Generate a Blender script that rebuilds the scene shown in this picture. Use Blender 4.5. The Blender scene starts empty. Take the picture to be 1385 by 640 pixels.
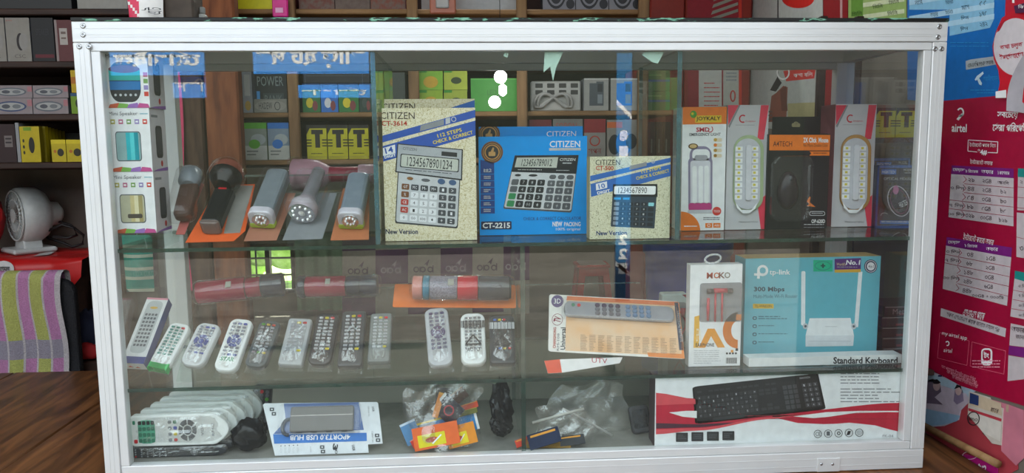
import bpy, bmesh, math, random
import numpy as np
from mathutils import Matrix, Vector
random.seed(7)
S = bpy.context.scene
COL = S.collection
PI = math.pi
# ------------------------------------------------------------ camera
FPX, IW, IH = 1011.9, 1385.0, 640.0
CO = Vector((-0.1108, -1.4464, 0.6738))
PITCH, YAW, ROLL = 0.1169, 0.0577, -0.0090
Fw = Vector((math.sin(YAW)*math.cos(PITCH), math.cos(YAW)*math.cos(PITCH), -math.sin(PITCH)))
R0 = Vector((math.cos(YAW), -math.sin(YAW), 0)); U0 = R0.cross(Fw)
Rt = math.cos(ROLL)*R0 + math.sin(ROLL)*U0; Up = -math.sin(ROLL)*R0 + math.cos(ROLL)*U0
cd = bpy.data.cameras.new('camera'); cam = bpy.data.objects.new('camera', cd); COL.objects.link(cam)
cam.matrix_world = Matrix(((Rt.x, Up.x, -Fw.x, CO.x), (Rt.y, Up.y, -Fw.y, CO.y), (Rt.z, Up.z, -Fw.z, CO.z), (0, 0, 0, 1)))
cd.sensor_width = 36; cd.lens = FPX/IW*36; cd.clip_start = 0.05; cd.clip_end = 100
S.camera = cam
# ------------------------------------------------------------ world, sun, exposure
w = bpy.data.worlds.new('world'); S.world = w; w.use_nodes = True
wn = w.node_tree.nodes; wl = w.node_tree.links
bg = wn['Background']
tc = wn.new('ShaderNodeTexCoord'); sx = wn.new('ShaderNodeSeparateXYZ'); wr = wn.new('ShaderNodeValToRGB')
wl.new(tc.outputs['Generated'], sx.inputs[0]); wl.new(sx.outputs['Z'], wr.inputs[0])
wr.color_ramp.elements[0].color = (.88, .93, .95, 1); wr.color_ramp.elements[1].color = (.80, .90, 1, 1)
wl.new(wr.outputs[0], bg.inputs[0]); bg.inputs[1].default_value = 2.7
sd = bpy.data.lights.new('sun', 'SUN'); sd.energy = 22.0; sd.angle = 0.03; sd.color = (1, .95, .87)
so = bpy.data.objects.new('sun', sd); COL.objects.link(so); so.rotation_euler = (-math.radians(38), 0, math.radians(6))
S.view_settings.view_transform = 'Standard'; S.view_settings.look = 'None'; S.view_settings.gamma = 1
S.view_settings.use_curve_mapping = False
S.view_settings.exposure = 0.28
S.cycles.transparent_max_bounces = 48; S.cycles.max_bounces = 10; S.cycles.use_denoising = True
S.cycles.caustics_reflective = False; S.cycles.caustics_refractive = False
S.cycles.sample_clamp_indirect = 6

# ------------------------------------------------------------ pixel rays (used to measure where things stand)
def at(px, py, X=None, Y=None, Z=None):
    d = Fw*FPX + Rt*(px-IW/2) - Up*(py-IH/2)
    t = (X-CO.x)/d.x if X is not None else (Y-CO.y)/d.y if Y is not None else (Z-CO.z)/d.z
    return CO + d*t
def ray_plane(px, py, p, n):
    d = Fw*FPX + Rt*(px-IW/2) - Up*(py-IH/2)
    return CO + d*((p-CO).dot(n)/d.dot(n))
def depth(p): return (p-CO).dot(Fw)

# ------------------------------------------------------------ materials
def lin(h):
    h = h.lstrip('#'); o = []
    for i in (0, 2, 4):
        c = int(h[i:i+2], 16)/255
        o.append(c/12.92 if c <= .04045 else ((c+.055)/1.055)**2.4)
    return tuple(o)
_M = {}
def mat(h, rough=.5, metal=0, var=.06, scale=60, bump=0, spec=.4):
    key = (h, rough, metal, var, scale, bump, spec)
    if key in _M: return _M[key]
    m = bpy.data.materials.new('m_'+h.strip('#')); m.use_nodes = True
    nt = m.node_tree; b = nt.nodes['Principled BSDF']
    b.inputs['Roughness'].default_value = rough; b.inputs['Metallic'].default_value = metal
    b.inputs['Specular IOR Level'].default_value = spec
    c = lin(h)
    t = nt.nodes.new('ShaderNodeTexCoord'); n = nt.nodes.new('ShaderNodeTexNoise'); n.inputs['Scale'].default_value = scale
    r = nt.nodes.new('ShaderNodeValToRGB')
    r.color_ramp.elements[0].position = .3; r.color_ramp.elements[1].position = .7
    r.color_ramp.elements[0].color = (*[x*(1-var) for x in c], 1); r.color_ramp.elements[1].color = (*[min(1, x*(1+var)) for x in c], 1)
    nt.links.new(t.outputs['Object'], n.inputs['Vector']); nt.links.new(n.outputs[0], r.inputs[0]); nt.links.new(r.outputs[0], b.inputs['Base Color'])
    if bump:
        bp = nt.nodes.new('ShaderNodeBump'); bp.inputs['Strength'].default_value = bump; bp.inputs['Distance'].default_value = .01
        nt.links.new(n.outputs[0], bp.inputs['Height']); nt.links.new(bp.outputs[0], b.inputs['Normal'])
    _M[key] = m
    return m
def ramp_mat(name, stops, scale, rough=.6, stretch=(1, 1, 1), detail=6, bump=0, distort=0, spec=.4):
    m = bpy.data.materials.new(name); m.use_nodes = True; nt = m.node_tree; b = nt.nodes['Principled BSDF']
    b.inputs['Roughness'].default_value = rough; b.inputs['Specular IOR Level'].default_value = spec
    t = nt.nodes.new('ShaderNodeTexCoord'); mp = nt.nodes.new('ShaderNodeMapping'); mp.inputs['Scale'].default_value = stretch
    n = nt.nodes.new('ShaderNodeTexNoise'); n.inputs['Scale'].default_value = scale; n.inputs['Detail'].default_value = detail
    n.inputs['Distortion'].default_value = distort
    r = nt.nodes.new('ShaderNodeValToRGB'); e = r.color_ramp.elements
    while len(e) < len(stops): e.new(.5)
    for el, (p, h) in zip(e, stops): el.position = p; el.color = (*lin(h), 1)
    L = nt.links.new
    L(t.outputs['Object'], mp.inputs[0]); L(mp.outputs[0], n.inputs['Vector']); L(n.outputs[0], r.inputs[0]); L(r.outputs[0], b.inputs['Base Color'])
    if bump:
        bp = nt.nodes.new('ShaderNodeBump'); bp.inputs['Strength'].default_value = bump; bp.inputs['Distance'].default_value = .004
        L(n.outputs[0], bp.inputs['Height']); L(bp.outputs[0], b.inputs['Normal'])
    return m
def clear_mat(name, tint, base, edge, rough=.03, haze=0, hazecol=(.9, .9, .9), bump=0, bscale=30, stretch=(1, 1, 1)):
    """a see-through sheet: straight transmission, a mirror part that grows at grazing angles, a little white haze"""
    m = bpy.data.materials.new(name); m.use_nodes = True; nt = m.node_tree; nt.nodes.clear(); L = nt.links.new
    out = nt.nodes.new('ShaderNodeOutputMaterial'); tr = nt.nodes.new('ShaderNodeBsdfTransparent'); tr.inputs[0].default_value = (*tint, 1)
    gl = nt.nodes.new('ShaderNodeBsdfGlossy'); gl.inputs['Roughness'].default_value = rough; gl.inputs[0].default_value = (1, 1, 1, 1)
    lw = nt.nodes.new('ShaderNodeLayerWeight'); lw.inputs[0].default_value = .5
    pw = nt.nodes.new('ShaderNodeMath'); pw.operation = 'POWER'; pw.inputs[1].default_value = 4
    ma = nt.nodes.new('ShaderNodeMath'); ma.operation = 'MULTIPLY_ADD'; ma.inputs[1].default_value = edge; ma.inputs[2].default_value = base
    mx = nt.nodes.new('ShaderNodeMixShader')
    L(lw.outputs['Facing'], pw.inputs[0]); L(pw.outputs[0], ma.inputs[0]); L(ma.outputs[0], mx.inputs[0]); L(tr.outputs[0], mx.inputs[1]); L(gl.outputs[0], mx.inputs[2])
    last = mx
    t = nt.nodes.new('ShaderNodeTexCoord'); mp = nt.nodes.new('ShaderNodeMapping'); mp.inputs['Scale'].default_value = stretch
    n = nt.nodes.new('ShaderNodeTexNoise'); n.inputs['Scale'].default_value = bscale; n.inputs['Detail'].default_value = 4
    L(t.outputs['Object'], mp.inputs[0]); L(mp.outputs[0], n.inputs['Vector'])
    if haze:
        df = nt.nodes.new('ShaderNodeBsdfDiffuse'); df.inputs[0].default_value = (*hazecol, 1)
        m2 = nt.nodes.new('ShaderNodeMixShader'); hz = nt.nodes.new('ShaderNodeMapRange')
        hz.inputs[1].default_value = .35; hz.inputs[2].default_value = .75; hz.inputs[3].default_value = haze*.4; hz.inputs[4].default_value = haze*1.6
        L(n.outputs[0], hz.inputs[0]); L(hz.outputs[0], m2.inputs[0]); L(mx.outputs[0], m2.inputs[1]); L(df.outputs[0], m2.inputs[2]); last = m2
    if bump:
        bp = nt.nodes.new('ShaderNodeBump'); bp.inputs['Strength'].default_value = bump; bp.inputs['Distance'].default_value = .01
        L(n.outputs[0], bp.inputs['Height']); L(bp.outputs[0], gl.inputs['Normal'])
    L(last.outputs[0], out.inputs[0])
    return m
def glow_mat(name, col, st):
    m = bpy.data.materials.new(name); m.use_nodes = True; b = m.node_tree.nodes['Principled BSDF']
    b.inputs['Base Color'].default_value = (*col, 1); b.inputs['Emission Color'].default_value = (*col, 1); b.inputs['Emission Strength'].default_value = st
    return m
WHITE, OFFW, BLACK, DARK = mat('#f2f2f2'), mat('#dcdcd8'), mat('#0c0c0d'), mat('#1c1c20')
GREY, MIDG, LGREY = mat('#8a8c90'), mat('#5b5d62'), mat('#bdbfc2')
RED, BLUE, NAVY, ORANGE = mat('#d01f2b'), mat('#1d5fb4'), mat('#14245e'), mat('#ee7a1a')
YELLOW, GREEN, TEAL, PINK = mat('#e6cf1c'), mat('#4f9a2c'), mat('#1f9aa0'), mat('#e0245e')
MAROON, PURPLE, CYAN = mat('#5a1420'), mat('#5a2a78'), mat('#2f9bd8')
ALU = mat('#dedfdf', .34, .25, .02, 20)
ALU2 = mat('#c9cbca', .4, .3, .02, 20)
STEEL = mat('#b8babc', .25, .9)
GLASS = clear_mat('pane_glass', (.965, .985, .975), .055, .6, .0)
SHELFG = clear_mat('shelf_glass', (.93, .965, .95), .035, .5, .02)
FILM = clear_mat('clear_film', (.97, .97, .97), .17, .6, .06, .02, bump=.5, bscale=60, stretch=(1.6, .5, 1))
BLISTER = clear_mat('blister_plastic', (.98, .98, .985), .04, .55, .05, .004, bump=.15, bscale=25)
SMOKE = clear_mat('dark_film', (.30, .30, .33), .09, .6, .12, .02, bump=1.0, bscale=35)
HAZY = clear_mat('hazy_film', (.93, .93, .92), .08, .5, .12, .13, (.75, .75, .72), bump=1.0, bscale=22)
EDGE_T = clear_mat('teal_glass_edge', (.10, .26, .32), .25, .4, .1, .25, (.12, .34, .42))
EDGE_G = clear_mat('green_glass_edge', (.05, .14, .11), .12, .4, .1, .3, (.05, .12, .09))

# ------------------------------------------------------------ mesh builder
def rrect(w, h, r, n=5, cx=0, cy=0, rb=None):
    rb = r if rb is None else rb; p = []
    for (sx_, sy_, a0, q) in ((1, 1, 0, r), (-1, 1, 90, r), (-1, -1, 180, rb), (1, -1, 270, rb)):
        for k in range(n+1):
            a = math.radians(a0+90*k/n)
            p.append((cx+sx_*(w/2-q)+q*math.cos(a), cy+sy_*(h/2-q)+q*math.sin(a)))
    return p
def ell(cx, cy, rx, ry, n=24, a0=0, a1=360):
    full = abs(a1-a0) >= 360
    return [(cx+rx*math.cos(math.radians(a0+(a1-a0)*k/(n if full else n-1))), cy+ry*math.sin(math.radians(a0+(a1-a0)*k/(n if full else n-1)))) for k in range(n)]
class MB:
    def __init__(s): s.v = []; s.f = []; s.m = []; s.s = []; s.mats = []
    def add(s, vs, fs, m, M=None, smooth=False):
        if m not in s.mats: s.mats.append(m)
        i = s.mats.index(m); o = len(s.v)
        s.v += [tuple(M @ Vector(v)) if M is not None else tuple(v) for v in vs]
        s.f += [tuple(k+o for k in f) for f in fs]; s.m += [i]*len(fs); s.s += [smooth]*len(fs)
        return s
    def box(s, x0, x1, y0, y1, z0, z1, m, M=None, fm=None):
        vs = [(x0, y0, z0), (x1, y0, z0), (x1, y1, z0), (x0, y1, z0), (x0, y0, z1), (x1, y0, z1), (x1, y1, z1), (x0, y1, z1)]
        fs = dict(b=(0, 3, 2, 1), t=(4, 5, 6, 7), f=(0, 1, 5, 4), k=(2, 3, 7, 6), l=(3, 0, 4, 7), r=(1, 2, 6, 5))
        for k, f in fs.items(): s.add(vs, [f], (fm or {}).get(k, m), M)
        return s
    def rbox(s, x0, x1, y0, y1, z0, z1, m, e=.002, M=None, seg=1):
        bm = bmesh.new(); bmesh.ops.create_cube(bm, size=1)
        for v in bm.verts: v.co = (x0+(v.co.x+.5)*(x1-x0), y0+(v.co.y+.5)*(y1-y0), z0+(v.co.z+.5)*(z1-z0))
        bmesh.ops.bevel(bm, geom=bm.edges[:], offset=e, segments=seg, affect='EDGES', profile=.5)
        bm.verts.index_update()
        s.add([v.co[:] for v in bm.verts], [[v.index for v in f.verts] for f in bm.faces], m, M, seg > 1); bm.free()
        return s
    def slab(s, pts, z0, z1, m, e=0, M=None, top=None, smooth=False):
        n = len(pts); cx = sum(p[0] for p in pts)/n; cy = sum(p[1] for p in pts)/n
        ex = max(abs(p[0]-cx) for p in pts); ey = max(abs(p[1]-cy) for p in pts)
        def ring(z, i): return [(cx+(x-cx)*(1-i/ex), cy+(y-cy)*(1-i/ey), z) for x, y in pts]
        rings = [ring(z0, 0), ring(z1, 0)] if not e else [ring(z0, e), ring(z0+e, 0), ring(z1-e, 0), ring(z1-.3*e, .3*e), ring(z1, e)]
        vs = [v for r in rings for v in r]
        fs = [(k*n+i, k*n+(i+1) % n, (k+1)*n+(i+1) % n, (k+1)*n+i) for k in range(len(rings)-1) for i in range(n)]
        s.add(vs, fs, m, M, smooth); s.add(rings[0], [tuple(reversed(range(n)))], m, M); s.add(rings[-1], [tuple(range(n))], top or m, M)
        return s
    def tube(s, path, r, m, n=8, M=None, closed=False):
        path = [Vector(p) for p in path]; vs = []; k = len(path); up = Vector((.13, .21, 1)).normalized()
        for i, p in enumerate(path):
            d = (path[(i+1) % k if closed else min(i+1, k-1)]-path[i-1 if closed or i else 0])
            d = d.normalized() if d.length else Vector((0, 0, 1))
            a = d.cross(up); a = a.normalized() if a.length > 1e-4 else Vector((1, 0, 0)); b = d.cross(a)
            rr = r[i] if isinstance(r, (list, tuple)) else r
            vs += [p+rr*(math.cos(2*PI*j/n)*a+math.sin(2*PI*j/n)*b) for j in range(n)]
        fs = [(i*n+j, i*n+(j+1) % n, ((i+1) % k)*n+(j+1) % n, ((i+1) % k)*n+j) for i in range(k if closed else k-1) for j in range(n)]
        if not closed: fs += [tuple(reversed(range(n))), tuple((k-1)*n+j for j in range(n))]
        return s.add(vs, fs, m, M, True)
    def lathe(s, prof, m, n=24, M=None, axis='Z', smooth=True, caps=True):
        vs = []
        for (r, h) in prof:
            for j in range(n):
                a = 2*PI*j/n; c, d = r*math.cos(a), r*math.sin(a)
                vs.append((c, d, h) if axis == 'Z' else (d, h, c) if axis == 'Y' else (h, c, d))
        fs = [(i*n+j, i*n+(j+1) % n, (i+1)*n+(j+1) % n, (i+1)*n+j) for i in range(len(prof)-1) for j in range(n)]
        s.add(vs, fs, m, M, smooth)
        if caps:
            s.add(vs[:n], [tuple(reversed(range(n)))], m, M); s.add(vs[-n:], [tuple(range(n))], m, M)
        return s
    def grid(s, fn, nu, nv, m, M=None, smooth=True, pick=None):
        vs = [fn(i/nu, j/nv) for j in range(nv+1) for i in range(nu+1)]
        for j in range(nv):
            for i in range(nu):
                q = j*(nu+1)+i
                mm = pick(i, j) if pick else m
                if mm not in s.mats: s.mats.append(mm)
        o = len(s.v); s.v += [tuple(M @ Vector(v)) if M is not None else tuple(v) for v in vs]
        for j in range(nv):
            for i in range(nu):
                q = o+j*(nu+1)+i; mm = pick(i, j) if pick else m
                s.f.append((q, q+1, q+nu+2, q+nu+1)); s.m.append(s.mats.index(mm)); s.s.append(smooth)
        return s
    def build(s, name, parent=None, M=None):
        me = bpy.data.meshes.new(name); me.from_pydata(s.v, [], s.f)
        for m in s.mats: me.materials.append(m)
        me.polygons.foreach_set('material_index', s.m); me.polygons.foreach_set('use_smooth', s.s); me.update()
        bm = bmesh.new(); bm.from_mesh(me); bmesh.ops.recalc_face_normals(bm, faces=bm.faces) if len(bm.faces) and getattr(s, 'fixn', True) else None; bm.to_mesh(me); bm.free()
        o = bpy.data.objects.new(name, me); COL.objects.link(o)
        if parent is not None: o.parent = parent
        if M is not None: o.matrix_local = M
        return o
def tag(o, label, cat, group=None, kind=None):
    o['label'] = label; o['category'] = cat
    if group: o['group'] = group
    if kind: o['kind'] = kind
    return o
def empty(name, loc, label, cat, group=None, rz=0):
    o = bpy.data.objects.new(name, None); COL.objects.link(o); o.location = loc; o.rotation_euler = (0, 0, rz); o.empty_display_size = .05
    return tag(o, label, cat, group)
def struct(o): o['kind'] = 'structure'; return o
def T(x=0, y=0, z=0): return Matrix.Translation((x, y, z))
def basis(o, u, v, n): return Matrix(((u[0], v[0], n[0], o[0]), (u[1], v[1], n[1], o[1]), (u[2], v[2], n[2], o[2]), (0, 0, 0, 1)))

# ------------------------------------------------------------ printed faces
_T = {}
def bn(s):
    """Bengali letters in the order they are written: vowel signs that stand before their consonant are moved there"""
    out = []; s = s.replace('\u09cb', '\u09c7\u09be')
    for c in s:
        if c == '\u09cd': continue
        if c in '\u09bf\u09c7\u09c8' and out:
            k = len(out)-1
            while k > 0 and out[k] == '\u09bc': k -= 1
            out.insert(k, c)
        else: out.append(c)
    return ''.join(out)
def text_mesh(s, bold=0, res=2):
    k = (s, bold, res)
    if k in _T: return _T[k]
    c = bpy.data.curves.new('t', 'FONT'); c.body = bn(s); c.resolution_u = res; c.offset = bold; c.align_x = 'CENTER'
    o = bpy.data.objects.new('t', c); COL.objects.link(o); bpy.context.view_layer.update()
    e = o.evaluated_get(bpy.context.evaluated_depsgraph_get()); me = e.to_mesh()
    vs = [v.co[:2] for v in me.vertices]; fs = [tuple(p.vertices) for p in me.polygons]
    e.to_mesh_clear(); bpy.data.objects.remove(o); bpy.data.curves.remove(c)
    if not vs: _T[k] = ([], []); return _T[k]
    x0 = min(v[0] for v in vs); x1 = max(v[0] for v in vs); y0 = min(v[1] for v in vs); y1 = max(v[1] for v in vs)
    _T[k] = ([((x-x0)/(x1-x0), (y-y0)/(y1-y0)) for x, y in vs], fs)
    return _T[k]
def homog(src, dst):
    A = []; b = []
    for (x, y), (u, v) in zip(src, dst):
        A.append([x, y, 1, 0, 0, 0, -u*x, -u*y]); b.append(u); A.append([0, 0, 0, x, y, 1, -v*x, -v*y]); b.append(v)
    h = np.linalg.solve(np.array(A, float), np.array(b, float)); return [float(t) for t in h]
class Face:
    """flat print on a face: fn maps art coordinates to (u, v) metres, M maps (u, v, outward) to the part"""
    def __init__(s, mb, M, quad=None, W=1, H=1, fn=None, lift=.0003):
        s.mb = mb; s.M = M; s.lift = lift
        if fn: s.fn = fn
        elif quad:
            h = homog(quad, ((0, H), (W, H), (W, 0), (0, 0)))
            def f(x, y):
                d = h[6]*x+h[7]*y+1
                return ((h[0]*x+h[1]*y+h[2])/d, (h[3]*x+h[4]*y+h[5])/d)
            s.fn = f
        else: s.fn = lambda x, y: (x, y)
    def poly(s, pts, m, lay=1):
        vs = [(*s.fn(*p), lay*s.lift) for p in pts]
        a = sum(vs[i-1][0]*vs[i][1]-vs[i][0]*vs[i-1][1] for i in range(len(vs)))
        if a < 0: vs.reverse()
        s.mb.add(vs, [tuple(range(len(vs)))], m, s.M)
    def rect(s, x0, y0, x1, y1, m, lay=1): s.poly([(x0, y0), (x1, y0), (x1, y1), (x0, y1)], m, lay)
    def rr(s, x0, y0, x1, y1, r, m, lay=1): s.poly(rrect(x1-x0, abs(y1-y0), r, 4, (x0+x1)/2, (y0+y1)/2), m, lay)
    def ell(s, cx, cy, rx, ry, m, lay=1, n=24): s.poly(ell(cx, cy, rx, ry, n), m, lay)
    def ring(s, cx, cy, rx, ry, t, m, lay=1, n=28, a0=0, a1=360):
        o = ell(cx, cy, rx, ry, n, a0, a1); i = ell(cx, cy, rx-t, ry-t, n, a0, a1); full = abs(a1-a0) >= 360
        for k in range(n if full else n-1): s.poly([o[k], o[(k+1) % n], i[(k+1) % n], i[k]], m, lay)
    def line(s, pts, wd, m, lay=1):
        for (a, b) in zip(pts, pts[1:]):
            dx, dy = b[0]-a[0], b[1]-a[1]; q = math.hypot(dx, dy) or 1; nx, ny = -dy/q*wd/2, dx/q*wd/2
            s.poly([(a[0]+nx, a[1]+ny), (b[0]+nx, b[1]+ny), (b[0]-nx, b[1]-ny), (a[0]-nx, a[1]-ny)], m, lay)
    def text(s, t, x0, y0, x1, y1, m, lay=2, rot=0, bold=0, shear=0, up=False, res=2):
        """t fills the box whose top left is (x0, y0) and bottom right (x1, y1); up=True when v grows with y"""
        vs, fs = text_mesh(t, bold, res); cx, cy = (x0+x1)/2, (y0+y1)/2; ca, sa = math.cos(math.radians(rot)), math.sin(math.radians(rot)); out = []
        for (a, b) in vs:
            dx = (a-.5)*(x1-x0)+shear*(b-.5)*(y1-y0); dy = (.5-b)*(y1-y0)
            if up: dy = -dy
            out.append((*s.fn(cx+dx*ca-dy*sa, cy+dx*sa+dy*ca), lay*s.lift))
        s.mb.add(out, fs, m, s.M)
    def fine(s, x0, y0, x1, y1, n, m, lay=1, fill=.45, rot=0, seed=1):
        r = random.Random(seed); h = (y1-y0)/n
        for k in range(n):
            y = y0+k*h; x = x0; xe = x1-(x1-x0)*r.choice((0, .05, .15, .35))
            while x < xe:
                wd = min((x1-x0)*r.uniform(.06, .2), xe-x)
                s.rect(x, y, x+wd, y+h*fill, m, lay); x += wd+(x1-x0)*.025
# ------------------------------------------------------------ the shop
WALL = ramp_mat('plaster', [(.3, '#6f655c'), (.55, '#857a70'), (.8, '#776d66')], 5, .9, bump=.1)
WALLB = ramp_mat('plaster_back', [(.3, '#8e8578'), (.6, '#a49a8c')], 2, .9)
FLOORM = ramp_mat('cement', [(.3, '#7d766c'), (.6, '#8f887c'), (.8, '#9a9286')], 6, .85, bump=.1)
WOOD_D = ramp_mat('dark_wood', [(.25, '#20110c'), (.5, '#32201a'), (.8, '#432a20')], 6, .6, (1, 8, 8))
WOOD_T = ramp_mat('tan_wood', [(.25, '#6e4e2f'), (.5, '#8d6a44'), (.8, '#a5825a')], 5, .7, (1, 8, 8))
WOOD_P = ramp_mat('tan_wood_upright', [(.25, '#64482e'), (.5, '#80603f'), (.8, '#987850')], 5, .7, (8, 8, 1))
TIMB_R = ramp_mat('red_timber', [(.25, '#4a2413'), (.5, '#7a4526'), (.8, '#935a35')], 7, .75, (6, 6, 1), bump=.2)
TIMB_D = ramp_mat('brown_timber', [(.25, '#33241b'), (.5, '#4d3829'), (.8, '#5f4836')], 7, .8, (6, 6, 1))
TABLEM = ramp_mat('table_wood', [(.22, '#2c1a0f'), (.45, '#583820'), (.62, '#7c502e'), (.85, '#9c6c40')], 3.2, .38, (7, 1, 1), 9, .15, 1.2)
def vbox(name, x0, x1, y0, y1, z0, z1, m): return struct(MB().box(x0, x1, y0, y1, z0, z1, m).build(name))
vbox('floor', -3.2, 2.7, -.9, 5.3, -.80, -.75, FLOORM)
vbox('ceiling', -3.2, 2.7, -.8, 7.4, 2.3, 2.36, WALLB)  # unseen; overhang behind the back wall added to keep sun out of the window
vbox('wall_right', .97, 1.05, -.9, 1.85, -.75, 2.3, WALL)
vbox('wall_return', 1.05, 2.6, 1.77, 1.85, -.75, 2.3, WALL)
vbox('wall_far', 2.6, 2.7, 1.77, 5.2, -.75, 2.3, WALL)
vbox('wall_left', -3.2, -3.1, -.5, 5.2, -.75, 2.3, WALL)
# back wall with the barred window, far behind the rack
YB = 5.2
a = at(318, 330, Y=YB); b = at(400, 396, Y=YB); wx0, wx1, wz0, wz1 = a.x, b.x, b.z, a.z
q = MB(); q.box(-3.2, wx0, YB, YB+.1, -.75, 2.3, WALLB); q.box(wx1, 2.6, YB, YB+.1, -.75, 2.3, WALLB)
q.box(wx0, wx1, YB, YB+.1, -.75, wz0, WALLB); q.box(wx0, wx1, YB, YB+.1, wz1, 2.3, WALLB); struct(q.build('wall_back'))
q = MB()
for x0, x1 in ((wx0, wx0+.03), (wx1-.03, wx1), ((wx0+wx1)/2-.02+.02, (wx0+wx1)/2+.04)): q.box(x0, x1, YB-.01, YB+.06, wz0, wz1, WOOD_D)
for z0, z1 in ((wz0, wz0+.03), (wz1-.03, wz1)): q.box(wx0, wx1, YB-.01, YB+.06, z0, z1, WOOD_D)
wf = struct(q.build('window_1'))
q = MB()
for t in (.36, .70): q.tube([(wx0, YB+.02, wz0+(wz1-wz0)*t), (wx1, YB+.02, wz0+(wz1-wz0)*t)], .009, DARK)
for t in (.2, .33): q.tube([(wx0+(wx1-wx0)*t, YB+.02, wz0), (wx0+(wx1-wx0)*t, YB+.02, wz1)], .008, DARK)
q.build('bars', wf)
vbox('ground', -14, 14, -12, -.9, -.84, -.80, mat('#55524c', .95, var=.25, scale=3))
vbox('wall_unseen_dark', -14, 14, -9.2, -9, -.8, 2.6, mat('#23271f', .9, var=.3, scale=2))  # unseen wall added, kept dark to cut the veil mirrored in the glass
vbox('lawn', -6, 4, 5.4, 14, -1.2, -1.15, mat('#9cb86a', .9, var=.4, scale=9))
LEAF = ramp_mat('hedge_leaf', [(.3, '#8fae5e'), (.55, '#b4cc86'), (.75, '#d8e6b8')], 9, .8)
rr_ = random.Random(4); q = MB()
for k in range(26):
    cx, cz, cy = rr_.uniform(-4.6, -.6), rr_.uniform(-1.0, 1.5), rr_.uniform(8.2, 9.4); R = rr_.uniform(.35, .6)
    q.grid(lambda u, v, cx=cx, cy=cy, cz=cz, R=R: (cx+R*(1+.18*math.sin(9*u*PI+7*v))*math.cos(2*PI*u)*math.sin(PI*v), cy+R*(1+.2*math.sin(11*v+5*u))*math.sin(2*PI*u)*math.sin(PI*v), cz+R*math.cos(PI*v)), 14, 9, LEAF)
tag(q.build('hedge'), 'sunlit pale green foliage outside the barred window', 'foliage', kind='stuff')
# inner partition wall behind the fan
vbox('wall_inner', -3.1, -1.02, 1.46, 1.52, -.75, 2.3, ramp_mat('grey_board', [(.3, '#6a6059'), (.6, '#7a7068')], 9, .9))

tl = empty('fill_tube_light', (.1, 1.75, 2.3), 'added white tube light, unseen, that brightens the back room', 'fill light')  # unseen lamp added to lift the light in the back room
MB().rbox(-.62, .62, -.03, .03, -.045, -.0015, mat('#d8d8d4', .4), .004).build('batten', tl)
q = MB(); q.tube([(-.58, 0, -.064), (.58, 0, -.064)], .014, glow_mat('fill_tube_glow', (.95, 1, .97), 150), 12); q.build('tube', tl)
# table under the case
tb = MB()
xs = [-2.25, -1.87, -1.52, -1.12, -.70, -.28, .16, .58, .96]
for k, (x0, x1) in enumerate(zip(xs, xs[1:])): tb.rbox(x0+.0015, x1-.0015, -.14, .89, -.035, 0, TABLEM, .003)
tt = tb.build('table_top')
table = empty('wooden_table', (0, .38, -.75), 'varnished reddish brown plank table the glass display case stands on', 'table')
tt.parent = table; tt.matrix_local = T(0, -.38, .75)
for (x, y) in ((-2.15, -.30), (-2.15, .42), (.86, -.3), (.86, .42)):
    MB().rbox(x-.035, x+.035, y-.035, y+.035, 0, .715, WOOD_D, .004).build('leg', table)
MB().rbox(-2.15, .86, -.33, -.31, .62, .712, WOOD_D, .003).build('apron', table)

# ------------------------------------------------------------ the display case
H = .83; ZT, ZI, FLW, FRW, D = .9122, .859, .0459, .0442, .352
ZU, ZL, ZD = .490, .2135, .056                         # goods stand at these heights, a hair above the glass
GAP = .0012
case = empty('display_case', (0, 0, 0), 'glass fronted shop display case with white aluminium frame full of boxed electronics', 'display case')
def cpart(name, mb): return mb.build(name, case)
def ridge_rail(x0, x1, y0, y1, z0, z1):
    q = MB(); q.rbox(x0, x1, y0, y1, z0, z1, ALU, .0012)
    return q
r = ridge_rail(-H, H, 0, .026, .8745, ZT)
for z in (.884, .888, .899): r.box(-H+.002, H-.002, -.0005, .001, z, z+.0016, ALU)
cpart('top_rail', r)
r = ridge_rail(-H, H, 0, .026, .0015, .043)
for z in (.012, .028): r.box(-H+.002, H-.002, -.0005, .001, z, z+.0016, ALU)
cpart('bottom_rail', r)
for sx, wd in ((-1, .029), (1, .028)):
    x0, x1 = (-H, -H+wd) if sx < 0 else (H-wd, H)
    r = ridge_rail(x0, x1, 0, .026, .044, .8738)
    for t in (.35, .62): r.box(x0+wd*t, x0+wd*t+.0014, -.0005, .001, .05, .87, ALU)
    cpart('front_post', r)
    cpart('back_post', ridge_rail(-H if sx < 0 else H-FRW, -H+FLW if sx < 0 else H, D, D+.026, .0015, .874))
    xx0, xx1 = (-H, -H+.03) if sx < 0 else (H-.03, H)
    cpart('side_rail', ridge_rail(xx0, xx1, .027, D-.001, .8745, ZT)); cpart('side_rail', ridge_rail(xx0, xx1, .027, D-.001, .0015, .043))
    gx = sx*(H-.018); cpart('side_glass', MB().box(gx-.003, gx+.003, .028, D-.002, .044, .874, GLASS))
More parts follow.
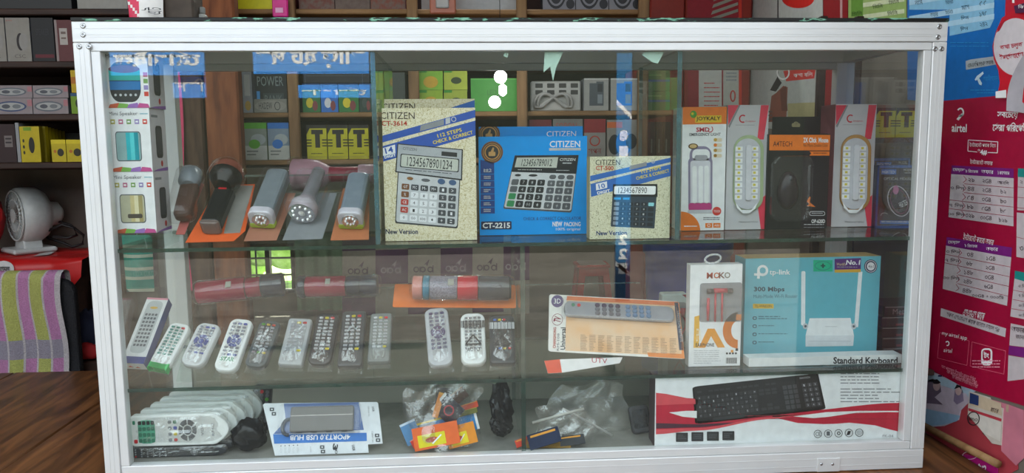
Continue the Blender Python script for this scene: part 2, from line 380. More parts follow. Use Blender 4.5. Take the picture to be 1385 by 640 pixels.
# glazing stop around the opening
r = MB(); X0, X1 = -H+FLW, H-FRW
r.rbox(-H+.0295, H-.0285, .003, .024, ZI, .874, ALU, .001)
cpart('glazing_bead', r)
cpart('glazing_bead', MB().rbox(-H+.0295, H-.0285, .003, .024, .0435, .060, ALU, .001))
cpart('glazing_bead', MB().rbox(-H+.0295, X0, .003, .024, .0605, ZI-.0005, ALU, .001))
cpart('glazing_bead', MB().rbox(X1, H-.0285, .003, .024, .0605, ZI-.0005, ALU, .001))
cpart('back_rail', ridge_rail(-H, H, D, D+.026, .8748, ZT)); cpart('back_rail', MB().rbox(-H+.03, H-.03, D+.003, D+.024, ZI, .874, ALU2, .001))
cpart('back_rail', ridge_rail(-H+.047, H-.047, D, D+.026, .0015, .052))
cpart('front_glass', MB().box(X0-.004, X1+.004, .010, .014, .058, ZI+.004, GLASS))
TOPM = ramp_mat('flaked_top', [(.0, '#0a0a0a'), (.57, '#0d0f0e'), (.60, '#5f9f84'), (.63, '#86b8a0'), (.66, '#14201a')], 26, .5, (.9, 2, 4), 5)
cpart('top_sheet', MB().rbox(-H, H, -.002, D+.026, ZT, ZT+.007, TOPM, .001))
cpart('deck', MB().box(-H+.031, H-.031, .0245, D-.001, .044, ZD-GAP, mat('#8d8b85', .8)))
cpart('back_board', MB().box(-H+.047, H-.047, D+.004, D+.010, .053, .205, mat('#a9a498', .8, var=.12, scale=4)))
for name, z, in (('glass_shelf', ZU), ('glass_shelf', ZL)):
    cpart(name, MB().box(-H+.022, H-.022, .018, D-.004, z-.0085, z-GAP, SHELFG, fm={'f': EDGE_G, 'k': EDGE_G}))
for px, z0, z1, m in ((-.2883, ZU, ZI+.003, EDGE_T), (.3038, ZU, ZI+.003, EDGE_T), (-.006, ZL, ZU-.008, EDGE_G), (-.006, ZD, ZL-.008, EDGE_G)):
    cpart('glass_divider', MB().box(px-.0045, px+.0045, .016, D-.006, z0+.0003, z1, SHELFG, fm={'f': m, 'k': m}))
# sloping glass panes the torches and remotes lie on
SLP = {}
def slope(key, x0, x1, z, y0, y1, rise):
    d = Vector((0, y1-y0, rise)); L = d.length; d.normalize(); n = Vector((0, -d.z, d.y))
    p = Vector((0, y0, z+.0005))+n*.006; SLP[key] = (p, n, d)
    M = basis(Vector((0, y0, z+.0005)), Vector((1, 0, 0)), d, n)
    cpart('sloping_pane', MB().box(x0, x1, 0, L, 0, .0055, SHELFG, M, fm={'k': clear_mat('pane_edge_'+key+str(x0), (.7, .85, .8), .3, .4, .1, .3, (.75, .85, .8))}))
slope('U', -.655, -.296, ZU, .045, .205, .128)
slope('L', -.700, -.012, ZL, .045, .200, .155)
slope('L', .000, .272, ZL, .045, .200, .155)
# clear riser under the speaker boxes, brackets, screws, latch
cpart('riser', MB().box(-.775, -.704, .03, .115, ZU, ZU+.0268, SHELFG, fm={'f': SHELFG}))
q = MB(); p = at(231, 404, Y=.3)
q.rbox(-.783, -.745, .315, .351, ZL-.03, ZL-.009, ALU, .002)
cpart('shelf_bracket', q)
for (px, py) in ((112, 35), (112, 47), (107, 63), (120, 63), (1271, 36), (1269, 50), (1265, 66), (1274, 66)):
    p = at(px, py, Y=-.001); q = MB()
    q.lathe([(.0052, 0), (.0050, .0008), (.0036, .0016), (.0020, .0016), (.0014, .0010)], STEEL, 16, basis(p+Vector((0, .001, 0)), (1, 0, 0), (0, 0, 1), (0, -1, 0)), 'Z')
    q.box(-.0016, .0016, -.0003, .0003, .0011, .0014, DARK, basis(p+Vector((0, .001, 0)), (1, 0, 0), (0, 0, 1), (0, -1, 0)))
    cpart('screw', q)
p0 = at(1106, 621, Y=-.003); p1 = at(1135, 660, Y=-.003); p1.z = max(p1.z, .002); q = MB()
q.rbox(p0.x, p1.x, -.003, 0, p1.z, p0.z, ALU, .0008)
for px in (1111, 1126):
    p = at(px, 628, Y=-.003); q.lathe([(.003, 0), (.0028, .001), (.001, .0014)], STEEL, 12, basis(p, (1, 0, 0), (0, 0, 1), (0, -1, 0)))
cpart('latch_plate', q)
# pale mint patches inside the glass, a greenish reflection put in as shapes
for pts in ([(737, 70), (762, 70), (752, 92), (748, 110), (744, 90), (735, 98)], [(874, 70), (898, 70), (890, 86), (882, 84), (868, 74)], [(682, 71), (688, 72), (686, 78), (681, 76)]):
    q = MB(); vs = [at(x, y, Y=.0145) for x, y in pts]; n = len(vs)
    q.add([(v.x, .0145, v.z) for v in vs]+[(v.x, .0149, v.z) for v in vs], [tuple(range(n)), tuple(range(2*n-1, n-1, -1))]+[(i, (i+1) % n, n+(i+1) % n, n+i) for i in range(n)], mat('#b9d6c8', .6))
    cpart('reflection_patch', q)

# ------------------------------------------------------------ wooden rack behind
YR = 1.05
def rp(px, py): return at(px, py, Y=YR)
RZ = [rp(450, y).z for y in (12, 82, 152, 216)]; RX0, RX1 = -2.4, rp(872, 100).x; RX2 = rp(910, 100).x
rack = empty('wooden_rack', (0, YR, 0), 'tall open wooden wall rack of stock behind the display case', 'rack')
XS = rp(320, 150).x
def bx(x0, x1, y0, y1, z0, z1, m, e=.003): return MB().rbox(x0, x1, y0, y1, z0, z1, m, e)
RM = T(0, -YR, 0)
for kz, z in enumerate(RZ):
    bx(RX0, XS, YR, YR+.3, z-.020, z, WOOD_D).build('shelf_board', rack, RM); bx(XS+.001, RX2 if kz > 1 else RX1, YR, YR+.3, z-.016, z, WOOD_T).build('shelf_board', rack, RM)
bx(RX0, RX1, YR+.301, YR+.312, RZ[3]-.03, 1.55, mat('#2b1a15', .8, var=.2, scale=5)).build('back_panel', rack, RM)
for px in (399, 561, 706, 868): x = rp(px, 150).x; bx(x-.017, x+.017, YR-.022, YR-.001, RZ[3]-.035, 1.5, WOOD_P).build('upright', rack, RM)
for x in (RX0+.02, XS-.16, RX1-.02): bx(x-.02, x+.02, YR+.27, YR+.3, -.75, RZ[3]-.021, WOOD_D).build('back_leg', rack, RM)
for (p0, p1, m, y, lab) in ((232, 277, TIMB_D, .93, 'dark brown timber pillar behind the left end of the case'), (280, 326, TIMB_R, .90, 'rough red brown timber pillar left of the green and white box')):
    x0, x1 = at(p0, 200, Y=y).x, at(p1, 200, Y=y).x
    q = MB().rbox(x0, x1, y, y+.05, -.75, 2.3, m, .006)
    tag(q.build('timber_pillar'), lab, 'pillar')
x = at(243, 200, Y=.925).x
tag(MB().grid(lambda u, v: (x-.012+.024*u+.006*math.sin(7*v), .92+.002*math.sin(9*v), .96-.72*v), 2, 20, mat('#c2355e', .5)).build('plastic_ribbon'), 'narrow pink plastic strip hanging down the dark brown pillar', 'ribbon')
# ------------------------------------------------------------ boxed goods standing upright
def mean(*p): return sum(p)/len(p)
def CR(x0, y0, s):                                    # a point read off an enlarged crop, in photo pixels
    return lambda x, y: (x0+x/s, y0+y/s)
def sub(face, quad):
    h = homog(((0, 0), (1, 0), (1, 1), (0, 1)), quad)
    def f(x, y):
        d = h[6]*x+h[7]*y+1
        return face.fn((h[0]*x+h[1]*y+h[2])/d, (h[3]*x+h[4]*y+h[5])/d)
    return Face(face.mb, face.M, fn=f, lift=face.lift)
def shifted(face, k): return Face(face.mb, face.M, fn=lambda x, y: face.fn(*k(x, y)), lift=face.lift)
def kept(face, W, H):
    g = face.fn
    face.fn = lambda x, y: (lambda q: (min(max(q[0], 0), W), min(max(q[1], 0), H)))(g(x, y))
    return face
class Pack:
    """an upright carton: origin at the bottom centre of its front; x right, y into the case, z up"""
    def __init__(s, name, label, cat, quad, dep, front, side, z=None, Y=None, group=None, top=None, h=None, e=.0012, yaw=0, crop=None):
        tl, tr, br, bl = quad
        c = ((bl[0]+br[0])/2, (bl[1]+br[1])/2)
        if Y is None: Y = at(*c, Z=z).y
        pb = at(*c, Y=Y); pt = at((tl[0]+tr[0])/2, (tl[1]+tr[1])/2, Y=Y)
        s.z = pb.z if z is None else z
        s.W = mean((at(*br, Y=Y)-at(*bl, Y=Y)).length, (at(*tr, Y=Y)-at(*tl, Y=Y)).length)/math.cos(yaw); s.H = h or pt.z-s.z
        s.loc = Vector((mean(pb.x, pt.x), Y, s.z)); s.dep = dep; s.Y = Y
        s.name, s.lab, s.cat, s.group = name, label, cat, group; s.yaw = yaw
        s.mb, s.lt, s.pic = MB(), MB(), MB()
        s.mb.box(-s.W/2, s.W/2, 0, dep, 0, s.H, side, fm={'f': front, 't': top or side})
        M = basis((-s.W/2, 0, 0), (1, 0, 0), (0, 0, 1), (0, -1, 0)); s.M = M
        k = crop or (lambda x, y: (x, y))
        s.lt = s.mb; s.F, s.L, s.P = [kept(shifted(Face(b, M, quad, s.W, s.H), k), s.W, s.H) for b in (s.mb, s.lt, s.pic)]
    def side_face(s, sgn, mb=None):                     # u runs 0..dep into the case, v up
        M = basis((s.W/2, 0, 0), (0, 1, 0), (0, 0, 1), (1, 0, 0)) if sgn > 0 else basis((-s.W/2, s.dep, 0), (0, -1, 0), (0, 0, 1), (-1, 0, 0))
        return Face(mb or s.mb, M)
    def done(s, pic='product_picture', extra=()):
        o = s.mb.build(s.name); o.location = s.loc; o.rotation_euler = (0, 0, s.yaw); tag(o, s.lab, s.cat, s.group); s.o = o
        if s.pic.v: s.pic.build(pic, o)
        for nm, mb in extra: mb.build(nm, o)
        return o
CAL = ramp_mat('speckled_card', [(.3, '#b3a378'), (.46, '#dccfa8'), (.58, '#f0e8d0'), (.75, '#cbbd94')], 160, .4, (1, 1, 1), 3, 0, 2.5)
CAL2 = ramp_mat('speckled_card_pale', [(.3, '#6d6a52'), (.42, '#c9c4a0'), (.56, '#e8e4c8'), (.75, '#aaa580')], 190, .4, (1, 1, 1), 3, 0, 3)
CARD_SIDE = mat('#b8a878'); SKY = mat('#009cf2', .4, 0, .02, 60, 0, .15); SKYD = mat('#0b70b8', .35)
LCD = mat('#c5c7bc', .3); KEYG = mat('#6e7076'); KEYD = mat('#26262a'); KEYW = mat('#e9e9ec')
def keys(f, x0, y0, x1, y1, rows, cols, pick, gx=.2, gy=.25, lay=3, r=.2, glyph=None):
    dw, dh = (x1-x0)/cols, (y1-y0)/rows
    for j in range(rows):
        for i in range(cols):
            m = pick(j, i)
            if m is None: continue
            a, b = x0+i*dw+dw*gx/2, y0+j*dh+dh*gy/2; c, d = x0+(i+1)*dw-dw*gx/2, y0+(j+1)*dh-dh*gy/2
            f.rr(a, b, c, d, min(c-a, d-b)*r, m, lay)
            if glyph:
                g = glyph(j, i)
                if g: t, gm = g; n = len(t); hw = (c-a)*min(.36, .14*n); f.text(t, (a+c)/2-hw, b+(d-b)*.24, (a+c)/2+hw, d-(d-b)*.24, gm, lay+1, res=1)
SEG = '1234567890'
# --- CT-3614
def ct3614(rear):
    k = CR(500, 120, 2.91)
    quad = [k(*p) for p in ((54, 77), (418, 75), (421, 588), (57, 594))] if not rear else [k(*p) for p in ((64, 40), (416, 41), (419, 574), (66, 579))]
    p = Pack('calculator_box', ('second beige speckled calculator box, mostly hidden behind the tallest beige calculator box' if rear else
             'tall beige speckled calculator box with diagonal blue stripes, biggest picture of a silver calculator'), 'calculator box', quad, .042, CAL, CARD_SIDE,
             Y=YC1 if not rear else YC1+.047, z=ZU, group='boxed calculators on the upper shelf', crop=k)
    F, L, P = p.F, p.L, p.P
    L.text('CITIZEN', 55 if rear else 48, 56 if rear else 92, 184 if rear else 182, 82 if rear else 118, mat('#3a2418'))
    if rear:
        F.poly([(318, 76), (416, 46), (416, 74), (330, 76)], BLUE); p.done(); return
    L.text('CT-3614', 52, 125, 152, 144, mat('#b8301c'), bold=.02)
    BL = mat('#2450a8', .4)
    F.poly([(36, 182), (418, 83), (419, 112), (36, 208)], BL); F.poly([(37, 222), (419, 124), (420, 181), (38, 282)], BL)
    L.text('112 STEPS', 268, 164, 366, 178, YELLOW, rot=-14.5, bold=.015); L.text('CHECK & CORRECT', 249, 182, 410, 196, YELLOW, rot=-14.5, bold=.015)
    F.poly([(205, 143), (296, 118), (296, 141), (201, 165)], GREY, 2); F.poly([(302, 117), (320, 112), (320, 134), (302, 139)], LGREY, 2); F.ring(334, 119, 10, 10, 3, LGREY, 2)
    F.poly([(52, 230), (103, 216), (104, 249), (54, 260)], KEYW, 2); L.text('14', 63, 226, 95, 249, BL, 3, rot=-13, bold=.02); L.text('DIGIT', 60, 255, 106, 266, WHITE, 3, rot=-12, bold=.03)
    L.text('New Version', 58, 546, 187, 566, mat('#15254e'), bold=.02)
    f = sub(P, ((120, 212), (364, 234), (345, 544), (96, 523)))
    f.poly(rrect(1, 1, .03, 4, .5, .5), mat('#3a3a3c')); f.poly(rrect(.97, .975, .03, 4, .5, .492), mat('#c9cacd', .3), 2)
    f.poly([(-.03, 0), (1.02, 0), (1.03, .395), (-.04, .365)], mat('#202124'), 3); f.poly([(-.015, .012), (1.0, .012), (1.01, .375), (-.02, .35)], mat('#aeb0b4', .3), 4)
    f.rect(.68, .05, .93, .105, KEYD, 5); f.text('CITIZEN', .06, .04, .28, .075, MIDG, 5); f.rr(.03, .125, .97, .295, .02, KEYD, 5); f.rr(.045, .135, .955, .285, .02, LCD, 6)
    f.text('12345678901234', .14, .155, .86, .27, KEYD, 7); f.fine(.12, .315, .9, .335, 1, MIDG, 5)
    f.ell(.20, .425, .05, .02, mat('#8a5a2a'), 5); f.ell(.45, .43, .07, .02, MIDG, 5); f.ell(.70, .43, .06, .035, mat('#3f5a80'), 5); f.ell(.88, .43, .06, .035, mat('#3f5a80'), 5)
    gl = [['GT', 'MC', 'M-', 'M+', '-', '>'], ['%', '7', '8', '9', '%', '√'], ['CE', '4', '5', '6', '×', '÷'], ['AC', '1', '2', '3', '+', '-'], ['0', '00', '000', '.', '+', '=']]
    def pk(j, i):
        if i == 0 and j in (0, 1): return mat('#7a4a28')
        if i == 0 and j in (2, 3): return mat('#b8392e')
        if j == 0 or i > 3: return mat('#46484e')
        return KEYW
    keys(f, .06, .485, .96, .965, 5, 6, pk, lay=5, glyph=lambda j, i: (gl[j][i], KEYD if pk(j, i) == KEYW else KEYW))
    p.done('calculator_picture')
YC1 = .07
ct3614(False); ct3614(True)
# --- CT-2215
def ct2215(rear):
    k = CR(500, 120, 2.91)
    quad = [k(*p) for p in ((428, 188), (855, 187), (857, 573), (435, 576))] if not rear else [k(*p) for p in ((430, 149), (838, 149), (840, 569), (437, 572))]
    p = Pack('calculator_box', ('bright blue calculator box half hidden behind the front blue one, only its top strip showing' if rear else
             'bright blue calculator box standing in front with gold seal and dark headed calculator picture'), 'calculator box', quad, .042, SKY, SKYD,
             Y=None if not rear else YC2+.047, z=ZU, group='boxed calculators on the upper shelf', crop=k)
    F, L, P = p.F, p.L, p.P
    cx, cy = (470, 178) if rear else (482, 249)
    F.ell(cx, cy, 43, 43, mat('#7a4a28', .4)); F.ell(cx, cy, 38, 38, KEYD, 2); F.ring(cx, cy, 30, 30, 5, mat('#c9904a'), 3); F.ring(cx, cy, 36, 36, 2.5, mat('#c9904a'), 3)
    F.rr(cx-14, cy-2, cx+13, cy+15, 4, mat('#d0a060'), 4); F.poly([(cx-6, cy-2), (cx+3, cy-20), (cx+8, cy-16), (cx+5, cy-1)], mat('#d0a060'), 4)
    if rear:
        L.text('CITIZEN', 696, 168, 812, 190, WHITE); p.done(); return
    L.text('CITIZEN', 708, 206, 828, 231, WHITE, bold=.01); F.rect(706, 234, 830, 244, LGREY)
    F.poly([(436, 278), (490, 290), (494, 490), (438, 490)], mat('#0c3f8c'))
    for j in range(7):
        y = 312+j*26; F.rect(438, y+22, 492, y+23.5, SKY, 2); F.fine(450, y+4, 478, y+18, 2, LGREY, 2, .6, seed=j)
    L.text('112', 450, 314, 480, 326, WHITE)
    F.rr(440, 521, 560, 553, 4, mat('#14244c'), 1); L.text('CT-2215', 446, 526, 554, 548, WHITE, bold=.03)
    L.text('CHECK & CORRECT CALCULATOR', 606, 505, 834, 518, mat('#0c3a80')); L.text('NEW', 721, 524, 760, 543, WHITE, bold=.035); L.text('PACKING', 767, 526, 832, 543, WHITE, bold=.02); L.text('100% original', 735, 548, 831, 562, WHITE)
    f = sub(P, ((571, 262), (822, 262), (796, 489), (526, 472)))
    f.poly(rrect(1, 1, .03, 4, .5, .5), mat('#4a4b50')); f.poly(rrect(.98, .97, .03, 4, .5, .487), mat('#d6d7da', .3), 2)
    f.poly([(0, 0), (1, 0), (1, .345), (.0, .325)], mat('#1a1c24', .3), 3); f.poly([(.045, .045), (.70, .04), (.70, .24), (.04, .235)], LCD, 4)
    f.text('123456789012', .14, .075, .62, .21, KEYD, 5); f.text('CITIZEN', .73, .06, .96, .11, WHITE, 5); f.fine(.78, .14, .92, .19, 1, LGREY, 5); f.fine(.1, .275, .5, .30, 1, LGREY, 5); f.fine(.7, .28, .9, .305, 1, LGREY, 5)
    f.ell(.12, .385, .05, .022, KEYD, 5); f.ell(.36, .385, .07, .022, KEYD, 5)
    keys(f, .60, .355, .98, .46, 1, 3, lambda j, i: MIDG, lay=5, r=.45)
    gl = [['', '7', '8', '9'], ['', '4', '5', '6'], ['', '1', '2', '3'], ['', '0', '00', '.']]
    keys(f, .03, .45, .57, .965, 4, 4, lambda j, i: (mat('#2a8a52') if j > 1 else MIDG) if i == 0 else KEYD, lay=5, gx=.16, gy=.16, glyph=lambda j, i: (gl[j][i], LGREY) if gl[j][i] else None)
    keys(f, .59, .46, .98, .965, 4, 3, lambda j, i: MIDG if i < 2 and j < 1 else mat('#55575e'), lay=5, gx=.16, gy=.16, glyph=lambda j, i: ('+', LGREY))
    p.done('calculator_picture')
YC2 = at(721, 317, Z=ZU).y
ct2215(False); ct2215(True)
# --- CT-500
k = CR(720, 60, 2.286)
p = Pack('calculator_box', 'smallest speckled calculator box, right of the blue ones, with dark calculator picture', 'calculator box', [k(*q) for q in ((178, 348), (427, 345), (425, 604), (178, 604))], .040, CAL2, CARD_SIDE, z=ZU, Y=.045,
         group='boxed calculators on the upper shelf', crop=k)
F, L, P = p.F, p.L, p.P; BL = mat('#2c66b4', .4)
L.text('CITIZEN', 195, 357, 270, 374, mat('#2a1e18')); L.text('CT-500', 196, 376, 250, 390, mat('#b8301c'), bold=.02)
F.poly([(179, 407), (432, 350), (432, 364), (179, 424)], BL); F.poly([(180, 432), (432, 371), (432, 408), (182, 472)], BL)
F.poly([(300, 376), (352, 364), (352, 376), (298, 389)], GREY, 2); F.ring(372, 362, 6, 6, 2, LGREY, 2)
L.text('112 STEPS', 335, 383, 397, 393, YELLOW, rot=-13.5, bold=.015); L.text('CHECK & CORRECT', 318, 398, 424, 408, YELLOW, rot=-13.5, bold=.015)
F.poly([(196, 432), (230, 424), (231, 444), (197, 452)], KEYW, 2); L.text('10', 204, 431, 224, 446, BL, 3, rot=-12, bold=.02); L.text('DIGIT', 200, 452, 240, 461, WHITE, 3, rot=-12, bold=.03)
L.text('New Version', 198, 578, 292, 592, mat('#14306a'), bold=.02)
f = sub(P, ((249, 433), (386, 433), (378, 573), (242, 565)))
f.poly(rrect(1, 1, .02, 3, .5, .5), mat('#2e3a48', .35)); f.poly([(0, 0), (1, 0), (1.02, .29), (0, .28)], mat('#0e1014', .3), 2); f.rr(.03, .045, .97, .235, .03, WHITE, 3); f.text('1234567890', .13, .07, .78, .21, KEYD, 4)
f.rect(.04, .31, .2, .36, CYAN, 3); f.rect(.25, .31, .4, .36, CYAN, 3)
keys(f, .03, .40, .97, .97, 5, 6, lambda j, i: mat('#8fd0d8') if (j, i) == (0, 5) else mat('#8a929c') if i == 0 else mat('#1c232c'), lay=3, gx=.22, gy=.3, glyph=lambda j, i: (SEG[(j*3+i) % 10], LGREY) if 0 < i < 5 else None)
p.done('calculator_picture')
# --- JOYKALY emergency light carton
k = CR(900, 60, 2.286)
p = Pack('light_box', 'white and orange emergency light carton at the left end of the right hand group', 'lamp box', [k(*q) for q in ((55, 193), (188, 194), (183, 575), (46, 576))], .075, WHITE, mat('#d8d4cf'), z=ZU, group='boxed emergency lights', crop=k)
F, L, P = p.F, p.L, p.P
F.poly([(55, 193), (188, 194), (187, 245), (54, 245)], ORANGE); F.rect(92, 219, 172, 240, mat('#e8c020'), 2); L.text('JOYKALY', 95, 222, 169, 237, mat('#3a1a10'), 3, bold=.02); F.ell(87, 215, 10, 11, GREEN, 2); F.ell(84, 213, 4, 4, YELLOW, 3)
L.text('SMD', 95, 254, 136, 268, mat('#c01a3a'), bold=.03); F.ring(138, 260, 9, 10, 2.5, mat('#c01a3a'), 1, a0=-60, a1=150); L.text('EMERGENCY LIGHT', 75, 271, 170, 280, MIDG, bold=.02)
for j, m in enumerate((mat('#c8a040'), ORANGE, mat('#b88a30'), mat('#a87828'))): F.rr(148, 287+j*16, 174, 298+j*16, 4, mat('#e6d6b8')); F.ell(154, 292+j*16, 5, 5, m, 2)
F.ell(86, 311, 15, 9, mat('#6a4a28')); F.ell(86, 311, 11, 6, mat('#d8b478'), 2)
F.poly([(46, 576), (46, 520)]+[(46+62*math.sin(t*PI/24), 576-62*math.cos(t*PI/24)) for t in range(0, 13)], ORANGE); L.fine(57, 560, 100, 567, 1, WHITE, 2)
F.ell(160, 514, 14, 14, mat('#d83a30')); L.text('TOUCH', 150, 510, 170, 518, WHITE); L.fine(118, 533, 172, 545, 2, MIDG); F.rect(124, 552, 146, 567, ORANGE); F.rect(149, 552, 172, 567, ORANGE); F.ring(135, 559, 5, 5, 1.5, WHITE, 2); L.text('ABS', 152, 556, 169, 563, WHITE)
LILAC = mat('#8f86a0', .3); SILV = mat('#c9c9cf', .3)
P.poly(rrect(68, 110, 26, 6, 109, 366), LILAC); P.poly(rrect(54, 36, 14, 5, 110, 338), WHITE, 2); P.poly(rrect(40, 16, 7, 5, 110, 346), mat('#a5a5ab'), 3)
P.poly(rrect(75, 165, 10, 4, 108, 430), LILAC, 2); P.poly(rrect(62, 140, 8, 4, 108, 425), mat('#d9d7de', .3), 3)
for x in (90, 109, 127): P.poly(rrect(14, 118, 6, 4, x, 430), WHITE, 4)
P.poly(rrect(72, 26, 8, 4, 107, 500), mat('#c23a80', .3), 4); P.poly(rrect(78, 10, 5, 3, 107, 514), SILV, 5)
p.done('lamp_picture')
# --- two silver red cartons with LED lamps in their windows
SILF = ramp_mat('silver_card', [(.3, '#c3c1c4'), (.7, '#d5d3d6')], 8, .3); ROSE = mat('#e33a55', .35)
def led_box(quad, shell, label, dx, side):
    p = Pack('light_box', label, 'lamp box', quad, .07, SILF, side, z=ZU, group='boxed emergency lights', crop=k); F, L, P = p.F, p.L, p.P; p.lamp = MB(); p.led = MB()
    X = lambda *q: [(x+dx, y) for x, y in q]
    F.poly(X((190, 188), (224, 188), (192, 252)), ROSE); F.poly(X((293, 188), (318, 188), (303, 296), (283, 296)), ROSE); F.poly(X((285, 490), (310, 468), (309, 573), (297, 573)), ROSE); F.poly(X((224, 188), (229, 188), (196, 260), (192, 254)), GREY)
    F.ring(237+dx, 231, 12, 13, 4, mat('#c8202e'), 1, a0=60, a1=310); L.text('Dolphin', 246+dx, 236, 276+dx, 243, mat('#c8202e')); L.fine(215+dx, 250, 278+dx, 253, 1, GREY); L.text('Waterproof 24 led', 228+dx, 547, 286+dx, 553, KEYD)
    lf = Face(p.lamp, p.M, fn=F.fn); n = [lf.fn(*q) for q in rrect(92, 236, 45, 9, 255+dx, 400)]
    p.lamp.slab(n, .0, .006, shell, .0015, p.M)
    n = [lf.fn(*q) for q in rrect(78, 218, 38, 9, 250+dx, 402)]; p.lamp.slab(n, .006, .009, SILV, .001, p.M)
    n = [lf.fn(*q) for q in rrect(18, 170, 6, 5, 251+dx, 398)]; p.lamp.slab(n, .009, .014, mat('#d8d8dd', .25), .001, p.M)
    lf = Face(p.led, p.M, fn=F.fn); lf.lift = .001
    for c in (222, 270):
        for j in range(9): lf.rect(c-11+dx, 318+j*18.5, c+11+dx, 332+j*18.5, WHITE, 10); lf.rect(c-4+dx, 321+j*18.5, c+4+dx, 328+j*18.5, mat('#d8c850'), 10.4)
    lf.poly([(q[0]+dx, q[1]) for q in ((214, 490), (232, 512), (262, 512), (280, 490), (274, 508), (256, 522), (236, 522), (218, 506))], WHITE, 10)
    p.done(extra=(('led_lamp', p.lamp), ('led_strip', p.led)))
led_box([k(*q) for q in ((190, 188), (318, 187), (310, 572), (187, 573))], mat('#a9b98f', .35), 'silver and pink emergency light carton with a pale green lamp, beside the orange topped carton', 0, mat('#b9b5b8'))
led_box([k(*q) for q in ((521, 185), (650, 185), (640, 562), (518, 565))], mat('#b98a4c', .35), 'silver and pink emergency light carton with a tan brown lamp, right of the mouse card', 331, mat('#8a4a52'))
# --- black hanging card with a mouse in a blister
INK = mat('#17161a', .35, 0, .1)
def mouse_body(mb, M, w, l, h, m):
    mb.grid(lambda u, v: (w/2*math.cos(2*PI*u)*math.sin(PI*v/2)*(1-.12*math.sin(2*PI*u)), l/2*math.sin(2*PI*u)*math.sin(PI*v/2), h*math.cos(PI*v/2)), 24, 8, m, M)
def a4(rear):
    quad = [k(*q) for q in ((318, 278), (508, 276), (500, 570), (313, 573))] if not rear else [k(*q) for q in ((329, 226), (473, 222), (470, 565), (328, 568))]
    p = Pack('mouse_pack', 'black hanging card seen behind the orange banded mouse card, its hanger hole showing' if rear else 'black mouse blister card with an orange band across the top', 'mouse pack', quad, .006 if rear else .03, INK, DARK, z=ZU, Y=YA+.05 if rear else None,
             group='carded computer mice', crop=k); F, L, P = p.F, p.L, p.P
    if rear:
        F.rr(386, 244, 412, 256, 4, mat('#b0a078'), 1); F.ell(399, 244, 7, 5, mat('#b0a078'), 1); p.done(); return
    F.rect(320, 280, 508, 328, ORANGE); L.text('A4TECH', 331, 300, 390, 316, mat('#5a2408'), bold=.01); L.text('2X Click  Mouse', 425, 288, 502, 304, WHITE, bold=.03); L.text('No More Double Click', 425, 307, 500, 317, mat('#5a2408'))
    F.poly([(444, 331), (507, 331), (507, 344), (444, 344), (450, 337)], ORANGE); L.fine(456, 335, 500, 341, 1, mat('#5a2408'), 2)
    F.poly([(438, 486), (446, 470), (450, 474), (447, 488), (465, 503), (438, 500), (446, 494)], ORANGE); F.rr(446, 516, 495, 530, 6, LGREY, 1); F.rr(448, 518, 493, 528, 5, DARK, 2); L.fine(453, 521, 489, 526, 1, LGREY, 3)
    L.text('OP-620D', 453, 541, 495, 553, WHITE, bold=.02); L.fine(430, 556, 495, 561, 1, LGREY); L.fine(430, 565, 495, 569, 1, GREY)
    bl, ms = MB(), MB(); a = F.fn(322, 345); b = F.fn(442, 545); cx, cy = (a[0]+b[0])/2, (a[1]+b[1])/2
    bl.slab(rrect(b[0]-a[0], a[1]-b[1], .02, 6, cx, cy), .0005, .022, BLISTER, .004, p.M, smooth=False)
    mouse_body(ms, p.M @ T(cx-.003, cy-.004, .001), .048, .085, .017, mat('#2c2026', .2))
    ms.lathe([(.002, -.003), (.006, -.002), (.006, .002), (.002, .003)], MIDG, 12, p.M @ T(cx-.003, cy+.022, .012), 'X')
    p.done(extra=(('mouse', ms), ('blister', bl)))
YA = at(*k(406, 571), Z=ZU).y
a4(False); a4(True)
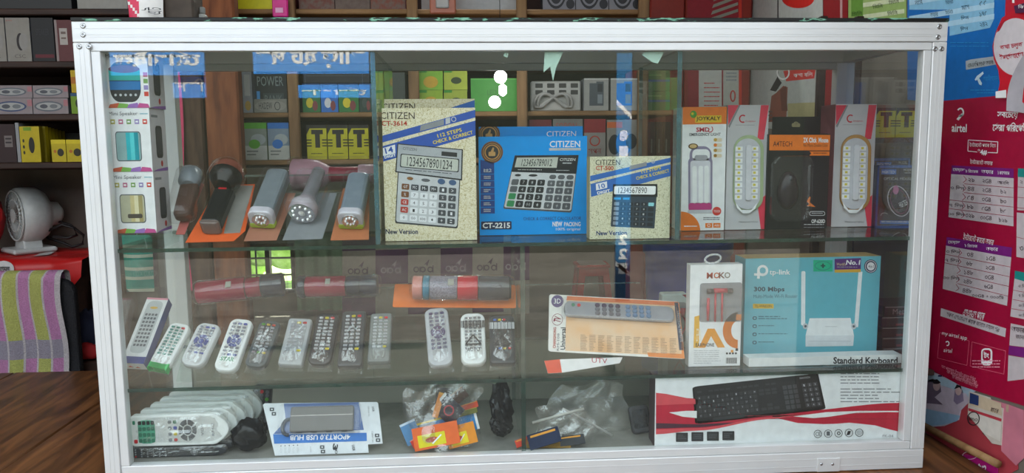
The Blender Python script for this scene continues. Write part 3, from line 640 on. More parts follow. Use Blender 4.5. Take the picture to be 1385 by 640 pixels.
# --- dark blue optical mouse boxes
def htm(rear):
    quad = [k(*q) for q in ((655, 375), (771, 373), (766, 568), (648, 571))] if not rear else [k(*q) for q in ((640, 352), (758, 350), (752, 562), (636, 565))]
    p = Pack('mouse_box', 'dark blue boxed mouse behind another, only its top edge visible' if rear else 'dark navy optical mouse box with an oval mouse ring picture, seen through the side glass', 'mouse box', quad, .045, mat('#16121c', .35), mat('#1c3c78', .4), Y=YM+.05 if rear else YM, z=ZM, group='boxed optical mice', crop=k); F, L, P = p.F, p.L, p.P
    o = (-16, -22) if rear else (0, 0)
    for q in (((655, 375), (771, 373), (771, 381), (655, 383)), ((655, 375), (661, 375), (655, 571), (648, 571)), ((649, 562), (766, 560), (766, 568), (649, 571)), ((765, 373), (771, 373), (766, 568), (760, 568))): F.poly([(x+o[0], y+o[1]) for x, y in q], mat('#2a5aa8', .4))
    F.rect(666+o[0], 386+o[1], 712+o[0], 402+o[1], mat('#2f6ac0'), 2); L.text('HIGH TECH', 669+o[0], 390+o[1], 709+o[0], 399+o[1], WHITE, 3); L.text('MODEL', 735+o[0], 384+o[1], 762+o[0], 392+o[1], LGREY); L.fine(738+o[0], 396+o[1], 762+o[0], 400+o[1], 1, LGREY)
    if rear: p.done(); return
    L.text('OPTICAL MOUSE', 674, 411, 760, 419, LGREY)
    for (rx, ry, m, la) in ((34, 50, mat('#c8c0cc'), 1), (31, 47, mat('#120e16', .25), 2), (26, 41, mat('#7a2a52', .3), 3), (24, 38, mat('#1e1420', .25), 4)):
        c, s_ = math.cos(.35), math.sin(.35); P.poly([(722+rx*math.cos(t)*c+ry*math.sin(t)*s_, 484-rx*math.cos(t)*s_*-1*-1+ry*math.sin(t)*c) for t in [2*PI*i/32 for i in range(32)]], m, la)
    P.ell(711, 449, 9, 14, mat('#c070a0'), 5); P.text('HIGH TECH', 722, 483, 748, 500, WHITE, 5, rot=-25); F.ring(678, 530, 12, 10, 1.5, LGREY, 1, a0=180, a1=330)
    F.rect(664, 545, 764, 556, mat('#2f6ac0'), 1); L.fine(668, 547, 760, 554, 1, LGREY, 2); p.done('mouse_picture')
YM = .25; ZM = at(*k(707, 569), Y=YM).z
htm(False); htm(True)

# ------------------------------------------------------------ three mini speaker boxes
k = CR(0, 0, 2.908); RZ0 = ZU+.028
YS = .034
def spk(quad, z, h, label, kind, k):
    p = Pack('speaker_box', label, 'speaker box', quad, .074, mat('#ecebec', .4), mat('#dcd8dc', .4), z=z, Y=YS, h=h, group='stacked mini speaker boxes', crop=k); F, L, P = p.F, p.L, p.P; pf = shifted(Face(p.mb, p.M, quad, p.W, p.H), lambda x, y: (x, y)); tl, tr, br, bl = quad
    f = sub(p.F if False else Face(p.mb, p.M, quad, p.W, p.H), quad); l = sub(Face(p.lt, p.M, quad, p.W, p.H), quad); g = sub(Face(p.pic, p.M, quad, p.W, p.H), quad)
    l.text('Mini Speaker', .02, .055 if kind else .17, .72, .13 if kind else .235, MIDG)
    l.fine(.78, .08 if kind else .2, .98, .12 if kind else .23, 1, mat('#8ab8c8'))
    ic = [mat(c, .5) for c in ('#b8b060', '#c06a8a', '#7aa05a', '#9a8ac0', '#d2402e')]
    if kind:
        for i, m in enumerate(ic): f.rect(.05+.195*i, .175, .16+.195*i, .25, m, 1); f.rect(.075+.195*i, .2, .135+.195*i, .225, WHITE, 2)
        g.poly(rrect(.62, .47, .06, 4, .45, .60), MIDG); g.poly(rrect(.58, .44, .05, 4, .45, .60), mat('#8fb0b0' if kind == 1 else '#b8b49a', .2), 2)
        c1 = ('#2fb4c0', '#57d0d6', '#1c98a6') if kind == 1 else ('#cdbd8a', '#e2d8b0', '#a89a6a')
        for i in range(3): g.rect(.40+.1*i, .385, .50+.1*i, .815, mat(c1[i], .2), 3)
        if kind == 2: g.poly(rrect(.36, .07, .03, 4, .50, .72), mat('#4a4038'), 4)
    else:
        g.poly(rrect(.74, .62, .22, 6, .44, .60, ), KEYD); g.poly([(.07, .40), (.81, .40), (.81, .58), (.07, .58)], mat('#27a79e', .3), 2); g.poly(ell(.44, .40, .37, .06), mat('#6a3a38'), 3); g.poly([(.07, .58), (.81, .58), (.80, .72), (.08, .72)], mat('#1c6fae', .3), 2); g.rect(.07, .575, .81, .585, KEYD, 3)
        for i in range(5): g.ell(.2+.12*i, .80, .03, .02, LGREY, 3)
        for i, m in enumerate(ic[1:]): f.rect(.88, .45+.1*i, .985, .52+.1*i, m, 1)
    for i, (a, m) in enumerate(zip((.0, .22, .45, .7), ('#c85a3a', '#7ab04a', '#9a6ab8', '#c04a8a'))):
        f.poly([(a, 1), (a+.3, 1), (min(1, a+.26), .92+.02*(i % 2)), (a+.05, .945-.02*(i % 2))], mat(m), 1+i)
    s_ = p.side_face(1); W_, H_ = p.dep, p.H
    s_.poly(rrect(W_*.42, H_*.52, .008, 5, W_*.52, H_*.47), mat('#2a2a30', .3)); s_.poly(rrect(W_*.34, H_*.42, .007, 5, W_*.52, H_*.48), mat('#4a4a52', .4), 2); s_.rect(W_*.1, H_*.86, W_*.5, H_*.9, GREY)
    s_.poly([(0, 0), (W_, 0), (W_, H_*.06), (W_*.3, H_*.03)], mat('#9a6ab8')); s_.ell(W_*.62, H_*.12, .005, .006, mat('#c8302e'), 1)
    p.done('speaker_picture')
zz = [RZ0]; hh = at(182, 232.5, Y=YS).z-RZ0, at(176, 146.5, Y=YS).z-at(182, 232.5, Y=YS).z
spk([(151.5, 232.5), (206, 232.5), (213, 313), (157, 313)], RZ0, hh[0], 'bottom mini speaker box of the stack by the left post, gold speaker in its window', 2, k)
spk([(146, 147), (202, 147), (206, 232), (151, 231.5)], RZ0+hh[0]+.0004, hh[1], 'middle mini speaker box of the stack, turquoise speaker in its window', 1, k)
spk([(141, 62), (199, 62), (202, 146.5), (146, 146)], RZ0+hh[0]+hh[1]+.0008, hh[1], 'top mini speaker box of the stack, with a blue and teal speaker picture', 0, k)

# ------------------------------------------------------------ router box, earphone box, keyboard box
YFC = .052; zfc = .0185; fx0, fx1 = .472, .803; q = MB(); q.box(fx0, fx1, YFC, YFC+.034, ZL, ZL+zfc, mat('#e6e8e8', .4))
f = Face(q, basis((0, YFC, 0), (1, 0, 0), (0, 0, 1), (0, -1, 0)), fn=lambda x, y: (lambda w_: (min(max(w_.x, fx0), fx1), min(max(w_.z, ZL+.001), ZL+zfc)))(at(x, y, Y=YFC)))
f.text('Standard Keyboard', 1127, 483, 1214, 495, KEYD, 1, bold=.03)
tag(q.build('slim_carton'), 'slim pale carton with black lettering lying in front of the router carton', 'carton')
k = CR(900, 330, 3.556)
AQUA = mat('#68b6c6', .4, 0, .03)
qd = [k(*q) for q in ((385, 72), (1040, 57), (1018, 530), (375, 550))]
pl, pr = at(*qd[3], Z=ZL), at(*qd[2], Z=ZL)
p = Pack('router_box', 'pale turquoise wireless router carton standing on the lower shelf', 'router box', qd, .062, AQUA, mat('#5aa5b5', .4), z=ZL, yaw=math.atan2(pr.y-pl.y, pr.x-pl.x)*.6, top=mat('#b99a66', .7), crop=k); F, L, P = p.F, p.L, p.P
F.ring(467, 129, 27, 27, 12, WHITE, 1); F.rect(440, 125, 453, 168, WHITE, 2); F.rect(425, 142, 470, 154, WHITE, 3); L.text('tp-link', 500, 124, 600, 156, WHITE, bold=.01)
DT = mat('#123e4e'); L.text('300 Mbps', 425, 207, 573, 236, DT, bold=.025); L.text('Multi-Mode Wi-Fi Router', 423, 244, 635, 261, mat('#2a6a7a'), rot=-.6); F.rr(421, 289, 521, 312, 3, mat('#e0b840')); L.text('TL-WR820N', 430, 294, 512, 306, mat('#5a4a20'))
for j, y in enumerate((358, 397, 436, 475)):
    F.rr(420, y-8, 440, y+8, 6, DT, 1); F.rr(424, y-4, 436, y+4, 3, AQUA, 2); L.fine(448, y-10 if j == 0 else y-5, (610, 528, 590, 528)[j], y+10 if j == 0 else y+4, 2 if j == 0 else 1, mat('#2a6a7a'), seed=j)
F.rr(712, 78, 805, 133, 2, mat('#28b890', .25)); F.ring(758, 105, 40, 22, 3, mat('#0c7a78'), 2); L.text('+', 747, 94, 770, 116, mat('#0c4a48'), bold=.05)
F.poly([(815, 72), (943, 67), (942, 121), (815, 124)], PURPLE); F.poly([(815, 124), (942, 121), (941, 136), (815, 138)], mat('#d8a83a')); L.text("World's", 824, 90, 868, 104, mat('#f0d8a0')); L.text('No.1', 871, 77, 938, 100, WHITE, bold=.03, shear=.15); L.fine(826, 109, 930, 118, 1, LGREY)
F.ell(990, 107, 32, 33, mat('#3a3e58')); F.ring(990, 107, 28, 29, 3, mat('#d8d0d8'), 2); F.ell(990, 107, 19, 20, mat('#e8e4e8'), 3); L.text('4in1', 977, 100, 1003, 114, KEYD, 4)
RW = mat('#eef0f2', .35)
P.poly([(695, 358), (893, 356), (910, 440), (676, 442)], RW, 1); P.poly([(676, 442), (910, 440), (906, 490), (676, 494)], mat('#dfe2e6', .35), 2); P.fine(770, 396, 830, 402, 1, LGREY, 3); P.rect(692, 466, 896, 469, mat('#c8ccd2'), 3)
P.poly(rrect(20, 262, 8, 4, 664, 262), RW, 1); P.poly([(931, 133), (950, 133), (930, 400), (911, 400)], RW, 1)
for x in (675, 908): P.ell(x, 396, 13, 14, mat('#c8ccd2', .35), 2); P.ell(x, 396, 6, 6, MIDG, 3)
p.done('router_picture')
# earphone box with a cord loop
qd = [k(*q) for q in ((113, 98), (368, 100), (362, 585), (119, 589))]
p = Pack('earphone_box', 'slim white and orange earphone box with red earphones in its window', 'earphone box', qd, .026, mat('#f0eff0', .35), mat('#d8d8d8'), z=ZL, Y=.064, crop=k); F, L, P = p.F, p.L, p.P
BR = mat('#b8642a'); 
for x, c, t in ((194, '#a83a1c', 'M'), (228, '#c05a1c', 'O'), (254, '#8a5a4a', 'K'), (280, '#8a8070', 'O')): L.text(t, x, 138, x+29, 168, mat(c), bold=.02)
F.rr(163, 190, 367, 378, 12, mat('#8d8c90', .3))
OR2 = mat('#e8961e', .35); OR3 = mat('#d8741c', .35)
F.poly([(140, 352), (165, 345), (165, 500), (140, 500)], mat('#f0b43c')); F.poly([(165, 500), (205, 410), (238, 410), (290, 500), (255, 500), (222, 445), (195, 500)], OR2, 2)
F.ring(350, 420, 72, 85, 40, OR3, 1, a0=90, a1=270); F.rect(340, 344, 366, 372, OR3, 2); L.text('EARPHONE', 150, 478, 238, 495, KEYD, 3, bold=.01); L.text('EP01', 152, 408, 172, 470, mat('#f8e8c0'), 3, rot=0)
L.fine(143, 512, 270, 580, 7, LGREY, 1, .35); 
for i in range(16): F.rect(296+i*3.3, 548, 297.4+i*3.3+(i % 3)*.5, 575, KEYD, 1)
for i in range(4): F.ell(300+i*14, 528, 5, 5, KEYD, 1)
F.poly([(318, 512), (330, 512), (330, 524), (318, 524)], OR2, 1); F.poly([(340, 505), (352, 505), (352, 517), (340, 517)], KEYD, 1)
ear, wn_, loop = MB(), MB(), MB(); fm = F.fn; g = lambda x, y, n=.003: tuple(p.M @ Vector((*fm(x, y), n))); RE = mat('#c8203a', .3)
ear.tube([g(228, 227), g(292, 227)], .0052, RE, 12); ear.tube([g(296, 229), g(318, 229)], .0055, mat('#4a3436', .5), 12); ear.tube([g(196, 229), g(226, 229)], .0055, mat('#4a3436', .5), 12)
for x, x2 in ((237, 238), (270, 270)): ear.tube([g(x, 240), g(x2, 375)], .0022, RE, 8)
ear.tube([g(203, 262), g(203, 320), g(203, 370)], [.003, .0032, .0026], RE, 10)
wn_.slab([fm(*q) for q in rrect(200, 184, 12, 4, 265, 284)], .0095, .0102, BLISTER, 0, p.M)
zl = p.H; loop.tube([(.006*math.cos(2*PI*t/14)+.002*math.sin(4*PI*t/14)+.0, .014, zl+.009+.011*math.sin(2*PI*t/14)) if 0 else (-.004+.017*math.cos(2*PI*t/16), .012+.006*math.sin(2*PI*t/16), zl+.010+.008*math.sin(2*PI*t/16)+.003*math.cos(2*PI*t/16)) for t in range(16)], .0022, mat('#c8cad0', .6, 0, .5, 500), 8, closed=True)
p.done(extra=(('earphones', ear), ('window_film', wn_), ('cord_loop', loop)))
# keyboard box
k = CR(860, 480, 3.4625); YK = .026
tz = ZL-.0105
qx = lambda X: ((lambda d: IW/2+FPX*d.dot(Rt)/d.dot(Fw))(Vector((X, YK, .13))-CO)-860)*3.4625
quad = [k(*q) for q in ((96, -20), (qx(.801), -26), (qx(.801), 400), (96, 446))]
zb = ZD
p = Pack('keyboard_box', 'long white and red keyboard carton under the lower shelf at the right', 'keyboard box', quad, .05, mat('#f2f3f5', .35), mat('#4a3a3e'), z=zb, Y=YK, h=tz-zb, crop=k)
F, L, P = p.F, p.L, p.P
for b in (F, L, P): pass
# the print is read through the photograph's own perspective: rebuild the mapping for this plane
def kfn(x, y):
    q = at(*k(x, y), Y=YK); return (min(max(q.x-p.loc.x+p.W/2, 0), p.W), min(max(q.z-zb, 0), p.H))
F, L, P = Face(p.mb, p.M, fn=kfn), Face(p.lt, p.M, fn=kfn), Face(p.pic, p.M, fn=kfn)
CR1, CR2 = mat('#c81e3c', .35), mat('#e0505a', .35)
def wave(top, bot, m, lay):
    F_ = [(x, y) for x, y in top]+[(x, y) for x, y in reversed(bot)]
    for i in range(len(top)-1): F.poly([top[i], top[i+1], bot[i+1], bot[i]], m, lay)
xs_ = [94+i*(1236-94)/24 for i in range(25)]
def ip(pts, x):
    for (a, b) in zip(pts, pts[1:]):
        if x <= b[0]: t = (x-a[0])/(b[0]-a[0]); t = t*t*(3-2*t); return a[1]+(b[1]-a[1])*t
    return pts[-1][1]
def band(tp, bp, m, lay): wave([(x, ip(tp, x)) for x in xs_], [(x, ip(bp, x)) for x in xs_], m, lay)
band([(90, 178), (280, 206), (520, 285), (700, 268), (1240, 225)], [(90, 372), (260, 355), (640, 296), (760, 283), (1240, 262)], CR1, 1)
band([(90, 178), (270, 206), (400, 240), (520, 285), (1240, 262)], [(90, 236), (270, 230), (400, 250), (520, 286), (1240, 263)], CR2, 2)
band([(90, 320), (280, 325), (450, 318), (600, 300), (1240, 300)], [(90, 345), (280, 340), (450, 326), (600, 301), (1240, 301)], mat('#4a2034'), 2)
band([(90, 349), (280, 343), (640, 292), (760, 283), (1240, 263)], [(90, 372), (280, 355), (640, 300), (760, 284), (1240, 264)], CR2, 3)
F.poly([(155, 270), (235, 262), (285, 262), (285, 296), (220, 290)], WHITE, 3)
wave([(x, 285+(x-640)*-.03) for x in range(640, 1241, 60)], [(x, ip([(640, 292), (760, 320), (900, 325), (1010, 318), (1110, 330), (1240, 362)], x)) for x in range(640, 1241, 60)], CR1, 1)
F.poly([(735, 288), (890, 268), (1050, 262), (1225, 262), (1230, 268), (1050, 268), (900, 290), (830, 296)], WHITE, 4)
f = sub(P, ((264, 150), (852, 82), (890, 256), (278, 326)))
f.poly(rrect(1, 1, .05, 5, .5, .5), mat('#1c1b1d', .4)); f.poly(rrect(.97, .9, .04, 5, .5, .48), mat('#2a292b', .4), 2)
K2 = mat('#3a393c', .4)
keys(f, .03, .13, .66, .20, 1, 14, lambda j, i: K2 if i not in (1, 6, 11) else None, lay=3); keys(f, .03, .27, .50, .86, 5, 13, lambda j, i: K2, lay=3, gx=.15, gy=.15, glyph=lambda j, i: ('ABCDEFGHIJKLMNOPQRSTUVWXYZ'[(i+j*5) % 26], LGREY) if (i+j) % 2 == 0 else None)
keys(f, .51, .27, .66, .45, 2, 3, lambda j, i: K2, lay=3); keys(f, .51, .66, .66, .86, 2, 3, lambda j, i: K2 if (j, i) not in ((0, 0), (0, 2)) else None, lay=3); f.rr(.14, .88, .38, .96, .01, K2, 3)
keys(f, .70, .24, .82, .90, 5, 3, lambda j, i: mat('#4a494c'), lay=3, gx=.2, gy=.2); keys(f, .85, .24, .98, .90, 5, 3, lambda j, i: mat('#4a494c'), lay=3, gx=.2, gy=.2, glyph=lambda j, i: (SEG[(j*3+i) % 10], LGREY)); f.text('FANTECH', .85, .08, .93, .13, LGREY, 3)
for i in range(4):
    x, y = 187+72.5*i, 364-2.4*i; F.rr(x, y, x+56, y+43, 3, mat('#2e2d30'), 4); F.fine(x+8, y+10, x+48, y+34, 3, MIDG, 5, seed=i)
for i in range(5): F.ring(851+48.5*i, 370-1.5*i, 19, 19, 2.6, KEYD, 4)
L.text('CE', 840, 361, 863, 379, KEYD, 4); F.rr(892, 358, 908, 378, 2, MIDG, 4); F.ring(949, 367, 9, 9, 4, KEYD, 4, 6); F.poly([(985, 376), (992, 356), (1006, 356), (1000, 374)], KEYD, 4); F.ell(1045, 364, 12, 12, LGREY, 4)
L.fine(958, 86, 1150, 145, 4, GREY, 1, .3); L.fine(958, 158, 1236, 232, 5, GREY, 1, .3, seed=5); L.text('FK-04', 1155, 374, 1205, 386, GREY)

o = p.done('keyboard_picture')
# ------------------------------------------------------------ goods lying on the sloping panes
def on_slope(key, pb, pt, lift=.0012):
    """frame on a sloping pane: origin at the lower end, x right, y up along the thing, z out of the pane; and its length"""
    p, n, d = SLP[key]; b = ray_plane(*pb, p, n); t = ray_plane(*pt, p, n); v = (t-b); L = v.length; v.normalize()
    return basis(b+n*lift, v.cross(n), v, n), L, depth(b)/FPX
def place(o, M): o.matrix_world = M; return o
def film_sheet(M, w, l, h, m, seed, nu=20, nv=26, rag=.06):
    """a loose plastic wrapper over something: pillow-shaped, creased along its length, facets catching the light"""
    r = random.Random(seed); ph = [r.uniform(0, 6) for _ in range(8)]; q = MB(); jit = {}
    def f(u, v):
        x = (u-.5)*w*(1+rag*.4*math.sin(5*v+ph[0])); y = v*l+rag*.1*l*math.sin(9*u+ph[1])*(abs(v-.5)*2)**3
        k = max(0, (1-(abs(u-.5)*2)**4)*(1-(abs(v-.5)*2)**6))
        cr = (1-abs(math.sin(8*u+5*v+ph[2])))**3*(.5+.5*math.sin(7*v+ph[3]))+(1-abs(math.sin(5*u-8*v+ph[4])))**3*(.5+.5*math.sin(9*u+ph[5]))+.8*(1-abs(math.sin(2.5*u+13*v+ph[6])))**4*(.5+.5*math.sin(11*u+ph[7]))
        return (x, y, h*k*(.9+.06*math.sin(13*u+4*v+ph[6]))+min(.0040, w*.09)*cr*k+r.uniform(0, .0007)*k+.0004)
    q.grid(f, nu, nv, m, M, smooth=False)
    return q
def remote(name, label, M, W, L, body, btn, style, top=None, wrap=FILM, T_=.020, group='wrapped remote controls', seed=1, logo=None, face=None, taper=1, bagw=1.03):
    o = MB(); out = rrect(W, L, W*.30 if style != 'square' else W*.12, 6, 0, L/2, rb=W*.36 if style != 'square' else W*.12)
    if taper != 1: out = [(x*(1+(taper-1)*(1-y/L)), y) for x, y in out]
    o.slab(out, 0, T_, body, T_*.28, top=top, smooth=False)
    f = Face(o, T(0, 0, T_)); r = random.Random(seed)
    if face: f.poly(rrect(W*.8, L*.86, W*.2, 5, 0, L*.5), face, 1)
    if logo: t, c, y = logo; f.text(t, -W*.30, L*y, W*.30, L*y+W*.2, mat(c), 2, up=True, bold=.04)
    root = o.build(name); place(root, M); tag(root, label, 'remote control', group)
    b = MB(); cols = 3 if W < .05 else 4; rows = 10
    x0, x1 = -W*.36, W*.36; y0, y1 = L*.26, L*.92; dw, dh = (x1-x0)/cols, (y1-y0)/rows
    for j in range(rows):
        if style == 'pad' and 3 <= j <= 5: continue
        for i in range(cols):
            m = btn[(i*7+j*3) % len(btn)] if j in (0, 9) else btn[0]
            rx, ry = dw*.34, dh*.30
            b.slab(rrect(2*rx, 2*ry, min(rx, ry)*.7, 3, x0+(i+.5)*dw, y0+(j+.5)*dh), T_-.0004, T_+.0016, m, .0005)
    if style == 'pad':
        cy = y0+4.5*dh; R = W*.30
        for a in range(4): b.slab([(R*math.cos(t)*k, cy+R*math.sin(t)*k) for k, ts in ((1, range(0, 6)), (.5, range(5, -1, -1))) for t in [math.radians(a*90-38+q*76/5) for q in ts]], T_-.0004, T_+.0018, btn[-1], .0003)
        b.slab(ell(0, cy, R*.38, R*.38, 14), T_-.0004, T_+.002, btn[-1], .0004)
    b.build('buttons', root)
    if wrap:
        film_sheet(T(0, -L*.05, 0), W*bagw, L*1.1, T_+.007, wrap, seed).build('plastic_wrapper', root)
    return root
BW, BG, BD = [WHITE], [mat('#9a9ca2', .5), mat('#c8402e'), mat('#c9b030'), GREEN], [mat('#3a3c40', .5), RED, YELLOW, mat('#3a6ac0')]
BTEAL = [mat('#4c8f86'), RED, mat('#2a7a6a'), mat('#3a8a7a')]; BBLUE = [mat('#8a8e98'), mat('#4a5aa8'), mat('#3a4a9a')]; BLG = [mat('#b4b6ba'), RED, YELLOW, mat('#c8cacc')]
RW_, RG_, RD_ = mat('#e4e6e4', .35), mat('#a9acae', .4), mat('#2b2c30', .35)
K6, K8 = CR(150, 320, 3.2), CR(400, 320, 3.2)
REM = [  # label, lower end, upper end, width px, body, buttons, style, extra
 ('white remote with green lower end in a clear wrapper, right of the boxed remote', (217, 504), (249, 444), 30, RW_, BTEAL, 'plain', dict(logo=None)),
 ('pale grey remote with a blue button ring in a clear wrapper', (261, 501), (288, 444), 33, mat('#c8cacb', .4), BBLUE, 'pad', {}),
 ('white rounded remote with green logo above its lower end', (306, 508), (331, 438), 32, RW_, BBLUE, 'pad', dict(logo=('STAR', '#17905c', .17))),
 ('dark slim remote in a cloudy wrapper beside the white logo remote', (346, 503), (369, 440), 30, mat('#4c5254', .4), BG, 'plain', {}),
 ('grey squared remote under a glittering wrapper', (394, 500), (409, 437), 33, RG_, BLG, 'square', {}),
 ('black remote with red and yellow lower buttons', (433, 500), (446, 430), 32, RD_, BLG, 'plain', {}),
 ('wide dark grey remote with rows of small pale keys', (474, 502), (481, 427), 33, mat('#3f4144', .4), BLG, 'square', {}),
 ('faded grey remote in a hazy bag beside the wide dark remote', (513, 496), (517, 430), 30, mat('#7c807e', .5), BLG, 'square', dict(wrap=HAZY)),
 ('light grey remote with violet buttons, leftmost of the three beside the divider', (597, 501), (590, 423), 33, mat('#b6b8bd', .4), [mat('#77738a'), mat('#5a4a7a')], 'pad', {}),
 ('white remote in a barcode printed bag with a triangle mark', (641, 499), (639, 430), 34, RW_, [GREY], 'plain', {}),
 ('dark remote in a barcode printed bag next to the divider', (680, 498), (678, 433), 35, mat('#34383c', .4), BD, 'square', {}),
]
for i, (lab, pb, pt, wpx, body, btn, st, ex) in enumerate(REM):
    M, L, mp = on_slope('L', pb, pt); o = remote('remote_control', lab, M, wpx*mp, L, body, btn, st, seed=i+3, **ex)
    W = wpx*mp; q = MB(); f = Face(q, T(0, 0, .0272))
    if i == 0: MB().slab(rrect(W*.9, L*.09, W*.3, 5, 0, L*.04), .0003, .0212, mat('#3fbf6a', .3), .003).build('end_cap', o)
    if i in (9, 10):
        c = KEYD if i == 9 else LGREY
        for t in range(22): f.rect(-W*.5+t*W*.046, L*.66, -W*.5+t*W*.046+W*(.018+.012*(t % 3)), L*.80, c)
        f.line([(-W*.3, L*.34), (0, L*.52), (W*.3, L*.34), (-W*.3, L*.34)], W*.06, KEYD, 1); f.text('AUTO', -W*.25, L*.2, W*.25, L*.28, KEYD, 1, up=True)
        q.build('bag_print', o)
# boxed remote: a flat carton lying on the pane with a remote pictured on its lid
M, L, mp = on_slope('L', (185, 500), (219, 412)); W = 30*mp
q = MB(); q.box(-W/2, W/2, 0, L, 0, .024, mat('#d9dadb', .4), fm={'f': mat('#ece8e6'), 'l': mat('#b9b2b4'), 'r': mat('#3a4a86')})
f = Face(q, T(0, 0, .024)); f.poly(rrect(W*.72, L*.80, W*.25, 5, 0, L*.55), mat('#b4b8ba'), 1); f.rect(-W/2, 0, W/2, L*.10, mat('#2a3a80'), 1); f.ell(0, L*.84, W*.18, L*.02, mat('#c8a040'), 2); f.rect(-W/2, L*.97, W/2, L, mat('#d890a0'), 1)
for j in range(9):
    for i in range(4): f.rr(-W*.28+i*W*.15, L*.25+j*L*.058, -W*.17+i*W*.15, L*.285+j*L*.058, W*.02, MIDG, 2)
f2 = Face(q, basis((-W/2, 0, 0), (1, 0, 0), (0, 0, 1), (0, -1, 0))); f2.poly([(W*.2, .008), (W*.45, .008), (W*.33, .015)], mat('#c8402e')); f2.poly([(W*.5, .006), (W*.75, .006), (W*.64, .012)], mat('#d86a4a'))
tag(place(q.build('remote_box'), M), 'flat boxed remote with a remote pictured on its lid, leftmost on the lower pane', 'remote box')

def torch_lying(key, pL, pR, rpx, segs, lab, card=None, name='torch_pack'):
    """a torch lying sideways in a blister across the top of the pane; segs: (from, to, radius factor, material)"""
    p, n, d = SLP[key]; a = ray_plane(*pL, p, n); b = ray_plane(*pR, p, n); ax = (b-a); L = ax.length; ax.normalize(); v = n.cross(ax); mp = depth(a)/FPX; R = rpx*mp
    M = basis(a+n*.024, ax, v, n)
    e = empty(name, (0, 0, 0), lab, 'torch', 'torches in blister packs'); e.matrix_world = M
    if card:
        (x0, y0, x1, y1, m) = card; MB().slab(rrect(x1-x0, y1-y0, .004, 4, (x0+x1)/2, (y0+y1)/2), -.0005, .0005, m).build('backing_card', e)
    for nm, segs_ in segs:
        q = MB()
        for (f0, f1, rf, m) in segs_:
            q.lathe([(R*rf*.92, f0*L), (R*rf, f0*L+.002), (R*rf, f1*L-.002), (R*rf*.92, f1*L)], m, 24, T(0, 0, R*1.15+.0010), 'X')
        q.build(nm, e)
    q = MB(); q.lathe([(R*.3, -.008), (R*.9, -.006), (R*1.12, .004), (R*1.13, L*.5), (R*1.12, L-.004), (R*.9, L+.006), (R*.3, L+.008)], BLISTER, 24, T(0, 0, R*1.15+.0010), 'X'); q.build('blister', e)
    q = MB(); q.box(L*.36, L*.42, -R*.5, R*.1, R*2.27, R*2.30, mat('#a8a49a')); q.build('price_sticker', e)
    return e
DRED, DNAVY = mat('#8c0a30', .2), mat('#10182e', .2)
torch_lying('L', (277, 415), (390, 403), 15, [('body', [(0, .56, 1.0, DRED), (.57, .74, .9, DRED)]), ('head', [(.745, 1, 1.05, DNAVY)])], 'dark red torch with navy head lying sideways above the left remotes')
torch_lying('L', (410, 406), (514, 404), 14, [('tail_cap', [(0, .09, 1.08, DNAVY)]), ('body', [(.095, .6, 1.0, DRED), (.61, .78, .95, DNAVY)]), ('head', [(.785, 1, 1.05, DNAVY)])], 'dark red and navy torch lying sideways, middle one of the three across the lower pane')
p_, n_, d_ = SLP['L']; mpx = depth(ray_plane(620, 410, p_, n_))/FPX
torch_lying('L', (561, 408), (690, 409), 16, [('tail_cap', [(0, .10, .95, mat('#d88a80', .4))]), ('ring', [(.105, .17, 1.0, mat('#2a7a96', .35))]), ('grip', [(.175, .45, .96, mat('#8a8290', .6, 0, .4, 400))]), ('body', [(.455, .66, 1.02, mat('#c8102c', .2))]), ('head', [(.665, .98, 1.0, mat('#4a4448', .3)), (.98, 1, .9, DARK)])],
            'red and grey torch on an orange card, lying above the three remotes by the divider', (-27*mpx, -19*mpx, 136*mpx, 18*mpx, mat('#e8762a', .45)))
# universal remote in a long blister card
k = CR(700, 310, 3.2); quad = [k(*q) for q in ((128, 291), (690, 326), (713, 571), (131, 541))]
p, n, d = SLP['L']; c4 = [ray_plane(*q, p, n) for q in quad]; W = ((c4[1]-c4[0]).length+(c4[2]-c4[3]).length)/2; Hh = ((c4[3]-c4[0]).length+(c4[2]-c4[1]).length)/2
ux = ((c4[1]-c4[0])+(c4[2]-c4[3])).normalized(); M = basis(c4[3]+n*.011, ux, n.cross(ux), n)
UC = ramp_mat('universal_card', [(.35, '#e8c8a8'), (.6, '#ecb888')], 14, .4)
q = MB(); q.slab(rrect(W, Hh, .006, 4, W/2, Hh/2), -.0004, .0005, mat('#ece6e0', .4)); f = shifted(Face(q, T(0, 0, .0006), quad, W, Hh), k)
f.poly([(208, 300), (688, 328), (692, 345), (205, 318)], mat('#e8743a')); f.poly([(205, 318), (692, 345), (708, 560), (205, 538)], UC, 1); f.poly([(672, 330), (688, 331), (708, 535), (690, 534)], mat('#2a3550'), 2)
f.poly([(690, 330), (692, 330), (712, 570), (560, 562), (556, 545), (700, 550)], mat('#e8863a'), 2)
f.ell(165, 323, 27, 27, mat('#5a4a7a'), 2); f.text('3D', 150, 312, 180, 334, WHITE, 3); f.ring(167, 404, 24, 26, 2, mat('#8a1a3a'), 2); f.text('TV', 156, 388, 180, 420, mat('#8a1a3a'), 3, rot=-75, bold=.03)
f.text('CHANGHONG', 112, 477, 202, 490, mat('#b8402e'), 3, rot=-90, bold=.02); f.text('RM-108', 136, 497, 210, 507, MIDG, 3, rot=-90); f.text('Universal', 146, 476, 242, 498, KEYD, 3, rot=-90, bold=.02)
for i in range(11): f.fine(270+i*38, 470+i*1.6, 298+i*38, 540+i*1.6, 12, mat('#7a5a48'), 2, .3, seed=i)
f.text('UNIVERSAL REMOTE', 628, 428, 760, 440, LGREY, 3, rot=84)
o = tag(place(q.build('universal_remote_pack'), M), 'long universal TV remote in a clear blister on an orange and white card', 'remote control')
def uf(x, y): return f.fn(x, y)
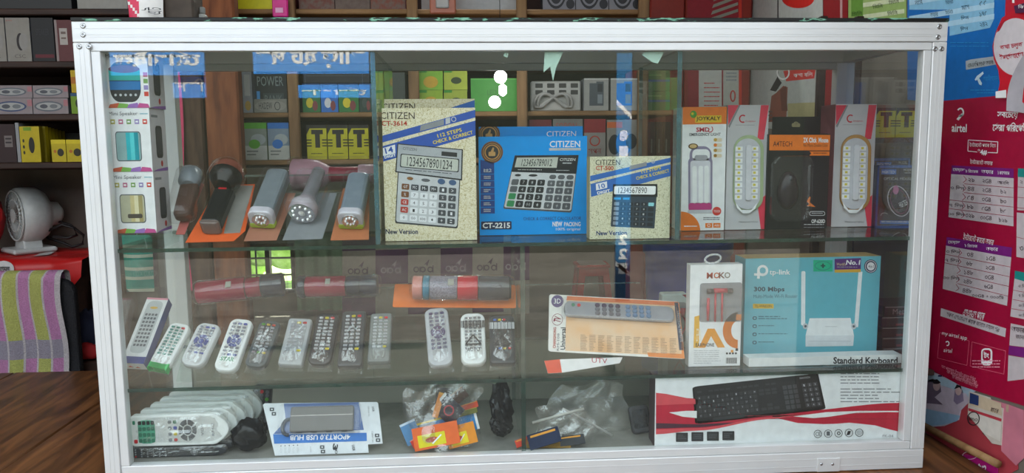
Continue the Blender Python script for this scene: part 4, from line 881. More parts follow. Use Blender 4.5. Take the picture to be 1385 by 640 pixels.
a, b = uf(195, 330), uf(668, 420); q = MB(); w_, h_ = b[0]-a[0], a[1]-b[1]; cx, cy = (a[0]+b[0])/2, (a[1]+b[1])/2-.002
q.slab(rrect(w_, h_, .012, 5, cx, cy), .0012, .014, mat('#98989e', .4), .003); ro = q.build('remote_body', o)
q = MB(); rr_ = random.Random(3)
for j in range(3):
    for i in range(8):
        x, y = cx-w_*.20+i*w_*.062+(w_*.03 if i > 3 else 0), cy+h_*(.28-.28*j)
        q.lathe([(.0055, .0138), (.0055, .0152), (.0038, .0165)], mat('#4a3a56') if (j == 0 and i < 4) else mat('#6a6872') if i < 4 else mat('#6a86a8'), 12, T(x, y, 0))
for x in (.06, .1): q.lathe([(.004, .0138), (.004, .0155)], RED if x == .1 else mat('#3a7a5a'), 12, T(cx-w_*.5+w_*x*1.3, cy+h_*.2, 0))
q.build('buttons', ro)
q = MB(); q.slab(rrect(w_+.014, h_+.018, .012, 5, cx, cy), .0012, .021, BLISTER, .006); q.build('blister', o)
# folded white and red paper card at the foot of the pane
M, L, mp = on_slope('L', (785, 506), (785, 488)); q = MB()
pts = [(736, 489), (757, 487), (842, 484), (838, 492), (760, 505), (741, 506)]
inv = M.inverted(); pl_ = [inv @ ray_plane(*t, p, n) for t in pts]; out = [(v.x, v.y) for v in pl_]
q.slab(out, 0, .0012, mat('#eae6e4', .5)); f = Face(q, T(0, 0, .0012)); f.poly([out[0], out[1], ((out[1][0]+out[4][0])/2, (out[1][1]+out[4][1])/2), out[4], out[5]], mat('#e8563a'), 1)
v = inv @ ray_plane(812, 490, p, n); f.text('UTV', v.x-.018, v.y-.004, v.x+.014, v.y+.008, mat('#b8304a'), 1, up=True)
tag(place(q.build('paper_card'), M), 'white paper card with an orange red end, at the foot of the universal remote', 'card')

# torches in their packs on the upper pane, pointing up or down the slope
def torch_up(pb, pt, card_px, lab, build, cardm, cat='torch', card2=None):
    M, L, mp = on_slope('U', pb, pt); e = empty('torch_pack', (0, 0, 0), lab, cat, 'torches in blister packs'); e.matrix_world = M
    if card_px:
        inv = M.inverted(); p, n, d = SLP['U']; out = [inv @ ray_plane(*t, p, n) for t in card_px]; q = MB(); q.slab([(v.x, v.y) for v in out], -.0004, .0006, cardm)
        if card2: Face(q, T(0, 0, .0006)).poly([(v.x, v.y) for v in [inv @ ray_plane(*t, p, n) for t in card2]], mat('#8f8b86', .35), 1)
        q.build('backing_card', e)
    build(e, L, mp); return e
def t_black(e, L, mp):
    w = 27*mp; q = MB(); q.slab(rrect(w, L*.72, w*.2, 5, 0, L*.36), .002, .002+w*.8, mat('#1b1b1d', .3), w*.2); q.build('body', e)
    q = MB(); R = 22*mp; zc = R*1.18+.0015; q.lathe([(w*.45, L*.66), (R*.8, L*.74), (R, L*.8), (R, L*.9)], mat('#1b1413', .25), 28, T(0, 0, zc), 'Y'); q.build('head', e)
    q = MB(); q.lathe([(R*1.02, L*.88), (R*1.04, L*.95), (R*.96, L*1.0)], mat('#8a4a3a', .2), 28, T(0, 0, zc), 'Y'); q.build('bezel_ring', e)
    q = MB(); q.lathe([(R*.93, L*.985), (R*.5, L*.95), (R*.15, L*.93)], mat('#c8b8a8', .15), 28, T(0, 0, zc), 'Y'); q.build('reflector', e)
    q = MB(); q.box(-w*.2, w*.2, L*.64, L*.70, .002+w*.8, .004+w*.8, RED); q.build('switch', e)
    q = MB(); q.slab(rrect(w*.95, .012, w*.2, 4, 0, .002), .002, .002+w*.78, mat('#7a6a66', .3), .002); q.build('tail_cap', e)
    q = MB(); q.lathe([(R*1.1, L*.74), (R*1.16, L*.8), (R*1.16, L*.98), (R*1.05, L*1.03)], BLISTER, 24, T(0, 0, zc), 'Y'); q.build('blister', e)
def t_square(col, lens_, base):
    def go(e, L, mp):
        w = 30*mp; q = MB(); q.slab(rrect(w, L*.95, w*.22, 5, 0, L*.55), .002, w*.86, col, w*.16); q.build('body', e)
        Mf = basis((0, L*.075, w*.535), (1, 0, 0), (0, 0, 1), (0, -1, 0)); q = MB()
        q.slab(rrect(w*1.1, w*.98, w*.3, 6), -.014, .004, mat('#d8d2da', .3), .002, Mf); q.build('head', e)
        q = MB(); q.slab(rrect(w*1.12, w*.28, w*.1, 4, 0, -w*.36), -.012, .0055, base, .002, Mf); q.build('lime_foot', e)
        q = MB(); q.lathe([(w*.38, .0042), (w*.38, .006), (w*.3, .005), (w*.08, .0042)], mat('#d8d4d6', .08, .9), 24, Mf)
        for i in range(8): a = i*PI/4; q.lathe([(w*.07, .0045), (w*.03, .0085)], mat('#efecec', .1, .5), 8, Mf @ T(w*.2*math.cos(a), w*.2*math.sin(a), 0))
        q.build('lens', e)
        q = MB(); q.slab(rrect(w*1.35, L*1.02, w*.3, 5, 0, L*.5), .0008, w*1.08, BLISTER, w*.22); q.build('blister', e)
    return go
def t_chrome(e, L, mp):
    R = 19*mp; Mf = T(0, 0, R*1.05); q = MB(); q.lathe([(R*.62, L*.35), (R*.5, L*.5), (R*.48, L*1.25), (R*.4, L*1.28)], mat('#8e8a90', .3, .2), 24, Mf, 'Y'); q.build('body', e)
    q = MB(); q.lathe([(R*.94, -.002), (R, .003), (R*.98, L*.18), (R*.62, L*.36)], mat('#c9bcc4', .25, .3), 28, Mf, 'Y'); q.build('head', e)
    q = MB(); q.lathe([(R*.92, -.003), (R*.88, -.0005), (R*.3, .003)], mat('#d8d4d6', .06, .95), 24, Mf, 'Y')
    for i in range(10): a = i*PI/5; q.lathe([(R*.15, -.002), (R*.06, -.006)], mat('#f2f0f0', .08, .6), 8, Mf @ basis((R*.62*math.sin(a), 0, R*.62*math.cos(a)), (1, 0, 0), (0, 1, 0), (0, 0, 1)), 'Y')
    q.lathe([(R*.26, -.003), (R*.1, -.007)], mat('#f2f0f0', .08, .6), 12, Mf, 'Y'); q.build('lens', e)
    q = MB(); q.slab(rrect(R*2.5, L*1.1, R*.5, 5, 0, L*.5), .0008, R*2.25, BLISTER, R*.5); q.build('blister', e)
def t_clear(e, L, mp):
    w = 24*mp; q = MB(); q.slab(rrect(w, L*.8, w*.4, 5, 0, L*.45), .002, w*.8, mat('#5a4038', .35), w*.2); q.build('body', e)
    q = MB(); q.lathe([(w*.4, L*.72), (w*.62, L*.8), (w*.62, L*1.02), (w*.5, L*1.05)], mat('#8e949a', .3), 24, T(0, 0, w*.65), 'Y'); q.build('head', e)
    q = MB(); q.slab(rrect(w*1.5, L*1.1, w*.4, 5, 0, L*.5), .0008, w*1.4, BLISTER, w*.4); q.build('blister', e)
ORC = mat('#e2602a', .4); ORC2 = mat('#a8705a', .4); SLV = mat('#8b9298', .3, .2)
torch_up((249, 307), (263, 247), [(238, 318), (250, 318), (276, 250), (262, 246)], 'small grey headed torch in a clear blister, farthest left on the upper pane', t_clear, mat('#b8605a', .4))
torch_up((288, 317), (316, 250), [(251, 329), (316, 327), (332, 313), (345, 250), (296, 252)], 'black torch with a flared reddish head on an orange card', t_black, ORC, card2=[(303, 317), (325, 316), (343, 252), (318, 252)])
torch_up((355, 313), (380, 247), [(330, 327), (374, 326), (400, 262), (357, 262)], 'silver square faced torch with a lime foot, right of the black torch', t_square(SLV, 0, mat('#a8bf3a', .4)), ORC2)
torch_up((412, 303), (430, 258), [(382, 326), (436, 324), (456, 262), (408, 262)], 'round chrome torch with a cluster of clear LEDs facing outward', t_chrome, mat('#85878b', .4))
torch_up((475, 314), (488, 252), [(447, 326), (499, 325), (500, 250), (464, 256)], 'silver square faced torch with a lime foot, next to the teal glass divider', t_square(mat('#8f9aa6', .3, .2), 0, mat('#a8bf3a', .4)), mat('#b8704a', .4))
# big pink torch lying across behind them
p, n, d = SLP['U']; a = ray_plane(378, 262, p, n); mp = depth(a)/FPX; R = 22*mp; e = empty('torch_pack', (0, 0, 0), 'large dusty pink torch lying sideways behind the chrome torch', 'torch', 'torches in blister packs'); 
e.matrix_world = basis(Vector((a.x, .275, ZU+.092)), Vector((1, 0, 0)), Vector((0, 1, 0)), Vector((0, 0, 1))); L = 120*mp
q = MB(); q.lathe([(R*.9, 0), (R*1.05, .004), (R*1.05, L*.2), (R*.95, L*.32), (R*.55, L*.45)], mat('#b98a98', .25), 30, T(0, 0, R*1.1), 'X'); q.build('head', e)
q = MB(); q.lathe([(R*.55, L*.44), (R*.5, L*.5), (R*.5, L*.82), (R*.45, L*.84)], mat('#98203c', .3), 24, T(0, 0, R*1.1), 'X'); q.build('body', e)
q = MB(); q.lathe([(R*.62, L*.80), (R*.66, L*.84), (R*.66, L*.98), (R*.5, L)], mat('#c8a0aa', .3), 24, T(0, 0, R*1.1), 'X'); q.build('tail_cap', e)
q = MB(); q.lathe([(R*.85, -.001), (R*.5, .003), (R*.2, .005)], mat('#d8d0d4', .1, .8), 24, T(0, 0, R*1.1), 'X'); q.build('lens', e)
q = MB(); q.slab(rrect(L*1.04, R*2.5, R*.4, 5, L/2, 0), 0, R*2.3, BLISTER, R*.3); q.build('blister', e)
MB().rbox(-.01, L+.01, -R*1.15, R*1.15, -.092+.0015, -.0008, mat('#8a857e', .6), .002).build('card_carton', e)
# ------------------------------------------------------------ bottom compartment
def edge_remote(px0, px1, py0, py1, Y, z, label, body, btn, group, detail, wrap=None, Hh=None, W=None, cx=None):
    """a remote stood on its long edge, keys towards the glass; x along its length (battery end right)"""
    a, b = at(px0, py1, Y=Y), at(px1, py1, Y=Y); t = at((px0+px1)/2, py0, Y=Y)
    W = W or b.x-a.x; Hh = Hh or t.z-z; cx = cx if cx is not None else (a.x+b.x)/2
    M = basis((cx, Y, z), (1, 0, 0), (0, 0, 1), (0, -1, 0)); o = MB(); out = rrect(W, Hh, Hh*.1, 7, 0, Hh/2)
    out = [(x if x < 0 else (x if abs(x) < W*.36 else W*.36+(x-W*.36)*math.sqrt(max(0, 1-((y-Hh/2)/(Hh/2))**2))**.9), y) for x, y in rrect_round(W, Hh)]
    o.slab(out, -.016, 0, body, .003); root = o.build('remote_control'); root.matrix_world = M; tag(root, label, 'remote control', group)
    if detail:
        q = MB(); f = Face(q, T(0, 0, .0002), lift=.0004)
        detail(q, f, W, Hh); q.build('buttons', root)
    if wrap: film_sheet(T(0, .0015, -.004), W*1.0, Hh*.985, .0055, wrap, int(W*9999) % 97, nu=36, nv=12).build('plastic_wrapper', root)
    return root
def rrect_round(W, Hh):
    r = Hh*.12; R = Hh*.5; p = []
    for k in range(13): a = -PI/2+PI*k/12; p.append((W/2-R+R*math.cos(a), Hh/2+R*math.sin(a)))
    for k in range(5): a = PI/2+PI/2*k/4; p.append((-W/2+r+r*math.cos(a), Hh-r+r*math.sin(a)))
    for k in range(5): a = PI+PI/2*k/4; p.append((-W/2+r+r*math.cos(a), r+r*math.sin(a)))
    return p
def d_white(q, f, W, Hh):
    def key(x, y, w, h, m): q.slab(rrect(w, h, min(w, h)*.3, 3, x, y), -.0004, .0012, m, .0004)
    key(-W*.45, Hh*.18, W*.035, Hh*.12, RED); key(-W*.46, Hh*.78, W*.025, Hh*.12, mat('#2a8a6a'))
    key(-W*.335, Hh*.48, W*.17, Hh*.74, mat('#5aa88a'))
    for j in range(4):
        for i in range(4): q.slab(rrect(W*.034, Hh*.12, .002, 3, -W*.40+i*W*.043, Hh*(.2+.19*j)), .0006, .0018, mat('#3a7a62') if j < 3 else KEYD, .0004)
    for j in range(4):
        for i, c in enumerate((MIDG, MIDG)): key(-W*.10+i*W*.055, Hh*(.2+.19*j), W*.035, Hh*.1, (RED, YELLOW, mat('#4a5ab8'), mat('#1c6a4a'))[j] if i else GREY)
    cx, cy, R = W*.08, Hh*.5, Hh*.34
    for a in range(6): q.slab([(cx+R*math.cos(t)*k*.8, cy+R*math.sin(t)*k) for k, ts in ((1, range(5)), (.55, range(4, -1, -1))) for t in [math.radians(a*60-24+s_*12) for s_ in ts]], -.0004, .0014, MIDG, .0003)
    q.slab(ell(cx, cy, R*.35, R*.42, 14), -.0004, .0014, MIDG, .0004)
    f.text('VIDN', W*.215, Hh*.36, W*.245, Hh*.64, MIDG, 1, rot=0, up=True) if 0 else f.text('VIDN', W*.17, Hh*.46, W*.29, Hh*.54, MIDG, 1, rot=90, up=True); f.text('RM-2', W*.27, Hh*.46, W*.41, Hh*.54, GREY, 1, rot=90, up=True)
def d_dark(q, f, W, Hh):
    for j in range(4):
        for i in range(6):
            q.lathe([(Hh*.075, -.0003), (Hh*.07, .0012)], RED if (j, i) == (0, 0) else mat('#8d9094', .5), 12, T(-W*.45+i*W*.062, Hh*(.16+.22*j), 0))
    cx, cy = W*.16, Hh*.5
    q.lathe([(Hh*.38, -.0003), (Hh*.38, .0009), (Hh*.22, .0009)], mat('#6a6c70', .5), 24, T(cx, cy, 0)); q.lathe([(Hh*.16, .0), (Hh*.16, .0016)], mat('#a9abb0', .5), 16, T(cx, cy, 0))
    for a in range(4): q.lathe([(Hh*.05, .0005), (Hh*.045, .0016)], LGREY, 10, T(cx+Hh*.3*math.cos(a*PI/2), cy+Hh*.3*math.sin(a*PI/2), 0))
YE = .052
ztop = at(240, 604, Y=YE).z; hd = ztop-ZD-.001
xl = at(243, 580, Y=YE).x; Wd = at(310, 600, Y=YE).x-at(177, 600, Y=YE).x
hw = at(243, 561, Y=YE+.0).z-ztop-.001
edge_remote(177, 300, 604, 632, YE, ZD, 'black remote lying at the very front under the white remote with green keys', mat('#34363a', .35), 0, 'remotes bundled in the bottom compartment', d_dark, FILM, Hh=hd, W=Wd*.98, cx=xl-.004)
edge_remote(178, 309, 562, 598, YE, ztop+.001, 'white remote with green number keys facing the glass, front of the bundle', mat('#eef0ee', .3), 0, 'remotes bundled in the bottom compartment', d_white, FILM, Hh=hw, W=Wd, cx=xl)
ordw = ['second', 'third', 'fourth', 'fifth']
for i in range(4):
    y = YE+.024*(i+1); 
    edge_remote(0, 0, 0, 0, y, ZD, f'black remote under the white ones, {ordw[i]} from the glass', mat('#3a3c40', .35), 0, 'remotes bundled in the bottom compartment', None, None, Hh=hd, W=Wd*.98, cx=xl+.006*i)
    edge_remote(0, 0, 0, 0, y, ztop+.001, f'white remote in the bundle, {ordw[i]} from the glass behind the green keyed one', mat('#d9dcda', .35), 0, 'remotes bundled in the bottom compartment', None, HAZY if i % 2 else FILM, Hh=hw+.004*(i+1), W=Wd, cx=xl+.010*(i+1))
# black wrapped remotes behind the bundle's right end
def lump(q, c, r, m, seed, sy=1, n=22, rough=.16):
    rd = random.Random(seed); ph = [rd.uniform(0, 6) for _ in range(8)]
    def f(u, v):
        a, b = 2*PI*u, PI*v
        k = 1+rough*(math.sin(3*a+ph[0]+4*math.cos(b))*.5+math.sin(7*a+5*b+ph[1])*.35+math.sin(11*a-9*b+ph[2])*.3+.25*math.sin(17*b+5*a+ph[3]))
        return (c[0]+r[0]*k*math.cos(a)*math.sin(b), c[1]+r[1]*k*math.sin(a)*math.sin(b), max(c[2]+r[2]*k*math.cos(b), c[2]-r[2]*.92))
    q.grid(f, n, n*2//3, m)
    return q
BAGK = mat('#121316', .22, 0, .3, 40, .4)
a = at(352, 600, Y=.18); e = empty('remote_control', (a.x, .19, ZD), 'black remote with coloured keys standing on end at the right of the bundle', 'remote control', 'remotes bundled in the bottom compartment')
Hh = at(345, 522, Y=.19).z-ZD; e.rotation_euler = (0, .12, 0)
MB().slab(rrect(.040, Hh, .008, 5, 0, Hh/2), 0, .018, mat('#26272b', .35), .003, basis((0, 0, .004), (1, 0, 0), (0, 0, 1), (0, -1, 0))).build('body', e)
q = MB(); Mf = basis((0, -.018, .004), (1, 0, 0), (0, 0, 1), (0, -1, 0))
for j in range(9):
    for i in range(3): q.lathe([(.0042, 0), (.004, .0015)], (RED if (i, j) == (1, 8) else GREEN if (i, j) == (2, 6) else MIDG), 10, Mf @ T(-.012+.012*i, Hh*.25+j*Hh*.08, 0))
q.build('buttons', e)
q = MB(); lump(q, (0, 0, .034), (.034, .026, .033), BAGK, 5); o = q.build('plastic_bag'); a = at(339, 612, Y=.075); o.location = (a.x, .075, ZD+.0); tag(o, 'crumpled black plastic bundle beside the bundled remotes', 'bag')
# usb hub blister pack leaning on its back edge
k = CR(340, 520, 5.335); quad = [k(*q) for q in ((90, 140), (912, 130), (945, 428), (100, 440))]
zb = ZD+.0012; yb = .040; a = at(435, 613, Y=yb)
tilt = math.radians(28); v = Vector((0, math.sin(tilt), math.cos(tilt))); n = Vector((0, -math.cos(tilt), math.sin(tilt))); P0 = Vector((0, yb, zb))
def hp(x, y): return ray_plane(*k(x, y), P0, n)
bl, br, tl, tr = hp(170, 524), hp(845, 496), hp(90, 140), hp(912, 130)
roll = math.atan2((tr-tl).dot(v), (tr-tl).x); W = (tr-tl).length; Hh = ((tl-bl).length+(tr-br).length)/2
M = basis(Vector(((bl.x+br.x)/2, yb, zb)), (1, 0, 0), v, n); inv = M.inverted()
loc = lambda x, y: (lambda w_: (w_.x, max(w_.y, .0)))(inv @ hp(x, y))
q = MB(); q.slab([loc(*t) for t in ((84, 150), (96, 138), (905, 128), (915, 138), (948, 428), (842, 434), (846, 498), (170, 526))], 0, .0012, mat('#e2e4e8', .4)); f = Face(q, T(0, 0, .0012), fn=loc)
f.poly([(235, 140), (775, 130), (812, 330), (160, 360), (250, 260)], mat('#5a74ac', .4)); f.poly([(158, 362), (832, 350), (834, 410), (166, 430)], mat('#2a72c4', .35), 2)
f.text('4PORT3.0 USB HUB', 280, 366, 714, 402, WHITE, 3, rot=179, bold=.02, shear=.1)
f.text('UGR', 862, 172, 898, 188, MIDG, 3, rot=82, bold=.02); f.text('USB Hub 3.0', 812, 188, 886, 200, GREY, 3, rot=86); f.text('Cable:1.2m', 836, 374, 916, 386, MIDG, 3, rot=86)
for (x, y) in ((150, 182), (164, 214), (908, 370), (915, 404), (512, 454), (518, 486)): f.rr(x-16, y-13, x+16, y+13, 4, MIDG, 3); f.ell(x, y, 6, 5, WHITE, 4)
f.text('3', 582, 436, 630, 472, KEYD, 3, rot=100, bold=.04); f.text('0', 600, 480, 626, 498, KEYD, 3, rot=95); f.text('UGR', 716, 450, 760, 470, MIDG, 3, rot=80, bold=.02); f.text('Cable', 410, 466, 450, 474, GREY, 3, rot=85)
for i in range(5): f.ell(215+30*i, 446-1.5*i, 4, 4, KEYD, 3); f.fine(208+30*i, 458, 226+30*i, 500, 4, LGREY, 3, .3, seed=i)
hub = q.build('usb_hub_pack'); hub.matrix_world = M; tag(hub, 'upside down white and blue four port hub blister pack on the case bottom', 'usb hub')
pts = [loc(*t) for t in ((290, 170), (740, 158), (752, 340), (285, 352))]; cx = sum(t[0] for t in pts)/4; cy = sum(t[1] for t in pts)/4; w_ = pts[1][0]-pts[0][0]; h_ = pts[0][1]-pts[3][1]
q = MB(); q.slab(rrect(w_, h_, .004, 4, cx, cy), .002, .017, mat('#66605a', .4, 0, .08, 40), .003); q.box(cx-w_*.49, cx+w_*.49, cy+h_*.12, cy+h_*.15, .0165, .0178, mat('#c8c2b8', .2))
hb = q.build('hub_body', hub); q = MB()
for i in range(4): x = cx-w_*.36+i*w_*.24; q.box(x-.006, x+.006, cy-h_*.52, cy-h_*.48, .006, .012, DARK)
q.build('usb_ports', hb)
q = MB(); q.tube([(cx-w_*.5+.012*math.cos(t)-.004, cy-h_*.28+.016*math.sin(t), .008) for t in [PI*.45+i*PI*1.1/12 for i in range(13)]], .0035, mat('#4a4e56', .4), 8); q.build('cable', hub)
q = MB(); q.slab(rrect(w_*1.3, h_*1.22, .008, 5, cx-.004, cy), .0016, .024, BLISTER, .006); q.build('blister', hub)
# bag of bright memory-card packets
rc = random.Random(12)
PKT = [('orange packet with a yellow window, lowest in the packet bag', (590, 606), 62, 30, -10, '#ee6a2a', '#e8d81c', .040), ('yellow and orange packet leaning at the right of the packet bag', (624, 595), 40, 28, -14, '#e89020', '#f0dc1c', .046),
       ('blue packet with red and white letters and a yellow top edge', (605, 577), 84, 28, -14, '#2a86c8', '#e8c820', .075), ('dark packet with a white corner behind the blue letter packet', (606, 554), 30, 36, -50, '#22283a', '#e8e8e8', .070),
       ('thin orange packet standing on end at the left of the bag', (593, 548), 8, 34, 18, '#f0902a', '#f4b04a', .074), ('folded brown packet at the top of the packet bag', (618, 538), 30, 16, -38, '#4a2a1c', '#8a5a2a', .082),
       ('red packet edge behind the blue letter packet', (630, 551), 34, 8, -16, '#c8401c', '#e8a02a', .078), ('olive green packet edge under the red one', (628, 559), 36, 7, -14, '#6a6a1c', '#a8a02a', .072), ('black packet tucked at the back of the packet bag', (600, 540), 22, 30, 8, '#18181c', '#3a3a44', .092),
       ('small crimson packet peeping out at the left of the bag', (566, 600), 20, 12, -30, '#d8382a', '#f0a08a', .050), ('pale blue packet at the left side of the packet bag', (556, 585), 22, 30, -24, '#5a8ab8', '#c8d8e8', .062)]
for i, (lab, (px, py), w, h, rot, c1, c2, Y) in enumerate(PKT):
    a = at(px, py, Y=Y); mp = depth(a)/FPX; q = MB(); W, Hh = w*mp, h*mp; th = math.radians(-rot); lean = .30
    u = Vector((math.cos(th), 0, math.sin(th))); v = Vector((-math.sin(th), lean, math.cos(th))).normalized(); v = (v-u*v.dot(u)).normalized(); n = u.cross(v)
    a.z = max(a.z, ZD+.003+W*.5*abs(u.z)+Hh*.5*abs(v.z))
    M = basis(a, u, v, n)
    q.slab(rrect(W, Hh, .001, 2), -.0012, .0012, mat(c1, .35)); f = Face(q, T(0, 0, .0012))
    f.rect(-W*.4, -Hh*.4, W*.2, Hh*.15, mat(c2, .35)) if i in (0, 1) else f.rect(-W*.5, Hh*.40, W*.5, Hh*.5, mat(c2, .35))
    if i in (0, 1): f.ell(-W*.1, -Hh*.12, W*.14, Hh*.12, mat('#c8502a'), 2); f.line([(-W*.1, -Hh*.3), (W*.12, Hh*.02)], W*.03, WHITE, 3)
    if i == 2: f.text('AK', -W*.36, -Hh*.48, -W*.02, Hh*.1, WHITE, 2, rot=0, bold=.12, up=True); f.text('AK', -W*.34, -Hh*.46, -W*.04, Hh*.08, RED, 3, bold=.05, up=True); f.rect(W*.46, -Hh*.5, W*.5, Hh*.42, WHITE, 2); f.rect(-W*.5, -Hh*.5, -W*.18, Hh*.38, MIDG, 1)
    if i == 3: f.ring(0, -Hh*.05, W*.25, Hh*.2, W*.06, mat('#c83a4a'), 2)
    o = q.build('memory_card_packet'); o.matrix_world = M; tag(o, lab, 'packet', 'memory card packets in the bag')
def loose_bag(name, px0, px1, py0, py1, Y, label, m, seed, bulge=.03, strip=None):
    a, b = at(px0, py1, Y=Y), at(px1, py1, Y=Y); t = at((px0+px1)/2, py0, Y=Y); z0 = max(a.z, ZD+.002); w_, h_ = b.x-a.x, t.z-z0; rd = random.Random(seed); ph = [rd.uniform(0, 6) for _ in range(6)]
    q = MB()
    for sgn in (-1, 1):
        def f(u, v, sgn=sgn):
            kx = 1-.25*v*abs(math.sin(3*v+ph[5])); k = (1-(2*abs(u-.5))**3)*(1-.45*v)
            return ((a.x+b.x)/2+(u-.5)*w_*kx+.01*math.sin(6*v+ph[0])*v, Y+sgn*bulge*k*(.8+.2*math.sin(9*u+7*v+ph[1]))+.004*math.sin(17*u-12*v+ph[2])*(1-(2*abs(u-.5))**2), z0+v*h_*(1+.08*math.sin(7*u+ph[3])))
        q.grid(f, 18, 20, m)
    o = q.build(name); tag(o, label, 'bag')
    return o, a, w_, h_
loose_bag('plastic_bag', 543, 652, 520, 612, .080, 'clear plastic bag holding the bright memory card packets', FILM, 3, .052)
q = MB(); a = at(679, 600, Y=.09); lump(q, (0, 0, .060), (.0225, .023, .056), BAGK, 9, n=26, rough=.22); lump(q, (-.001, -.004, .026), (.024, .023, .026), BAGK, 17, n=24, rough=.14); q.s = [False]*len(q.s); o = q.build('black_bag'); o.location = (a.x, .10, ZD+.006); tag(o, 'crumpled black plastic bag against the dark divider', 'bag')
o, *_ = loose_bag('zip_bag', 742, 852, 520, 606, .125, 'large empty clear zip bag slumped on the case bottom', HAZY, 21, .028)
q = MB(); a, b = at(761, 553, Y=.082), at(828, 611, Y=.082); b.z = max(b.z, ZD+.005); q.tube([a, (a+b)/2+Vector((0, -.002, .002)), b], .0028, mat('#c9c7c2', .35), 6); q.build('zip_strip', o)
o, *_ = loose_bag('zip_bag', 722, 806, 552, 608, .062, 'small clear zip bag with dark cards at the foot of the large one', FILM, 23, .014)
q = MB(); a, b = at(720, 572, Y=.05), at(790, 553, Y=.05); q.tube([a, b], .003, mat('#bdbbb4', .4), 6); q.build('zip_strip', o)
for i, (px, py, w, h, rot, c, lab) in enumerate(((736, 600, 44, 16, -16, '#1c2a4a', 'navy memory card lying at the foot of the clear zip bags'), (742, 605, 60, 9, 2, '#8a6a2a', 'flat golden brown card in the small zip bag'), (766, 600, 50, 10, -6, '#3a3c40', 'dark grey card in the small zip bag'), (706, 606, 18, 8, -20, '#d8402a', 'small red card tip at the foot of the zip bags'))):
    Y = .030+.003*i; a = at(px, py, Y=Y); mp = depth(a)/FPX; th = math.radians(-rot); u = Vector((math.cos(th), 0, math.sin(th))); v = Vector((0, .75, .66)); v = (v-u*v.dot(u)).normalized(); q = MB(); q.slab(rrect(w*mp, h*mp*1.4, .001, 2), -.0008, .0008, mat(c, .35)); f = Face(q, T(0, 0, .0008)); f.rect(-w*mp*.4, h*mp*.35, w*mp*.4, h*mp*.55, mat('#e8a03a'))
    a.z = max(a.z, ZD+.003+h*mp*.5+w*mp*.5*abs(math.sin(th)))
    o = q.build('memory_card'); o.matrix_world = basis(a, u, v, u.cross(v)); tag(o, lab, 'card', 'loose memory cards')
# dark rounded gadget leaning beside the keyboard carton
a, b = at(874, 612, Y=.07), at(862, 550, Y=.10); q = MB(); Hh = b.z-ZD-.002; q.slab(rrect(.044, Hh, .008, 5, 0, Hh/2), -.014, .0, mat('#2c2c30', .4), .004); f = Face(q, T(0, 0, 0)); f.rr(-.016, Hh*.2, .016, Hh*.85, .004, mat('#1a1a1d', .2), 1)
o = q.build('card_reader'); o.matrix_world = Matrix.Translation((a.x-.006, .075, ZD+.010)) @ Matrix.Rotation(-.14, 4, 'Y') @ basis((0, 0, 0), (1, 0, 0), (0, .3, .954), (0, -.954, .3)); tag(o, 'dark rounded plastic gadget leaning beside the keyboard carton', 'gadget')
# ------------------------------------------------------------ more on the lower shelf: second earphone pack, maroon cartons
a = at(912, 478, Y=.215); q = MB(); Wp, Hp = .060, at(912, 398, Y=.215).z-ZL
q.rbox(-Wp/2, Wp/2, 0, .034, .0, Hp, mat('#b4bfbb', .35), .003); f = Face(q, basis((-Wp/2, 0, 0), (1, 0, 0), (0, 0, 1), (0, -1, 0))); f.rr(Wp*.25, Hp*.1, Wp*.95, Hp*.85, .008, mat('#8a8c8c', .3), 1); f.poly([(Wp*.75, Hp*.99), (Wp, Hp*.99), (Wp, Hp*.9)], mat('#8a2030'), 2)
o = q.build('earphone_pack'); o.location = (a.x, .215, ZL); tag(o, 'grey white pack with red earphones, half behind the slim earphone box', 'earphones')
q = MB(); q.tube([(.012+.010*math.cos(t)+.003*math.cos(3*t), -.003, Hp*.45+.030*math.sin(t)) for t in [i*2*PI/24 for i in range(24)]], .0022, mat('#b81c30', .3), 8, closed=True); q.tube([(.018, -.003, Hp*.74), (.018, -.003, Hp*.58)], [.006, .004], mat('#b81c30', .3), 10); q.build('red_earphones', o)
